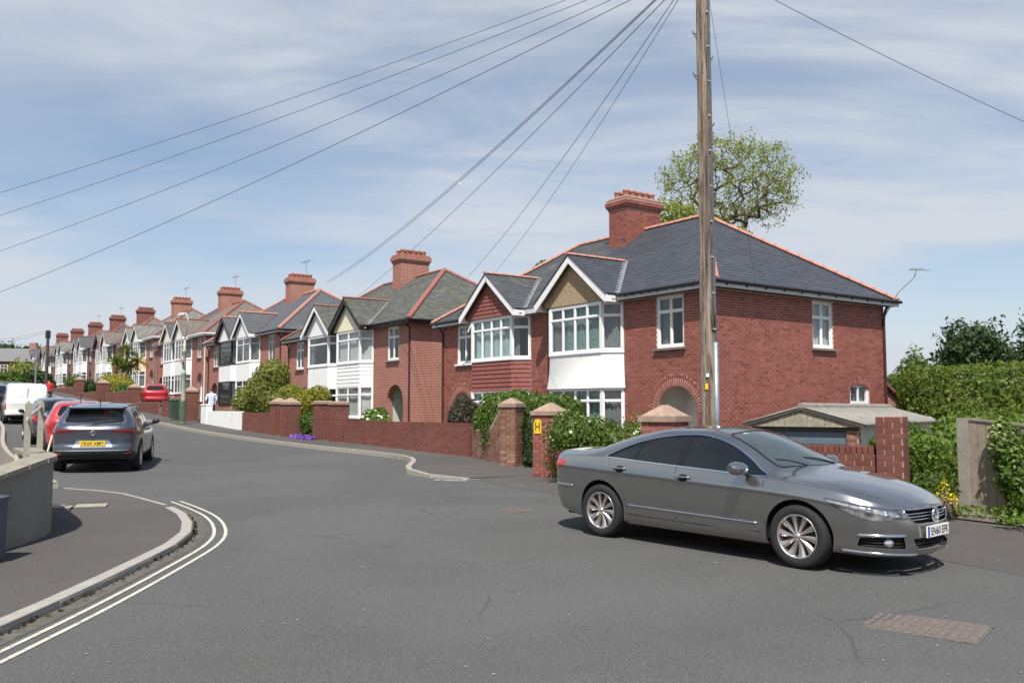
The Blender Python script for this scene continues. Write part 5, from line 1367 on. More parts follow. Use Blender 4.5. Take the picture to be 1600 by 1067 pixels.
shrub('ground_weeds', 6.9, 12.75, .03, [((0, 0, .05), (.75, .18, .10)), ((.7, -.6, .05), (.6, .2, .1))], 900, .045, 'leaf_bright', 'low weeds along the foot of the fence', 'weeds', 63, .3, core=None, stems=False, rz=R(-45))
# front gardens, from the corner leftwards
shrub('rose_bush', 1.75, 18.6, .1, [((0, 0, .8), (.62, .5, .62)), ((-.45, .25, .95), (.5, .45, .5)), ((.5, -.4, .65), (.55, .45, .55)), ((.95, -.9, .75), (.35, .35, .45))], 5200, .055, 'leaf_hedge', 'rose bush with pale blossoms between the sign pier and car roof', 'shrub', 65, .25, extra=(('petal_white', 36, .075, .7), ('leaf_variegated', 420, .055, .3)))
shrub('rose_bush', 2.3, 15.9, .05, [((0, 0, 1.15), (.35, .3, .35)), ((.1, 0, .7), (.35, .3, .5))], 800, .045, 'leaf_bright', 'sparse rose with large white blooms beside the broad-capped pier', 'shrub', 66, .3, core=None, shell=.3, extra=(('petal_white', 9, .12, .8), ('leaf_red', 120, .05, .4)))
shrub('red_shrub', 1.2, 18.2, .06, [((0, 0, .42), (.38, .3, .25)), ((.45, -.2, .55), (.3, .3, .25))], 1300, .045, 'leaf_red', 'reddish-leaved low shrub behind the boot of the grey car', 'shrub', 67, .3, core=None)
def strap_plant(x, y, z, n, L, label, seed, mat='leaf_strap'):
    r0 = random.Random(seed); e = empty('strap_leaf_plant', (x, y, z), 0, label, 'plant')
    for k in range(n):
        an = r0.uniform(0, 2*PI); out = r0.uniform(.15, .75); ll = L*r0.uniform(.7, 1.1); d = Vector((math.cos(an), math.sin(an), 0)); s = Vector((-d.y, d.x, 0)); b = d*.06*r0.random(); mb = MB(); P = []
        for i in range(6):
            t = i/5; c = b + d*(ll*out*t + .1*t*t) + Vector((0, 0, ll*(t*(1.15-out*.3) - out*.75*t*t))); w = .022*(1-t**2.2)+.002; P.append([c - s*w + Vector((0, 0, .006)), c, c + s*w + Vector((0, 0, .006))])
        mb.grid(P).build('leaf', M[mat], e, True)
strap_plant(1.02, 18.75, .1, 34, 1.05, 'clump of long strap leaves at the foot of the sign pier', 3)
strap_plant(1.22, 18.1, .08, 22, .6, 'low strap-leaved clump beside the car tail light', 4)
shrub('hedge', -.1, 23.3, .2, [((.05, .2, 1.05), (.85, .9, .82)), ((1.1, -.9, 1.0), (.9, .8, .78)), ((-.4, 1.0, .9), (.6, .6, .62))], 9500, .065, 'leaf_hedge', 'glossy green hedge bulging over the ramped brick wall and gateway', 'hedge', 69, .13, box=.45, shell=.8, core=.9, freq=1.5)
shrub('hedge', .45, 21.6, .1, [((.1, .1, .7), (.32, .5, .85))], 1600, .06, 'leaf_dark', 'dark foliage filling the narrow gateway between two capped piers', 'hedge', 70, .15, box=.3, core=.88)
x, y = W2(5.4, 5.05); shrub('conifer_bush', x, y, .2, [((0, 0, .95), (.62, .6, .8)), ((.1, -.4, .5), (.5, .5, .45))], 5200, .05, 'leaf_brown', 'dull brown-green conifer bush spilling over the dark brick wall', 'shrub', 71, .2, asp=2.6)
x, y = W2(10.4, 5.5); shrub('flowering_shrub', x, y, .35, [((0, 0, .85), (.5, .45, .42)), ((.3, -.35, .75), (.35, .35, .3))], 1500, .07, 'leaf_bright', 'small pale-flowered shrub above the long low wall', 'shrub', 73, .25, extra=(('petal_white', 60, .10, .6),))
x, y = W2(17.6, 5.3); shrub('golden_shrub', x, y, .5, [((0, 0, 1.25), (.75, .7, .75)), ((.6, 0, 1.5), (.55, .5, .5)), ((-.6, .2, 1.55), (.6, .5, .55))], 5200, .075, 'leaf_yellow', 'golden yellow shrub between the capped pier and flat piers', 'shrub', 75, .22, extra=(('leaf_hedge', 1200, .075, .2),))
x, y = W2(14.1, 6.3); shrub('green_shrub', x, y, .4, [((0, 0, .55), (.62, .5, .62))], 2200, .07, 'leaf_hedge', 'dark green shrub below the golden shrub, above purple flowers', 'shrub', 76, .2)
x, y = W2(13.35, 7.05); shrub('purple_flowers', x, y, .47, [((-.55, 0, .03), (.5, .26, .15)), ((.45, 0, .03), (.5, .26, .14))], 2200, .05, 'petal_purple', 'mat of purple flowers spilling onto the pavement', 'flowers', 77, .25, core=.7, stems=False, rz=RS)
x, y = W2(23.3, 4.9); shrub('large_bush', x, y, .7, [((0, 0, 1.5), (1.15, 1.1, 1.2)), ((.3, -.2, 2.35), (.85, .85, .8)), ((-.8, .5, 1.1), (.9, .9, .9)), ((.9, -.6, 1.0), (.8, .8, .85))], 11000, .085, 'leaf_olive', 'big rounded olive-green bush behind the brick wall', 'shrub', 79, .2)
for k, (s, o, hh, w, mt, lb) in enumerate(((48.0, 6.3, 1.2, .9, 'leaf_yellow', 'bright yellow shrub above the wall beyond the red car'), (46.2, 6.7, .8, .6, 'leaf_hedge', 'dark green shrub below the yellow one beyond the red car'), (53, 6.0, 1.4, 1.1, 'leaf_yellow', 'farther yellow-green shrub along the walls up the street'), (57, 6, .9, 1.1, 'leaf_dark', 'dark shrub in front of the spiky palm'), (66, 6, .7, .9, 'leaf_dark', 'far dark garden shrub up the street'), (78, 5, .9, 1.0, 'leaf_hedge', 'distant green shrub near the far pole'))):
    x, y = W2(s, o); shrub('garden_shrub', x, y, g(s), [((0, 0, hh), (w, w, .7)), ((w*.6, 0, hh*.6), (w*.8, w*.7, .6))], 1700, .11, mt, lb, 'shrub', 81+k, .25)
# spiky palm
x, y = W2(56, 4.6); e = empty('palm_tree', (x, y, g(56)), 0, 'spiky multi-headed palm in front of the far white bays', 'palm'); r0 = random.Random(8)
MB().tube([(0, 0, 0), (.1, 0, 1.6), (0, 0, 2.8)], [.2, .16, .13], 8).build('trunk', M['bark'], e)
for hd, (hx, hz_) in enumerate(((-.9, 3.0), (0, 3.7), (.9, 3.1), (.3, 2.6), (-.4, 2.5))):
    MB().tube([(0, 0, 2.2), (hx*.7, 0, hz_-.3), (hx, 0, hz_)], [.1, .08, .06], 6).build('limb', M['bark'], e)
    mb = MB()
    for k in range(46):
        v = Vector((r0.gauss(0, 1), r0.gauss(0, 1), r0.gauss(.25, .8))).normalized(); s = v.cross(Vector((0, 0, 1))).normalized()*.05; c = Vector((hx, 0, hz_)); tp_ = c + v*r0.uniform(.8, 1.15) - Vector((0, 0, .12)); mb.poly([c - s, c + s, (c+v*.6) + s, tp_, (c+v*.6) - s], r0.random())
    mb.build('leaf_head', M['leaf_olive'], e)
# bank of greenery left of the far houses
for k, (px_, py_, d, rx, rz_, mt, lb) in enumerate(((12, 595, 118, 2.6, 1.5, 'leaf_hedge', 'green bush in front of the distant end house, leftmost'), (38, 588, 120, 2.6, 2.3, 'leaf_olive', 'tall tan-green bush in front of the distant end house'), (56, 594, 116, 1.8, 1.5, 'leaf_dark', 'dark bush right of the distant end house'), (4, 560, 190, 6, 4, 'leaf_dark', 'dark treetops behind the distant end house'), (50, 558, 200, 6, 3, 'leaf_dark', 'far trees at the end of the white terrace'))):
    c = at(px_, py_, d); shrub('far_shrub', c.x, c.y, 4.2, [((0, 0, c.z-4.2), (rx, rx*.7, rz_)), ((rx*.6, 0, c.z-4.2-rz_*.4), (rx*.8, rx*.6, rz_*.8))], 1500, .3, mt, lb, 'shrub', 95+k, .3)
# loose leaves and grit on the tarmac
r = np.random.default_rng(3); n = 260; Pc = np.stack([r.uniform(-4, 7, n), r.uniform(5, 17, n), np.zeros(n)], 1); Pc[:, 2] = [gxy(a, b)+.008 for a, b in Pc[:, :2]]
kp = [not (p[0] < -3.3) for p in Pc]; Pc = Pc[kp]
o = mobj('grit', leaf_mesh('grit', Pc, np.repeat(np.array([[0, 0, 1.]]), len(Pc), 0) + r.normal(size=(len(Pc), 3))*.15, .018, 1.2), M['concrete_patch']); tag(o, 'scattered grit and leaf fragments on the tarmac', 'debris', None, 'stuff')
gw = []
for p in resample([q_ for q_ in LK if 6 < q_.y < 13.5], .06): gw.append((p.x + r.normal()*.02 + .03, p.y, gxy(p.x, p.y)+.015))
gw = np.array(gw)[r.uniform(size=len(gw)) < .6]
o = mobj('kerb_weeds', leaf_mesh('kerb_weeds', gw, r.normal(size=gw.shape)+np.array([1.0, 0, .2]), .03, 2.), M['leaf_brown']); tag(o, 'dry weeds growing in the gutter below the corner kerb', 'weeds', None, 'stuff')

# ------------------------------------------------------------------ vehicles
def pchip(X, Y, x):
    X = np.asarray(X, float); Y = np.asarray(Y, float); x = np.clip(np.asarray(x, float), X[0], X[-1])
    h = np.diff(X); d = np.diff(Y)/h; m_ = np.zeros(len(X)); m_[0], m_[-1] = d[0], d[-1]
    for i in range(1, len(X)-1):
        if d[i-1]*d[i] > 0: w1 = 2*h[i]+h[i-1]; w2 = h[i]+2*h[i-1]; m_[i] = (w1+w2)/(w1/d[i-1]+w2/d[i])
    k = np.clip(np.searchsorted(X, x)-1, 0, len(X)-2); t = (x-X[k])/h[k]; t2 = t*t; t3 = t2*t
    return (2*t3-3*t2+1)*Y[k] + (t3-2*t2+t)*h[k]*m_[k] + (-2*t3+3*t2)*Y[k+1] + (t3-t2)*h[k]*m_[k+1]
def tab(T, x): return pchip([p[0] for p in T], [p[1] for p in T], x)
def catm(P, n=12, closed=False):
    P = np.array(P, float); k = len(P); out = []
    rngk = range(k if closed else k-1)
    for i in rngk:
        if closed: a, b, c, d = P[(i-1) % k], P[i], P[(i+1) % k], P[(i+2) % k]
        else: a = P[max(i-1, 0)]; b = P[i]; c = P[i+1]; d = P[min(i+2, k-1)]
        for t in np.arange(n)/n: out.append(.5*((2*b) + (c-a)*t + (2*a-5*b+4*c-d)*t*t + (3*b-a-3*c+d)*t**3))
    if not closed: out.append(P[-1])
    return np.array(out)
def sd_poly(p, q):         # signed distance of points p (n,2) to closed polygon q
    n = len(q); d2 = np.full(len(p), 1e9); inside = np.zeros(len(p), bool)
    for i in range(n):
        a = q[i]; b = q[(i+1) % n]; e = b-a; w = p-a; t = np.clip((w @ e)/max(1e-12, e @ e), 0, 1); r_ = w - t[:, None]*e; d2 = np.minimum(d2, (r_**2).sum(1))
        c = (a[1] > p[:, 1]) != (b[1] > p[:, 1]); xx = (b[0]-a[0])*(p[:, 1]-a[1])/(b[1]-a[1] if abs(b[1]-a[1]) > 1e-12 else 1e-12)+a[0]; inside ^= c & (p[:, 0] < xx)
    d = np.sqrt(d2); return np.where(inside, -d, d)
def sd_line(p, q):
    d2 = np.full(len(p), 1e9)
    for a, b in zip(q, q[1:]):
        e = b-a; w = p-a; t = np.clip((w @ e)/max(1e-12, e @ e), 0, 1); r_ = w - t[:, None]*e; d2 = np.minimum(d2, (r_**2).sum(1))
    return np.sqrt(d2)
class Soup:
    """triangles with position, normal and extra coordinates: columns x y z nx ny nz A col"""
    def __init__(s, V): s.V = V            # (m,3,8)
    def clip(s, f):                        # f(points (n,8)) -> signed; returns inside(<0), outside
        V = s.V; m_ = len(V)
        if m_ == 0: return Soup(V), Soup(V)
        F = f(V.reshape(-1, 8)).reshape(m_, 3); neg = F < 0; c = neg.sum(1); ins = [V[c == 3]]; out = [V[c == 0]]; ti, to = [], []
        for v, fv, k in zip(V[(c == 1) | (c == 2)], F[(c == 1) | (c == 2)], c[(c == 1) | (c == 2)]):
            lone = np.argmax(fv < 0) if k == 1 else np.argmax(fv >= 0); a, b, d = v[lone], v[(lone+1) % 3], v[(lone+2) % 3]; fa, fb, fd = fv[lone], fv[(lone+1) % 3], fv[(lone+2) % 3]
            p = a + (b-a)*(fa/(fa-fb)); q = a + (d-a)*(fa/(fa-fd)); one = [(a, p, q)]; two = [(p, b, d), (p, d, q)]
            (ti if k == 1 else to).extend(one); (to if k == 1 else ti).extend(two)
        if ti: ins.append(np.array(ti))
        if to: out.append(np.array(to))
        return Soup(np.concatenate(ins)), Soup(np.concatenate(out))
    def mesh(s, name, off=0.):
        V = s.V; m_ = len(V); co = V[:, :, :3].reshape(-1, 3).copy(); nr = V[:, :, 3:6].reshape(-1, 3); nr = nr/(np.linalg.norm(nr, axis=1)[:, None]+1e-9); co += nr*off
        me = bpy.data.meshes.new(name); me.from_pydata(co.tolist(), [], np.arange(3*m_).reshape(-1, 3).tolist())
        me.shade_smooth()
        me.normals_split_custom_set(nr.tolist()); me.update(); return me
    def build(s, name, mat, parent, off=0.):
        if len(s.V) == 0: return None
        return mobj(name, s.mesh(name, off), mat, parent)
XZ = lambda p: p[:, [0, 2]]
class Body:
    def __init__(s, sp, step=.03, nj=30, ns=14, nr_=12):
        s.sp = sp; O = catm(sp['outline'], 24); L = np.concatenate([[0], np.cumsum(np.linalg.norm(np.diff(O, axis=0), axis=1))]); s.LT = L[-1]
        n = int(s.LT/step); A = np.linspace(0, s.LT, n+1); x = np.interp(A, L, O[:, 0]); y = np.interp(A, L, O[:, 1]); y[0] = y[-1] = 0
        tx = np.gradient(x, A); ty = np.gradient(y, A); ll = np.hypot(tx, ty); nx = -ty/ll; ny = tx/ll
        nx[0], ny[0] = -1, 0; nx[-1], ny[-1] = 1, 0
        s.A, s.x, s.y, s.nx, s.ny = A, x, y, nx, ny
        zs = tab(sp['shoulder'], x); zb = tab(sp['bottom'], x); wf = np.clip(nx, 0, 1)**2; wr = np.clip(-nx, 0, 1)**2; wsd = 1-wf-wr
        H = np.linspace(0, 1, nj+1); df = tab(sp['pf'], H); ds = tab(sp['ps'], H); dr = tab(sp['pr'], H)
        D = wf[:, None]*df + wsd[:, None]*ds + wr[:, None]*dr
        W = np.stack([x[:, None]+nx[:, None]*D, y[:, None]+ny[:, None]*D, zb[:, None]+H[None]*(zs-zb)[:, None]], 2)
        W[0, :, 1] = 0; W[-1, :, 1] = 0
        fr_ = tab(sp['railf'], x); zr = tab(sp['railz'], x); zc = tab(sp['centre'], x)
        zc = np.maximum(zc, zs+.001); zr = np.clip(zr, zs+.0005, zc)
        T = []
        for i in range(len(A)):
            ys = y[i]; b = sp.get('bulge', .03)*min(1, max(0, (zr[i]-zs[i])/.3))
            p0 = np.array([ys, zs[i]]); p2 = np.array([fr_[i]*ys, zr[i]]); mid = (p0+p2)/2 + np.array([b, b*.6]); p3 = np.array([p2[0]*.55, zr[i]+(zc[i]-zr[i])*.74]); p4 = np.array([0, zc[i]])
            pr_ = np.array([-p3[0], p3[1]]); pts = [p0, mid, p2, p3, p4]; seq = []
            ext = [2*p0-mid] + pts + [pr_]
            for k in range(1, 5):
                a, bb, c, d = ext[k-1], ext[k], ext[k+1], ext[k+2]; cnt = ns//2 if k < 3 else nr_//2
                for t in (np.arange(cnt)+1)/cnt: seq.append(.5*((2*bb)+(c-a)*t+(2*a-5*bb+4*c-d)*t*t+(3*bb-a-3*c+d)*t**3))
            seq = np.array(seq); T.append(np.stack([np.full(len(seq), x[i]), np.maximum(seq[:, 0], 0), seq[:, 1]], 1))
        G = np.concatenate([W, np.array(T)], 1); s.nj = nj; s.G = G
        du = np.gradient(G, axis=0); dv = np.gradient(G, axis=1); N_ = np.cross(du, dv); bad = np.linalg.norm(N_, axis=2) < 1e-9
        # soften the shoulder join
        Nn = N_/(np.linalg.norm(N_, axis=2)[..., None]+1e-12); Nn[bad] = [0, 0, 1]
        if Nn[len(A)//2, nj//2, 1] < 0: Nn = -Nn
        s.N = Nn; col = np.broadcast_to(np.arange(G.shape[1])[None], G.shape[:2]); AA = np.broadcast_to(A[:, None], G.shape[:2])
        full = np.concatenate([G, Nn, AA[..., None], col[..., None]], 2)
        a, b, c, d = full[:-1, :-1], full[1:, :-1], full[1:, 1:], full[:-1, 1:]
        t = np.concatenate([np.stack([a, c, b], 2).reshape(-1, 3, 8), np.stack([a, d, c], 2).reshape(-1, 3, 8)])
        e = np.linalg.norm(np.cross(t[:, 1, :3]-t[:, 0, :3], t[:, 2, :3]-t[:, 0, :3]), axis=1); t = t[e > 1e-9]
        # orient with normals
        fn = np.cross(t[:, 1, :3]-t[:, 0, :3], t[:, 2, :3]-t[:, 0, :3]); sg = (fn*t[:, 0, 3:6]).sum(1) < 0; t[sg] = t[sg][:, ::-1]
        mtri = t.copy(); mtri[:, :, 1] *= -1; mtri[:, :, 4] *= -1; mtri = mtri[:, ::-1]
        s.soup = Soup(np.concatenate([t, mtri]))
    def pt(s, A, z, side=1, off=0.):       # point and normal on the wrap at outline length A and height z
        i = np.clip(np.searchsorted(s.A, A)-1, 0, len(s.A)-2); f = (A-s.A[i])/(s.A[i+1]-s.A[i]); row = s.G[i]*(1-f)+s.G[i+1]*f; nr = s.N[i]*(1-f)+s.N[i+1]*f
        zz_ = row[:s.nj+1, 2]; p = np.array([np.interp(z, zz_, row[:s.nj+1, k]) for k in range(3)]); n = np.array([np.interp(z, zz_, nr[:s.nj+1, k]) for k in range(3)]); n /= np.linalg.norm(n)
        p = p + n*off; return Vector((p[0], p[1]*side, p[2])), Vector((n[0], n[1]*side, n[2]))
    def front(s, a, z, off=0.): return s.pt(s.LT-abs(a), z, 1 if a >= 0 else -1, off)
    def rear(s, a, z, off=0.): return s.pt(abs(a), z, 1 if a >= 0 else -1, off)
    def sideA(s, x):                       # outline length where the flank is at x
        k = len(s.A); i0 = int(k*.12); i1 = int(k*.9); return float(np.interp(x, s.x[i0:i1], s.A[i0:i1]))
    def flank(s, x, z, side, off=0.): return s.pt(s.sideA(x), z, side, off)
def mat_paint(name, col, metal=.55, rough=.32, flake=True):
    q = MN(name); dirt = q.mapr(q.noise(3, 6, .65), .45, .8, 0, .10)
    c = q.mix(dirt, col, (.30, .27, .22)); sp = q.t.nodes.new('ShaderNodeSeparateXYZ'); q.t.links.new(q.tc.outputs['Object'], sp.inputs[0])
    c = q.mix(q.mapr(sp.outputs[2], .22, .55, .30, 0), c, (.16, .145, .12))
    return q.pbr(c, rough, metal, .5, None, **{'Coat Weight': 1., 'Coat Roughness': .03})
mat_paint('paint_grey', (.36, .358, .347), .92, .19)
mat_paint('paint_bluegrey', (.095, .11, .14), .7, .32); mat_paint('paint_red', (.45, .018, .03), .1, .35); mat_paint('paint_darkblue', (.035, .05, .085), .4, .35)
mat_paint('paint_silver', (.34, .38, .45), .5, .4); mat_paint('paint_white', (.78, .78, .76), 0., .4); mat_paint('paint_black', (.018, .019, .022), .2, .35)
mat_plain('chrome', (.75, .76, .77), .12, 1., var=.02); mat_plain('alloy', (.62, .57, .53), .32, .9, var=.06); mat_plain('alloy_dark', (.16, .13, .11), .5, .6, var=.2); mat_plain('tyre', (.022, .022, .022), .85, var=.15, scale=20)
mat_plain('black_plastic', (.018, .018, .019), .55); mat_plain('gap', (.006, .006, .006), .9); mat_plain('trim_black', (.01, .01, .012), .15); mat_plain('interior', (.03, .03, .032), .85); mat_plain('seat', (.05, .05, .052), .8)
mat_plain('plate_white', (.80, .80, .78), .4, var=.02); mat_plain('plate_yellow', (.78, .55, .04), .4, var=.02); mat_plain('plate_blue', (.01, .05, .35), .4)
mat_glass('car_glass', (.70, .84, .82), 1.5, (.13, .18, .19), .62); mat_glass('tinted_glass', (.30, .36, .37), 1.2, (.010, .014, .017), .45); mat_glass('lamp_glass', (.95, .95, .95), 1.2, (.6, .6, .6), .9)  # car_glass: pale teal diffuse base paints in the windscreen's bright reflection haze
q = MN('tail_red'); q.pbr(q.mix(q.mapr(q.noise(60, 2), .4, .6), (.35, .008, .015), (.5, .03, .035)), .12, 0, .6, None, **{'Coat Weight': .8})
q = MN('tail_dark'); q.pbr(q.mix(q.mapr(q.noise(60, 2), .4, .6), (.10, .004, .008), (.17, .008, .012)), .12, 0, .6, None, **{'Coat Weight': .8})
q = MN('lamp_inner'); q.pbr(q.mix(q.mapr(q.noise(26, 3, .6), .42, .62), (.42, .43, .44), (.92, .93, .94)), .16, .8, .5)
def wheel(parent, x, y, r, w, side, spokes, twist=.0, mat='alloy', name='wheel', steer=0.):
    """axle along local y; outer face on `side`"""
    Mx = Matrix.Translation((x, y, r)) @ Matrix.Rotation(steer, 4, 'Z') @ (Matrix.Rotation(R(-90), 4, 'X') if side > 0 else Matrix.Rotation(R(90), 4, 'X'))
    rr = r*.70
    prof = [(rr*.96, -w*.48), (rr+.01, -w*.5), (r*.93, -w*.5), (r*.985, -w*.40), (r, -w*.28), (r, w*.28), (r*.985, w*.40), (r*.93, w*.5), (rr+.012, w*.485), (rr, w*.45), (rr*.97, w*.44)]
    t = MB().lathe(prof, 48, Mx).build(name, M['tyre'], parent, True)
    MB().lathe([(rr*1.005, w*.455), (rr*1.0, w*.47), (rr*.955, w*.47), (rr*.93, w*.42), (rr*.90, w*.1), (rr*.9, -w*.45)], 48, Mx).build('rim', M[mat], t, True)
    MB().lathe([(0, w*.02), (rr*.62, w*.02), (rr*.62, -w*.1), (rr*.9, -w*.12)], 32, Mx).build('brake_disc', M['alloy_dark'], t)
    if spokes:
        for k in range(spokes):
            a = 2*PI*k/spokes; mb = MB(); P = []
            for i in range(7):
                f = i/6; rad = rr*(.13 + .82*f); wd = rr*(.055 + .125*f**1.3); an = a + twist*f; z = w*(.40 - .05*math.sin(f*PI)); c = Vector((rad*math.cos(an), rad*math.sin(an), z)); tg = Vector((-math.sin(an), math.cos(an), 0))
                P.append([c - tg*wd - Vector((0, 0, .035)), c - tg*wd*.93, c + tg*wd*.25 + Vector((0, 0, .004)), c + tg*wd*.9 - Vector((0, 0, .012)), c + tg*wd - Vector((0, 0, .035))])
            mb.v = []; mb.grid([[Mx @ p for p in row] for row in P]); mb.build('spoke', M[mat], t, False)
    MB().lathe([(0, w*.47), (rr*.10, w*.465), (rr*.145, w*.44), (rr*.16, w*.38), (rr*.17, w*.1)], 20, Mx).build('hub_cap', M[mat], t, True)
    return t
def car(spec, name, loc, heading, label, detail=True):
    e = empty(name, loc, heading, label, spec.get('cat', 'car'), 'cars parked along the street'); B = Body(spec, spec.get('step', .03), spec.get('nj', 26)); S = B.soup; paint = M[spec['paint']]
    LT = B.LT; nj = B.nj
    fa = lambda p: np.stack([(LT-p[:, 6]), p[:, 2]], 1); ra = lambda p: np.stack([p[:, 6], p[:, 2]], 1)
    wrap = lambda p: p[:, 7] <= nj+.001
    # wheel arches
    for xa in spec['axles']:
        c = np.array([xa, spec['wr']+.01]); _, S = S.clip(lambda p: np.where(np.abs(p[:, 1]) > .5, np.hypot(p[:, 0]-c[0], p[:, 2]-c[1])-spec['arch'], 1.))
        for sd in (-1, 1):      # arch lip and liner
            P = []; Q = []; zc_ = spec['wr']+.01
            for i in range(25):
                an = R(-12) + R(204)*i/24; x_ = xa + spec['arch']*math.cos(an); z_ = zc_ + spec['arch']*math.sin(an)
                if z_ < .2: continue
                p, n = B.flank(x_, z_, sd); x2 = xa + (spec['arch']+.0)*math.cos(an); P.append([p, p - Vector((0, sd*.03, 0)) ]); Q.append([p - Vector((0, sd*.028, 0)), Vector((p.x, sd*.45, p.z))])
            MB().grid(P).build('arch_lip', M[spec.get('clad', spec['paint'])], e, True); MB().grid(Q).build('arch_liner', M['gap'], e, True)
            MB().box(xa-spec['arch'], xa+spec['arch'], min(sd*.43, sd*.46), max(sd*.43, sd*.46), .22, zc_+spec['arch']).build('inner_arch', M['gap'], e)
    # glass
    gl = M[spec.get('glass', 'tinted_glass')]
    for (pl, trim, pillars) in spec['side_glass']:
        q_ = catm(pl, 6, True) if len(pl) > 4 else np.array(pl, float)
        f = lambda p: np.where((p[:, 7] > nj-1.5) & (np.abs(p[:, 1]) > .3), sd_poly(XZ(p), q_), 1.)
        G_, S = S.clip(f)
        for (xa_, za_, xb_, zb_, hw) in pillars:
            ln = np.array([[xa_, za_], [xb_, zb_]]); T_, G_ = G_.clip(lambda p: sd_line(XZ(p), ln)-hw); [T_.clip(lambda p: sd*p[:, 1])[0].build('window_pillar', M['trim_black'], e, -.003) for sd in (1, -1)]
        for sd in (1, -1):
            h_, _ = G_.clip(lambda p: -sd*p[:, 1])
            # split into panes by pillars
            xs_ = sorted((pp[0]+pp[2])/2 for pp in pillars); rest = h_
            for xx_ in xs_:
                l_, rest = rest.clip(lambda p: p[:, 0]-xx_); l_.build('side_window', gl, e, -.006)
            rest.build('side_window', gl, e, -.006)
        if trim:
            T_, S = S.clip(lambda p: np.where((p[:, 7] > nj-4) & (np.abs(p[:, 1]) > .3), sd_poly(XZ(p), q_)-trim, 1.)); T_.build('window_trim', M[spec.get('trimmat', 'chrome')], e, .004)
    for nm, pl, cond in spec['ends_glass']:
        half = np.array(pl, float); poly = np.concatenate([half, (half*[1, -1])[::-1]]); q_ = poly
        if cond == 'xy': f = lambda p: np.where(p[:, 7] > nj+1, sd_poly(p[:, :2], q_), 1.)
        else: f = lambda p: np.where((p[:, 7] > nj-1.5) & (p[:, 0] < 0), sd_poly(p[:, [2, 1]], q_), 1.)
        G_, S = S.clip(f)
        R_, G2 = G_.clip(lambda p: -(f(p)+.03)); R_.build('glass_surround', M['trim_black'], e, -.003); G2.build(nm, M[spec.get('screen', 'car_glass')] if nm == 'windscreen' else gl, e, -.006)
    # lamps, grilles, plates in the end panels
    for (nm, end, pl, mat_, off, sm) in spec['panels']:
        q_ = catm(pl, 5, True) if sm else np.array(pl, float); co = fa if end == 'f' else ra; side_lim = (lambda p: p[:, 6] > LT/2) if end == 'f' else (lambda p: p[:, 6] < LT/2)
        f = lambda p: np.where(wrap(p) & side_lim(p), sd_poly(co(p), q_), 1.)
        G_, S = S.clip(f)
        halves = [G_] if min(p[0] for p in pl) <= 0 else [G_.clip(lambda p: p[:, 1])[0], G_.clip(lambda p: p[:, 1])[1]]
        for H_ in halves:
            if off < -.01:      # recessed: back plate and rim walls
                o = H_.build(nm, M[mat_], e, off)
            else: o = H_.build(nm, M[mat_], e, off)
            if nm == 'headlight' and o: H_.build('lens', M['lamp_glass'], o, .001)
    # lower cladding
    if spec.get('cladz'):
        L_, S = S.clip(lambda p: p[:, 2] - tab(spec['cladz'], p[:, 0])); L_.build('cladding', M['black_plastic'], e)
    # shut lines as true gaps
    for (view, ln, hw) in spec.get('gaps', ()):
        ln = catm(ln, 6) if len(ln) > 2 else np.array(ln, float)
        if view == 'side': f = lambda p: np.where((np.abs(p[:, 1]) > .45), sd_line(XZ(p), ln)-hw, 1.)
        elif view == 'top': f = lambda p: np.where(p[:, 7] > nj-3, sd_line(np.stack([p[:, 0], np.abs(p[:, 1])], 1), ln)-hw, 1.)
        else: f = lambda p: np.where(wrap(p) & ((p[:, 6] > LT/2) if view == 'f' else (p[:, 6] < LT/2)), sd_line((fa if view == 'f' else ra)(p), ln)-hw, 1.)
        G_, S = S.clip(f); G_.build('shut_line', M['gap'], e, -.008)
    S.build('body', paint, e)
    xr, xf = spec['axles'][1]-.3, spec['axles'][0]
    MB().box(B.x.min()+.25, B.x.max()-.25, -.62, .62, .2, .26).build('underbody', M['gap'], e)
    # cabin
    zf = spec.get('seatz', .35); sx = spec.get('seatx', (.15, -.75)); ii = M['interior']
    MB().box(spec['axles'][1]-.1, spec['axles'][0]-.35, -.7, .7, .27, .33).build('cabin_floor', ii, e)
    if detail:
        d = spec['dash']; MB().prism([(d[0], -.68, .6), (d[0]-.35, -.68, .72), (d[0]-.30, -.68, d[1]-.01), (d[0], -.68, d[1]-.02), (d[0]+.32, -.6, d[1]-.04), (d[0]+.32, -.6, .6)], (0, 1.36, 0)).build('dashboard', ii, e)
        for xx_ in sx:
            for yy_ in (-.36, .36):
                st = MB(); st.prism([(xx_+.25, yy_-.24, zf), (xx_-.25, yy_-.24, zf), (xx_-.48, yy_-.24, zf+.62), (xx_-.36, yy_-.24, zf+.64), (xx_-.16, yy_-.24, zf+.18), (xx_+.27, yy_-.24, zf+.16)], (0, .48, 0)); o = st.build('seat', M['seat'], e); bv = o.modifiers.new('soft', 'BEVEL'); bv.width = .04; bv.segments = 2
                hd = MB().box(xx_-.52, xx_-.40, yy_-.13, yy_+.13, zf+.66, zf+.84).build('head_rest', M['seat'], o); bv = hd.modifiers.new('soft', 'BEVEL'); bv.width = .04; bv.segments = 2
        ring = []
        for k in range(25):
            a = 2*PI*k/24; ring.append((sx[0]+.42 + .07*math.sin(a), -.36 + .18*math.cos(a), zf+.42 + .17*math.sin(a)))
        MB().tube(ring, .014, 6).build('steering_wheel', M['black_plastic'], e, True)
    # wheels
    for i, xa in enumerate(spec['axles']):
        for sd in (1, -1): wheel(e, xa, sd*spec['track'], spec['wr'], spec['tw'], sd, spec.get('spokes', 5) if detail else 6, spec.get('twist', .0)*sd, spec.get('rimmat', 'alloy'))
    # mirrors
    mxp = spec.get('mirror')
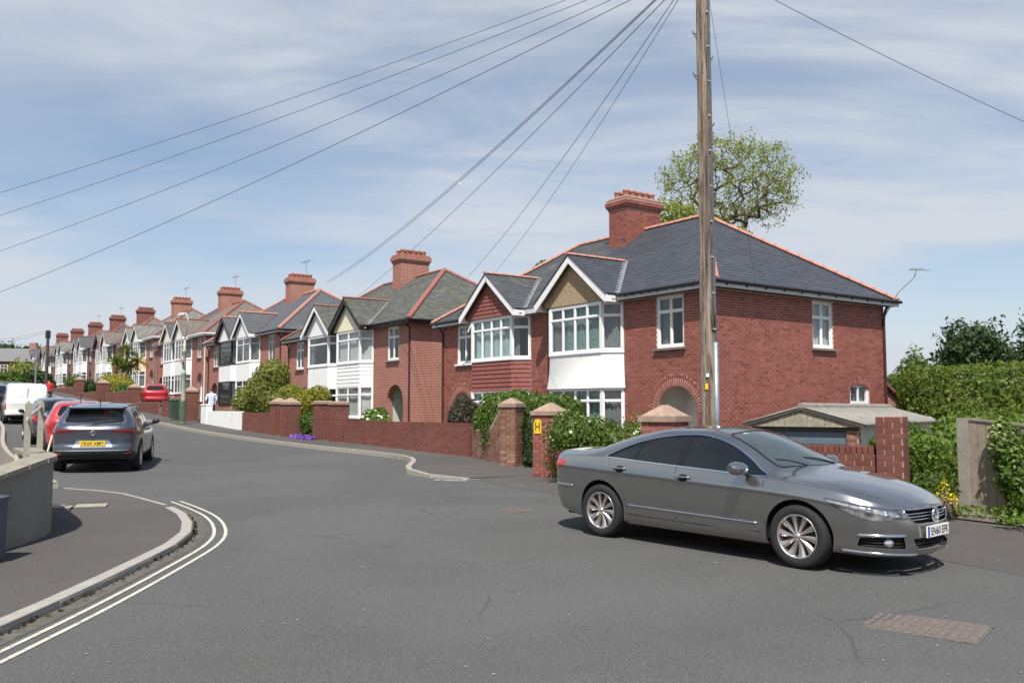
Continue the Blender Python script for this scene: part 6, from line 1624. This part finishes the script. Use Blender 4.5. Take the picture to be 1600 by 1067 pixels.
    if mxp:
        for sd in (1, -1):
            mb = MB(); pts = []
            k_ = spec.get('mirrork', 1.)
            for i in range(7):
                f = i/6; sc = math.sin(PI*(.12+.80*f))**.55; P = []
                for k in range(12):
                    a = 2*PI*k/12; P.append((mxp[0] - .03 + k_*.115*sc*math.cos(a)*(1 if math.cos(a) > 0 else .45) - .02*f, sd*(mxp[1] + .27*f*(1 if k_ == 1 else .65)), mxp[2] + k_*.078*sc*math.sin(a) + .012*f))
                pts.append(P + [P[0]])
            mb.grid(pts, flip=sd < 0); mb.poly([p for p in pts[-1][:-1]]); mb.poly([p for p in pts[0][:-1]]); o = mb.build('door_mirror', M[spec.get('mirrormat', spec['paint'])], e, True)
            MB().tube([(mxp[0]-.01, sd*(mxp[1]-.10), mxp[2]-.07), (mxp[0]-.01, sd*(mxp[1]+.05), mxp[2]-.03)], .028, 8).build('mirror_arm', M['black_plastic'], o)
    # handles
    for (hx, hz_) in spec.get('handles', ()):
        for sd in (1, -1):
            P = [B.flank(hx + .11*t, hz_ + .004*t, sd, .012 + .022*(1-t*t))[0] for t in np.linspace(-1, 1, 9)]
            MB().tube(P, [.008] + [.013]*7 + [.008], 8).build('door_handle', M[spec.get('handlemat', spec['paint'])], e, True)
            p, n = B.flank(hx-.0, hz_, sd, .002); MB().lathe([(0, .0), (.045, 0), (.06, -.004)], 16, Matrix.Translation(p) @ n.to_track_quat('Z', 'Y').to_matrix().to_4x4() @ Matrix.Diagonal((1.3, .75, 1, 1))).build('handle_cup', M['gap'], e)
    return e, B
def strip_on(B, e, pts, r, mat, name, fn):
    MB().tube([fn(*p) for p in pts], r, 6).build(name, M[mat], e, True)
def plate(B, e, end, z, txt, mat, tilt=0., w=.52, band=True, off=.012, h=.112):
    p, n = (B.front if end == 'f' else B.rear)(0.001, z, off); n = Vector((1 if end == 'f' else -1, 0, 0)); 
    rt = Vector((0, 1, 0)) if end == 'f' else Vector((0, -1, 0)); up = Vector((0, 0, 1)); Mx = Matrix((rt, up, n)).transposed().to_4x4(); Mx.translation = p; Mx = Mx @ Matrix.Rotation(tilt, 4, 'X')
    o = MB().box(-w/2, w/2, -h/2, h/2, -.012, .004, M=Mx).build('number_plate', M[mat], e)
    t = mobj('plate_text', text_mesh(txt, h*.98, .0005, 'CENTER', .0015), M['ink'], o); bb = [v.co.x for v in t.data.vertices]; sc = (w*(.80 if band else .9))/(max(bb)-min(bb))
    t.matrix_basis = Mx @ Matrix.Translation((.028 if band else 0, -.004, .0052)) @ Matrix.Diagonal((sc, .98, 1, 1))
    if band: MB().box(-w/2+.003, -w/2+.045, -h/2+.003, h/2-.003, .004, .0048, M=Mx).build('blue_band', M['plate_blue'], o)
    return o

CC = dict(paint='paint_grey', cat='car', step=.026, nj=50,
  outline=[(-2.40, 0), (-2.385, .32), (-2.33, .58), (-2.17, .755), (-1.8, .83), (-1.25, .862), (-.5, .876), (.3, .876), (1.0, .868), (1.46, .85), (1.85, .80), (2.10, .71), (2.26, .55), (2.34, .33), (2.375, 0)],
  shoulder=[(-2.45, .945), (-2.2, .985), (-1.8, 1.0), (-1.2, .985), (-.4, .957), (.4, .925), (1.0, .90), (1.4, .872), (1.8, .812), (2.1, .735), (2.28, .685), (2.45, .66)],
  bottom=[(-2.45, .30), (-2.0, .24), (-1.6, .205), (1.9, .195), (2.45, .20)],
  pf=[(0, .01), (.06, .045), (.12, .05), (.3, .045), (.55, .04), (.8, .025), (1, 0)], ps=[(0, -.05), (.05, -.008), (.12, .008), (.3, .016), (.5, .036), (.70, .050), (.765, .054), (.80, .068), (.83, .064), (.92, .036), (1, 0)], pr=[(0, -.10), (.12, -.03), (.3, .035), (.5, .04), (.56, .02), (.8, .012), (1, 0)],
  centre=[(-2.45, .95), (-2.36, 1.035), (-2.28, 1.055), (-2.0, 1.06), (-1.75, 1.085), (-1.3, 1.235), (-.9, 1.345), (-.4, 1.412), (0, 1.417), (.3, 1.39), (.6, 1.305), (.9, 1.185), (1.15, 1.065), (1.3, 1.0), (1.5, .965), (1.8, .905), (2.1, .815), (2.25, .75), (2.34, .705), (2.45, .665)],
  railf=[(-2.45, .8), (-1.9, .80), (-1.6, .74), (-1.3, .685), (-.8, .635), (0, .61), (.3, .63), (.6, .675), (.9, .74), (1.1, .80), (1.35, .80), (1.8, .75), (2.45, .7)],
  railz=[(-2.45, .95), (-2.3, 1.03), (-1.9, 1.045), (-1.65, 1.07), (-1.3, 1.175), (-.9, 1.28), (-.5, 1.345), (0, 1.355), (.3, 1.315), (.6, 1.215), (.9, 1.065), (1.1, .965), (1.3, .93), (1.6, .905), (1.9, .845), (2.15, .765), (2.3, .70), (2.45, .66)],
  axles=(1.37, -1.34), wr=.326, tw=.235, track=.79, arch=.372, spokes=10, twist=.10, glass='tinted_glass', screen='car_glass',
  side_glass=[([(.96, .920), (.3, .943), (-.5, .972), (-1.1, .998), (-1.27, 1.006), (-1.21, 1.045), (-1.02, 1.135), (-.8, 1.21), (-.5, 1.275), (-.15, 1.308), (.12, 1.298), (.42, 1.226), (.68, 1.108), (.88, .985)], .014, [(-.12, .9, -.17, 1.4, .05), (-.84, .95, -.76, 1.3, .012)])],
  ends_glass=[('windscreen', [(.36, .001), (.345, .3), (.31, .49), (.36, .535), (.6, .575), (.85, .63), (1.0, .655), (1.07, .62), (1.18, .45), (1.24, .2), (1.255, .001)], 'xy'), ('rear_window', [(-1.02, .001), (-1.03, .35), (-1.06, .47), (-1.3, .53), (-1.68, .58), (-1.74, .5), (-1.78, .001)], 'xy')],
  panels=[('headlight', 'f', [(1.26, .752), (1.0, .722), (.74, .684), (.56, .645), (.52, .600), (.58, .580), (.70, .548), (.83, .550), (1.0, .60), (1.17, .68)], 'lamp_inner', -.03, True),
          ('grille', 'f', [(0, .515), (.36, .522), (.46, .60), (.50, .652), (0, .655)], 'gap', -.045, False), ('intake', 'f', [(0, .262), (.34, .265), (.41, .375), (0, .375)], 'gap', -.05, False),
          ('fog_intake', 'f', [(.50, .285), (.95, .30), (.92, .385), (.52, .40)], 'gap', -.04, False),
          ('tail_light', 'r', [(.36, .80), (.62, .775), (.86, .80), (1.02, .86), (1.04, .90), (.9, .925), (.6, .915), (.38, .89)], 'tail_red', .002, True)],
  gaps=[('side', [(.98, .905), (.995, .7), (.99, .45), (.95, .33)], .0045), ('side', [(-.16, .968), (-.18, .7), (-.17, .4), (-.15, .315)], .005), ('side', [(-1.22, .995), (-1.14, .82), (-.98, .58), (-.90, .33)], .0055), ('side', [(.95, .322), (0, .315), (-.92, .325)], .0045),
        ('top', [(1.12, .79), (1.3, .80), (1.55, .785), (1.8, .745), (2.0, .67), (2.14, .575)], .004), ('side', [(1.0, .885), (1.17, .868), (1.34, .86)], .003), ('f', [(.01, .672), (.3, .67), (.46, .655), (.62, .665)], .0035), ('f', [(1.12, .68), (1.2, .61), (1.22, .585), (1.35, .585)], .0035), ('side', [(-1.95, .55), (-2.1, .58), (-2.2, .72)], .0035)],
  handles=((-1.0, .868), (-.04, .83)), dash=(.98, .93), mirror=(.78, .90, .985), seatx=(.12, -.78), seatz=.30)
ccl = Vector((2.68, 10.84, 0)); cch = math.atan2(-.735, .678)
cc_, BC = car(CC, 'car', (0, 0, 0), 0, 'dark grey four-door saloon with ten-spoke alloy wheels parked at the corner')
# chrome details on the saloon
for sd in (1, -1):
    P = [BC.flank(x_, .43 - .012*(x_+.2), sd, .006)[0] for x_ in np.linspace(-.92, .90, 30)]; MB().tube(P, .008, 6).build('chrome_strip', M['chrome'], cc_, True)
    P = [BC.rear(sd*a, .60, .004)[0] for a in np.linspace(.75, 1.15, 10)]; MB().tube(P, .009, 6).build('bumper_strip', M['chrome'], cc_, True)
    P = [BC.front(sd*a, .225 + .03*(a-.4), .005)[0] for a in np.linspace(.34, 1.12, 20)]; MB().tube(P, [.004]+[.012]*18+[.004], 6).build('lip_strip', M['chrome'], cc_, True)
    P = [BC.front(sd*a, .412 - .01*(a-.5), .004)[0] for a in np.linspace(.50, .95, 14)]; MB().tube(P, [.008]+[.017]*12+[.008], 8).build('fog_trim', M['chrome'], cc_, True)
    for z_ in (.305, .335, .365): MB().tube([BC.front(sd*a, z_, -.018)[0] for a in np.linspace(.52, .92, 12)], .006, 5).build('fog_bar', M['black_plastic'], cc_, True)
    p, n = BC.front(sd*.66, .335, -.012); MB().lathe([(.0, .012), (.03, .010), (.045, 0), (.05, -.02)], 18, Matrix.Translation(p) @ n.to_track_quat('Z', 'Y').to_matrix().to_4x4()).build('fog_lamp', M['lamp_inner'], cc_, True)
    for a_, z_, r_ in ((.68, .61, .036), (.84, .628, .042)):
        p, n = BC.front(sd*a_, z_, -.022); MB().lathe([(.0, .012), (r_*.55, .008), (r_*.6, .0), (r_, .010), (r_*1.1, -.02)], 20, Matrix.Translation(p) @ Matrix.Rotation(0, 4, 'Z') @ n.to_track_quat('Z', 'Y').to_matrix().to_4x4()).build('projector', M['chrome'], cc_, True)
for z_ in (.558, .588, .618): MB().tube([BC.front(a, z_, -.012)[0] for a in np.linspace(-.42 - (z_-.55)*.7, .42 + (z_-.55)*.7, 25)], .0065, 6).build('grille_bar', M['chrome'], cc_, True)
sur = [(-.365, .518), (-.47, .60), (-.507, .656)] + [(a, .659) for a in np.linspace(-.46, .46, 19)] + [(.507, .656), (.47, .60), (.365, .518)] + [(a, .512) for a in np.linspace(.33, -.33, 13)] + [(-.365, .518)]
MB().tube([BC.front(a if abs(a) > .002 else .002, z_, .003)[0] for a, z_ in sur], .008, 6).build('grille_surround', M['chrome'], cc_, True)
for z_ in (.29, .32, .35): MB().tube([BC.front(a, z_, -.02)[0] for a in np.linspace(-.33, .33, 15)], .006, 5).build('intake_bar', M['black_plastic'], cc_, True)
p, n = BC.front(.002, .588, .012); Eb = Matrix.Translation(p + Vector((.01, -.002, 0))) @ Matrix((Vector((0, 1, 0)), Vector((0, 0, 1)), Vector((1, 0, 0)))).transposed().to_4x4()
em = MB().lathe([(.0, -.006), (.058, -.006), (.060, .006), (.073, .006), (.075, -.01)], 28, Eb).build('emblem', M['chrome'], cc_, True)
mb = MB()
for pl in ([(-.038, .046), (-.009, -.0), (0, .012), (.009, 0), (.038, .046)], [(-.054, .022), (-.024, -.052), (0, -.006), (.024, -.052), (.054, .022)]): mb.tube([Eb @ Vector((a, b, .004)) for a, b in pl], .0065, 6)
mb.build('emblem_letters', M['chrome'], em)
plate(BC, cc_, 'f', .435, 'EN60 EFR', 'plate_white', off=.02)
for wx in (.25, -.35): MB().tube([(1.23 - abs(wx)*.1, wx, 1.03), (1.12, wx-.25, 1.085), (1.06, wx-.42, 1.10)], .009, 6).build('wiper', M['black_plastic'], cc_)
MB().box(.32, .40, -.32, -.22, 1.335, 1.35).build('screen_sticker', M['sign_white'], cc_)
cc_.location = (ccl.x, ccl.y, gxy(ccl.x, ccl.y)+.004); fd_ = Vector((math.cos(cch), math.sin(cch))); gf = gxy(ccl.x+fd_.x*1.37, ccl.y+fd_.y*1.37); gr = gxy(ccl.x-fd_.x*1.34, ccl.y-fd_.y*1.34)
cc_.rotation_euler = (0, -math.atan2(gf-gr, 2.71), cch); cc_.location.z = (gf+gr)/2 + .003

HATCH = dict(cat='car', step=.04,
  outline=[(-2.18, 0), (-2.17, .35), (-2.12, .62), (-1.98, .78), (-1.6, .85), (-1.1, .872), (-.3, .88), (.5, .88), (1.1, .87), (1.5, .845), (1.85, .78), (2.08, .66), (2.2, .45), (2.26, .2), (2.27, 0)],
  shoulder=[(-2.3, 1.02), (-2.0, 1.045), (-1.2, 1.02), (0, .97), (1.0, .95), (1.5, .90), (1.9, .82), (2.3, .72)], bottom=[(-2.3, .34), (-1.9, .26), (1.9, .24), (2.3, .26)],
  pf=[(0, .0), (.1, .04), (.4, .05), (.8, .02), (1, 0)], ps=[(0, -.05), (.08, .0), (.25, .03), (.5, .035), (.75, .05), (.85, .04), (1, 0)], pr=[(0, -.06), (.10, .03), (.22, .07), (.40, .06), (.46, .03), (.75, .035), (.9, .045), (1, 0)],
  centre=[(-2.3, 1.04), (-2.14, 1.08), (-1.95, 1.25), (-1.72, 1.47), (-1.5, 1.50), (-.8, 1.535), (0, 1.54), (.4, 1.50), (.8, 1.34), (1.2, 1.13), (1.35, 1.06), (1.6, 1.02), (2.0, .93), (2.2, .83), (2.3, .74)],
  railf=[(-2.3, .85), (-2.0, .80), (-1.7, .70), (-.8, .66), (0, .66), (.4, .68), (.9, .76), (1.2, .82), (1.5, .8), (2.3, .75)],
  railz=[(-2.3, 1.03), (-2.1, 1.07), (-1.92, 1.24), (-1.7, 1.42), (-1.4, 1.455), (-.6, 1.485), (0, 1.475), (.4, 1.41), (.8, 1.22), (1.15, 1.02), (1.4, .99), (1.8, .93), (2.3, .73)],
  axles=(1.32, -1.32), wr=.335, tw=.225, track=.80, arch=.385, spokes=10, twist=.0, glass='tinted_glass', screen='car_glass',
  side_glass=[([(1.0, .985), (0, 1.01), (-1.0, 1.06), (-1.55, 1.16), (-1.65, 1.24), (-1.3, 1.36), (-.6, 1.415), (0, 1.40), (.4, 1.33), (.8, 1.13)], 0, [(-.15, .95, -.2, 1.5, .05), (-1.15, 1., -1.1, 1.4, .03)])],
  ends_glass=[('windscreen', [(.42, .001), (.4, .5), (.55, .56), (.95, .66), (1.1, .63), (1.25, .3), (1.3, .001)], 'xy'), ('rear_window', [(1.12, .001), (1.12, .58), (1.17, .61), (1.36, .53), (1.405, .47), (1.41, .001)], 'zy')],
  panels=[('tail_light', 'r', [(.36, .925), (.60, .885), (.92, .885), (1.08, .975), (.98, .995), (.5, .972), (.36, .96)], 'tail_dark', .006, False), ('light_bar', 'r', [(0, .945), (.41, .94), (.41, .962), (0, .965)], 'tail_dark', .004, False), ('plate_recess', 'r', [(0, .57), (.42, .57), (.33, .75), (0, .75)], 'paint_silver', -.012, False), ('reflector', 'r', [(.62, .42), (.82, .44), (.82, .47), (.62, .45)], 'tail_red', .003, False), ('headlight', 'f', [(.5, .66), (.95, .70), (1.0, .76), (.55, .72)], 'lamp_inner', -.02, False)],
  gaps=[('side', [(.95, .97), (1.0, .6), (.95, .35)], .004), ('side', [(-.17, 1.0), (-.2, .6), (-.18, .35)], .004), ('r', [(.0, .82), (.62, .80), (.66, .62), (.62, .53), (0, .52)], .006)],
  cladz=[(-2.4, .50), (-1.95, .47), (-1.7, .36), (1.7, .36), (2.4, .3)], clad='black_plastic', mirrormat='black_plastic', mirrork=.8, handles=((-.9, .93), (.0, .89)), dash=(1.0, .97), mirror=(.86, .93, 1.03))
def place(s, o): p = W2(s, o); return Vector((p[0], p[1], g(s)))
LH = math.atan2(.820, -.572)
def park(spec, s, o, dh, label, name='car', detail=True, zoff=0.):
    e, B = car(spec, name, (0, 0, 0), 0, label, detail); p = place(s, o); pit = math.atan2(g(s+1.3)-g(s-1.3), 2.6)
    e.rotation_euler = (0, -pit, LH+dh); e.location = (p.x, p.y, p.z+.004+zoff); return e, B
lx = dict(HATCH, paint='paint_bluegrey'); lx_e, LB = park(lx, 6.2, 14.83, R(-18), 'blue-grey crossover with full-width red tail light bar parked on the left')
plate(LB, lx_e, 'r', .66, 'YK69 XMY', 'plate_yellow', off=.02, band=False)
MB().tube([LB.rear(a, .505, .004)[0] for a in np.linspace(-.72, .72, 21)], .012, 6).build('bumper_chrome', M['grey_metal'], lx_e, True)
p, n = LB.rear(.001, .895, .006); Eb = Matrix.Translation(p) @ Matrix((Vector((0, -1, 0)), Vector((0, 0, 1)), Vector((-1, 0, 0)))).transposed().to_4x4()
mb = MB(); mb.tube([Eb @ Vector((.062*math.cos(t), .044*math.sin(t), .004)) for t in np.linspace(0, 2*PI, 25)], .0055, 6); mb.tube([Eb @ Vector(q_) for q_ in ((-.012, .038, .004), (-.034, -.018, .004), (.045, -.018, .004))], .006, 6); mb.build('emblem', M['chrome'], lx_e, True)
MB().tube([(-1.25, 0, 1.52), (-1.42, 0, 1.68)], [.012, .005], 6).build('aerial', M['black_plastic'], lx_e)
MB().prism([(-1.66, -.6, 1.475), (-1.96, -.56, 1.452), (-1.96, -.56, 1.425), (-1.62, -.6, 1.43)], (0, 1.16, 0)).build('roof_spoiler', M['paint_bluegrey'], lx_e)
MB().tube([(-2.10, .02, 1.12), (-2.05, -.42, 1.165)], .012, 6).build('rear_wiper', M['black_plastic'], lx_e)
for sd in (1, -1): MB().tube([(.1, sd*.6, 1.475), (-.8, sd*.595, 1.50), (-1.5, sd*.58, 1.465)], .018, 6).build('roof_rail', M['alloy'], lx_e, True)
def scaled(spec, kx, ky, kz, **kw):
    d = dict(spec); zk = lambda T: [(a*kx, b*kz) for a, b in T]
    for k in ('shoulder', 'bottom', 'centre', 'railz', 'cladz'):
        if d.get(k): d[k] = zk(d[k])
    d['railf'] = [(a*kx, b) for a, b in d['railf']]; d['outline'] = [(a*kx, b*ky) for a, b in d['outline']]
    d['side_glass'] = [([(a*kx, b*kz) for a, b in P], t, [(q[0]*kx, q[1]*kz, q[2]*kx, q[3]*kz, q[4]) for q in pl]) for P, t, pl in d['side_glass']]
    d['ends_glass'] = [(n_, [((a*kx, b*ky) if c_ == 'xy' else (a*kz, b*ky)) for a, b in P], c_) for n_, P, c_ in d['ends_glass']]
    d['panels'] = [(n_, en, [(a*ky, b*kz) for a, b in P], m_, o_, s_) for n_, en, P, m_, o_, s_ in d['panels'] if n_ != 'light_bar']
    d['gaps'] = (); d['handles'] = (); d['axles'] = tuple(a*kx for a in d['axles']); d['track'] *= ky; d['dash'] = (d['dash'][0]*kx, d['dash'][1]*kz); d['mirror'] = (d['mirror'][0]*kx, d['mirror'][1]*ky, d['mirror'][2]*kz); d.update(kw); return d
tl = [('tail_light', 'r', [(.52, .78), (.72, .76), (.92, .80), (.95, .92), (.75, .985), (.55, .96)], 'tail_red', .006, False)]
red = scaled(HATCH, .93, .97, .975, paint='paint_red', cladz=None, clad='paint_red', step=.05, panels=tl)
re_, RB = park(red, 11.2, 14.75, R(-6), 'red hatchback parked just ahead of the blue-grey crossover', zoff=0); plate(RB, re_, 'r', .62, 'WA13 KLD', 'plate_yellow', band=False, off=.02)
MB().tube([(-1.2, 0, 1.48), (-1.35, 0, 1.75)], [.012, .005], 6).build('aerial', M['black_plastic'], re_)
db = scaled(HATCH, .95, .97, .98, paint='paint_darkblue', cladz=None, clad='paint_darkblue', step=.05, panels=tl)
be_, BB = park(db, 16.4, 14.65, R(-2), 'dark blue hatchback between the red hatchback and white van')
VAN = scaled(HATCH, .99, 1.0, 1.0, paint='paint_white', cladz=[(-2.4, .42), (2.4, .34)], clad='black_plastic', step=.05, cat='van',
  outline=[(-2.17, 0), (-2.165, .45), (-2.12, .74), (-2.0, .83), (-1.6, .86), (-1.1, .872), (-.3, .88), (.5, .88), (1.1, .87), (1.5, .845), (1.85, .78), (2.08, .66), (2.2, .45), (2.26, .2), (2.27, 0)],
  centre=[(-2.3, 1.04), (-2.165, 1.1), (-2.12, 1.5), (-2.02, 1.78), (-1.8, 1.82), (-.8, 1.84), (.2, 1.83), (.6, 1.70), (1.0, 1.40), (1.3, 1.12), (1.6, 1.05), (2.0, .95), (2.2, .83), (2.3, .74)],
  railz=[(-2.3, 1.03), (-2.16, 1.09), (-2.10, 1.5), (-1.98, 1.74), (-1.7, 1.765), (-.6, 1.785), (.2, 1.77), (.6, 1.6), (1.0, 1.22), (1.25, 1.05), (1.6, 1.0), (2.3, .73)],
  railf=[(-2.3, .93), (-2.0, .88), (-1.7, .84), (0, .82), (.5, .80), (1.2, .82), (1.5, .8), (2.3, .75)],
  side_glass=[([(1.0, 1.05), (.3, 1.06), (.28, 1.5), (.55, 1.5), (.75, 1.36)], 0, [])], ends_glass=[('windscreen', [(.55, .001), (.52, .58), (.7, .64), (1.0, .68), (1.12, .63), (1.25, .3), (1.28, .001)], 'xy')],
  panels=[('tail_light', 'r', [(.80, .66), (.98, .66), (.98, 1.0), (.82, 1.0)], 'tail_red', .006, False)], mirror=(.9, .93, 1.12))
ve_, VB = park(VAN, 30.0, 14.2, R(-3), 'white panel van parked beyond the dark blue hatchback', 'van'); plate(VB, ve_, 'r', .56, 'WN15 FTZ', 'plate_yellow', band=False, off=.03)
MB().box(-2.16, -2.13, -.004, .004, .55, 1.72).build('door_seam', M['gap'], ve_); MB().tube([(-2.22, -.05, .80), (-2.22, -.2, .80)], .02, 6).build('door_handle', M['black_plastic'], ve_)
bl = scaled(HATCH, 1.0, 1.0, 1.05, paint='paint_black', cladz=None, clad='paint_black', step=.06, panels=tl); park(bl, 38, 14.9, R(1), 'dark car parked beyond the white van at the left edge', detail=False)
gy = scaled(HATCH, .95, .97, .97, paint='paint_white', cladz=None, clad='paint_white', step=.06, panels=tl); park(gy, 46, 14.9, 0, 'distant light car beyond the dark car on the left', detail=False)
r2 = scaled(HATCH, .9, .95, .98, paint='paint_red', cladz=None, clad='paint_red', step=.05, panels=tl); e2, _ = park(r2, 48, 4.2, R(-15), 'red car standing in a front drive behind the brick wall')
e3, _ = park(db, 47, 13.2, R(182), 'far dark car facing down the street beside the red-shirted person', detail=False)
# ------------------------------------------------------------------ people
def person(x, y, z, rz, shirt, trousers, label, stride=.2):
    V = dict(pel=(0, 0, .92), wai=(0, .01, 1.08), che=(0, .03, 1.32), nec=(0, .04, 1.47), hd0=(0, .05, 1.56), hd1=(0, .055, 1.70), ls=(-.19, .03, 1.41), le=(-.25, -.02, 1.14), lw=(-.23, .14, .93), lh=(-.22, .18, .85), rs=(.19, .03, 1.41), re=(.25, .0, 1.14), rw=(.24, .16, .95), rh=(.23, .2, .87),
      lhp=(-.10, 0, .88), lk=(-.11, stride*.6, .50), la=(-.11, stride*.4, .09), lt=(-.11, stride*.4+.15, .04), rhp=(.10, 0, .88), rk=(.11, -stride*.1, .49), ra=(.11, -stride*1.1, .12), rt=(.11, -stride*1.1+.14, .05))
    RAD = dict(pel=.145, wai=.13, che=.16, nec=.06, hd0=.085, hd1=.095, ls=.07, le=.05, lw=.036, lh=.04, rs=.07, re=.05, rw=.036, rh=.04, lhp=.10, lk=.065, la=.045, lt=.04, rhp=.10, rk=.065, ra=.045, rt=.04)
    Ed = [('pel', 'wai'), ('wai', 'che'), ('che', 'nec'), ('nec', 'hd0'), ('hd0', 'hd1'), ('che', 'ls'), ('ls', 'le'), ('le', 'lw'), ('lw', 'lh'), ('che', 'rs'), ('rs', 're'), ('re', 'rw'), ('rw', 'rh'), ('pel', 'lhp'), ('lhp', 'lk'), ('lk', 'la'), ('la', 'lt'), ('pel', 'rhp'), ('rhp', 'rk'), ('rk', 'ra'), ('ra', 'rt')]
    ks = list(V); me = bpy.data.meshes.new('person'); me.from_pydata([V[k] for k in ks], [(ks.index(a), ks.index(b)) for a, b in Ed], []); o = bpy.data.objects.new('person', me); COL.objects.link(o)
    md = o.modifiers.new('skin', 'SKIN'); o.modifiers.new('sub', 'SUBSURF').levels = 2
    for i, k in enumerate(ks): o.data.skin_vertices[0].data[i].radius = (RAD[k], RAD[k]*(.75 if k in ('pel', 'wai', 'che') else 1)); o.data.skin_vertices[0].data[i].use_root = (k == 'pel')
    dg = bpy.context.evaluated_depsgraph_get(); m2 = bpy.data.meshes.new_from_object(o.evaluated_get(dg)); bpy.data.objects.remove(o)
    m2.materials.clear()
    for k in ('skin', shirt, trousers, 'hair', 'black_paint'): m2.materials.append(M[k])
    for p in m2.polygons:
        c = p.center; arm = abs(c.x) > .17
        p.material_index = 4 if c.z < .09 else 2 if (c.z < .96 and not (arm and c.y > .05)) else 3 if (c.z > 1.66 or (c.z > 1.56 and c.y < .03)) else 0 if (c.z > 1.48 or (arm and c.z < 1.12)) else 1
    m2.shade_smooth(); b = bpy.data.objects.new('person', m2); COL.objects.link(b); b.location = (x, y, z); b.rotation_euler = (0, 0, rz); return tag(b, label, 'person')
x, y = W2(25.9, 6.7); person(x, y, gxy(x, y)+.05, R(20), 'blue_shirt', 'dark_trousers', 'person in light blue shirt and dark trousers walking by the white wall')
x, y = W2(46, 11.2); person(x, y, gxy(x, y), R(35), 'red_shirt', 'dark_trousers', 'distant person in a red top beyond the parked cars')
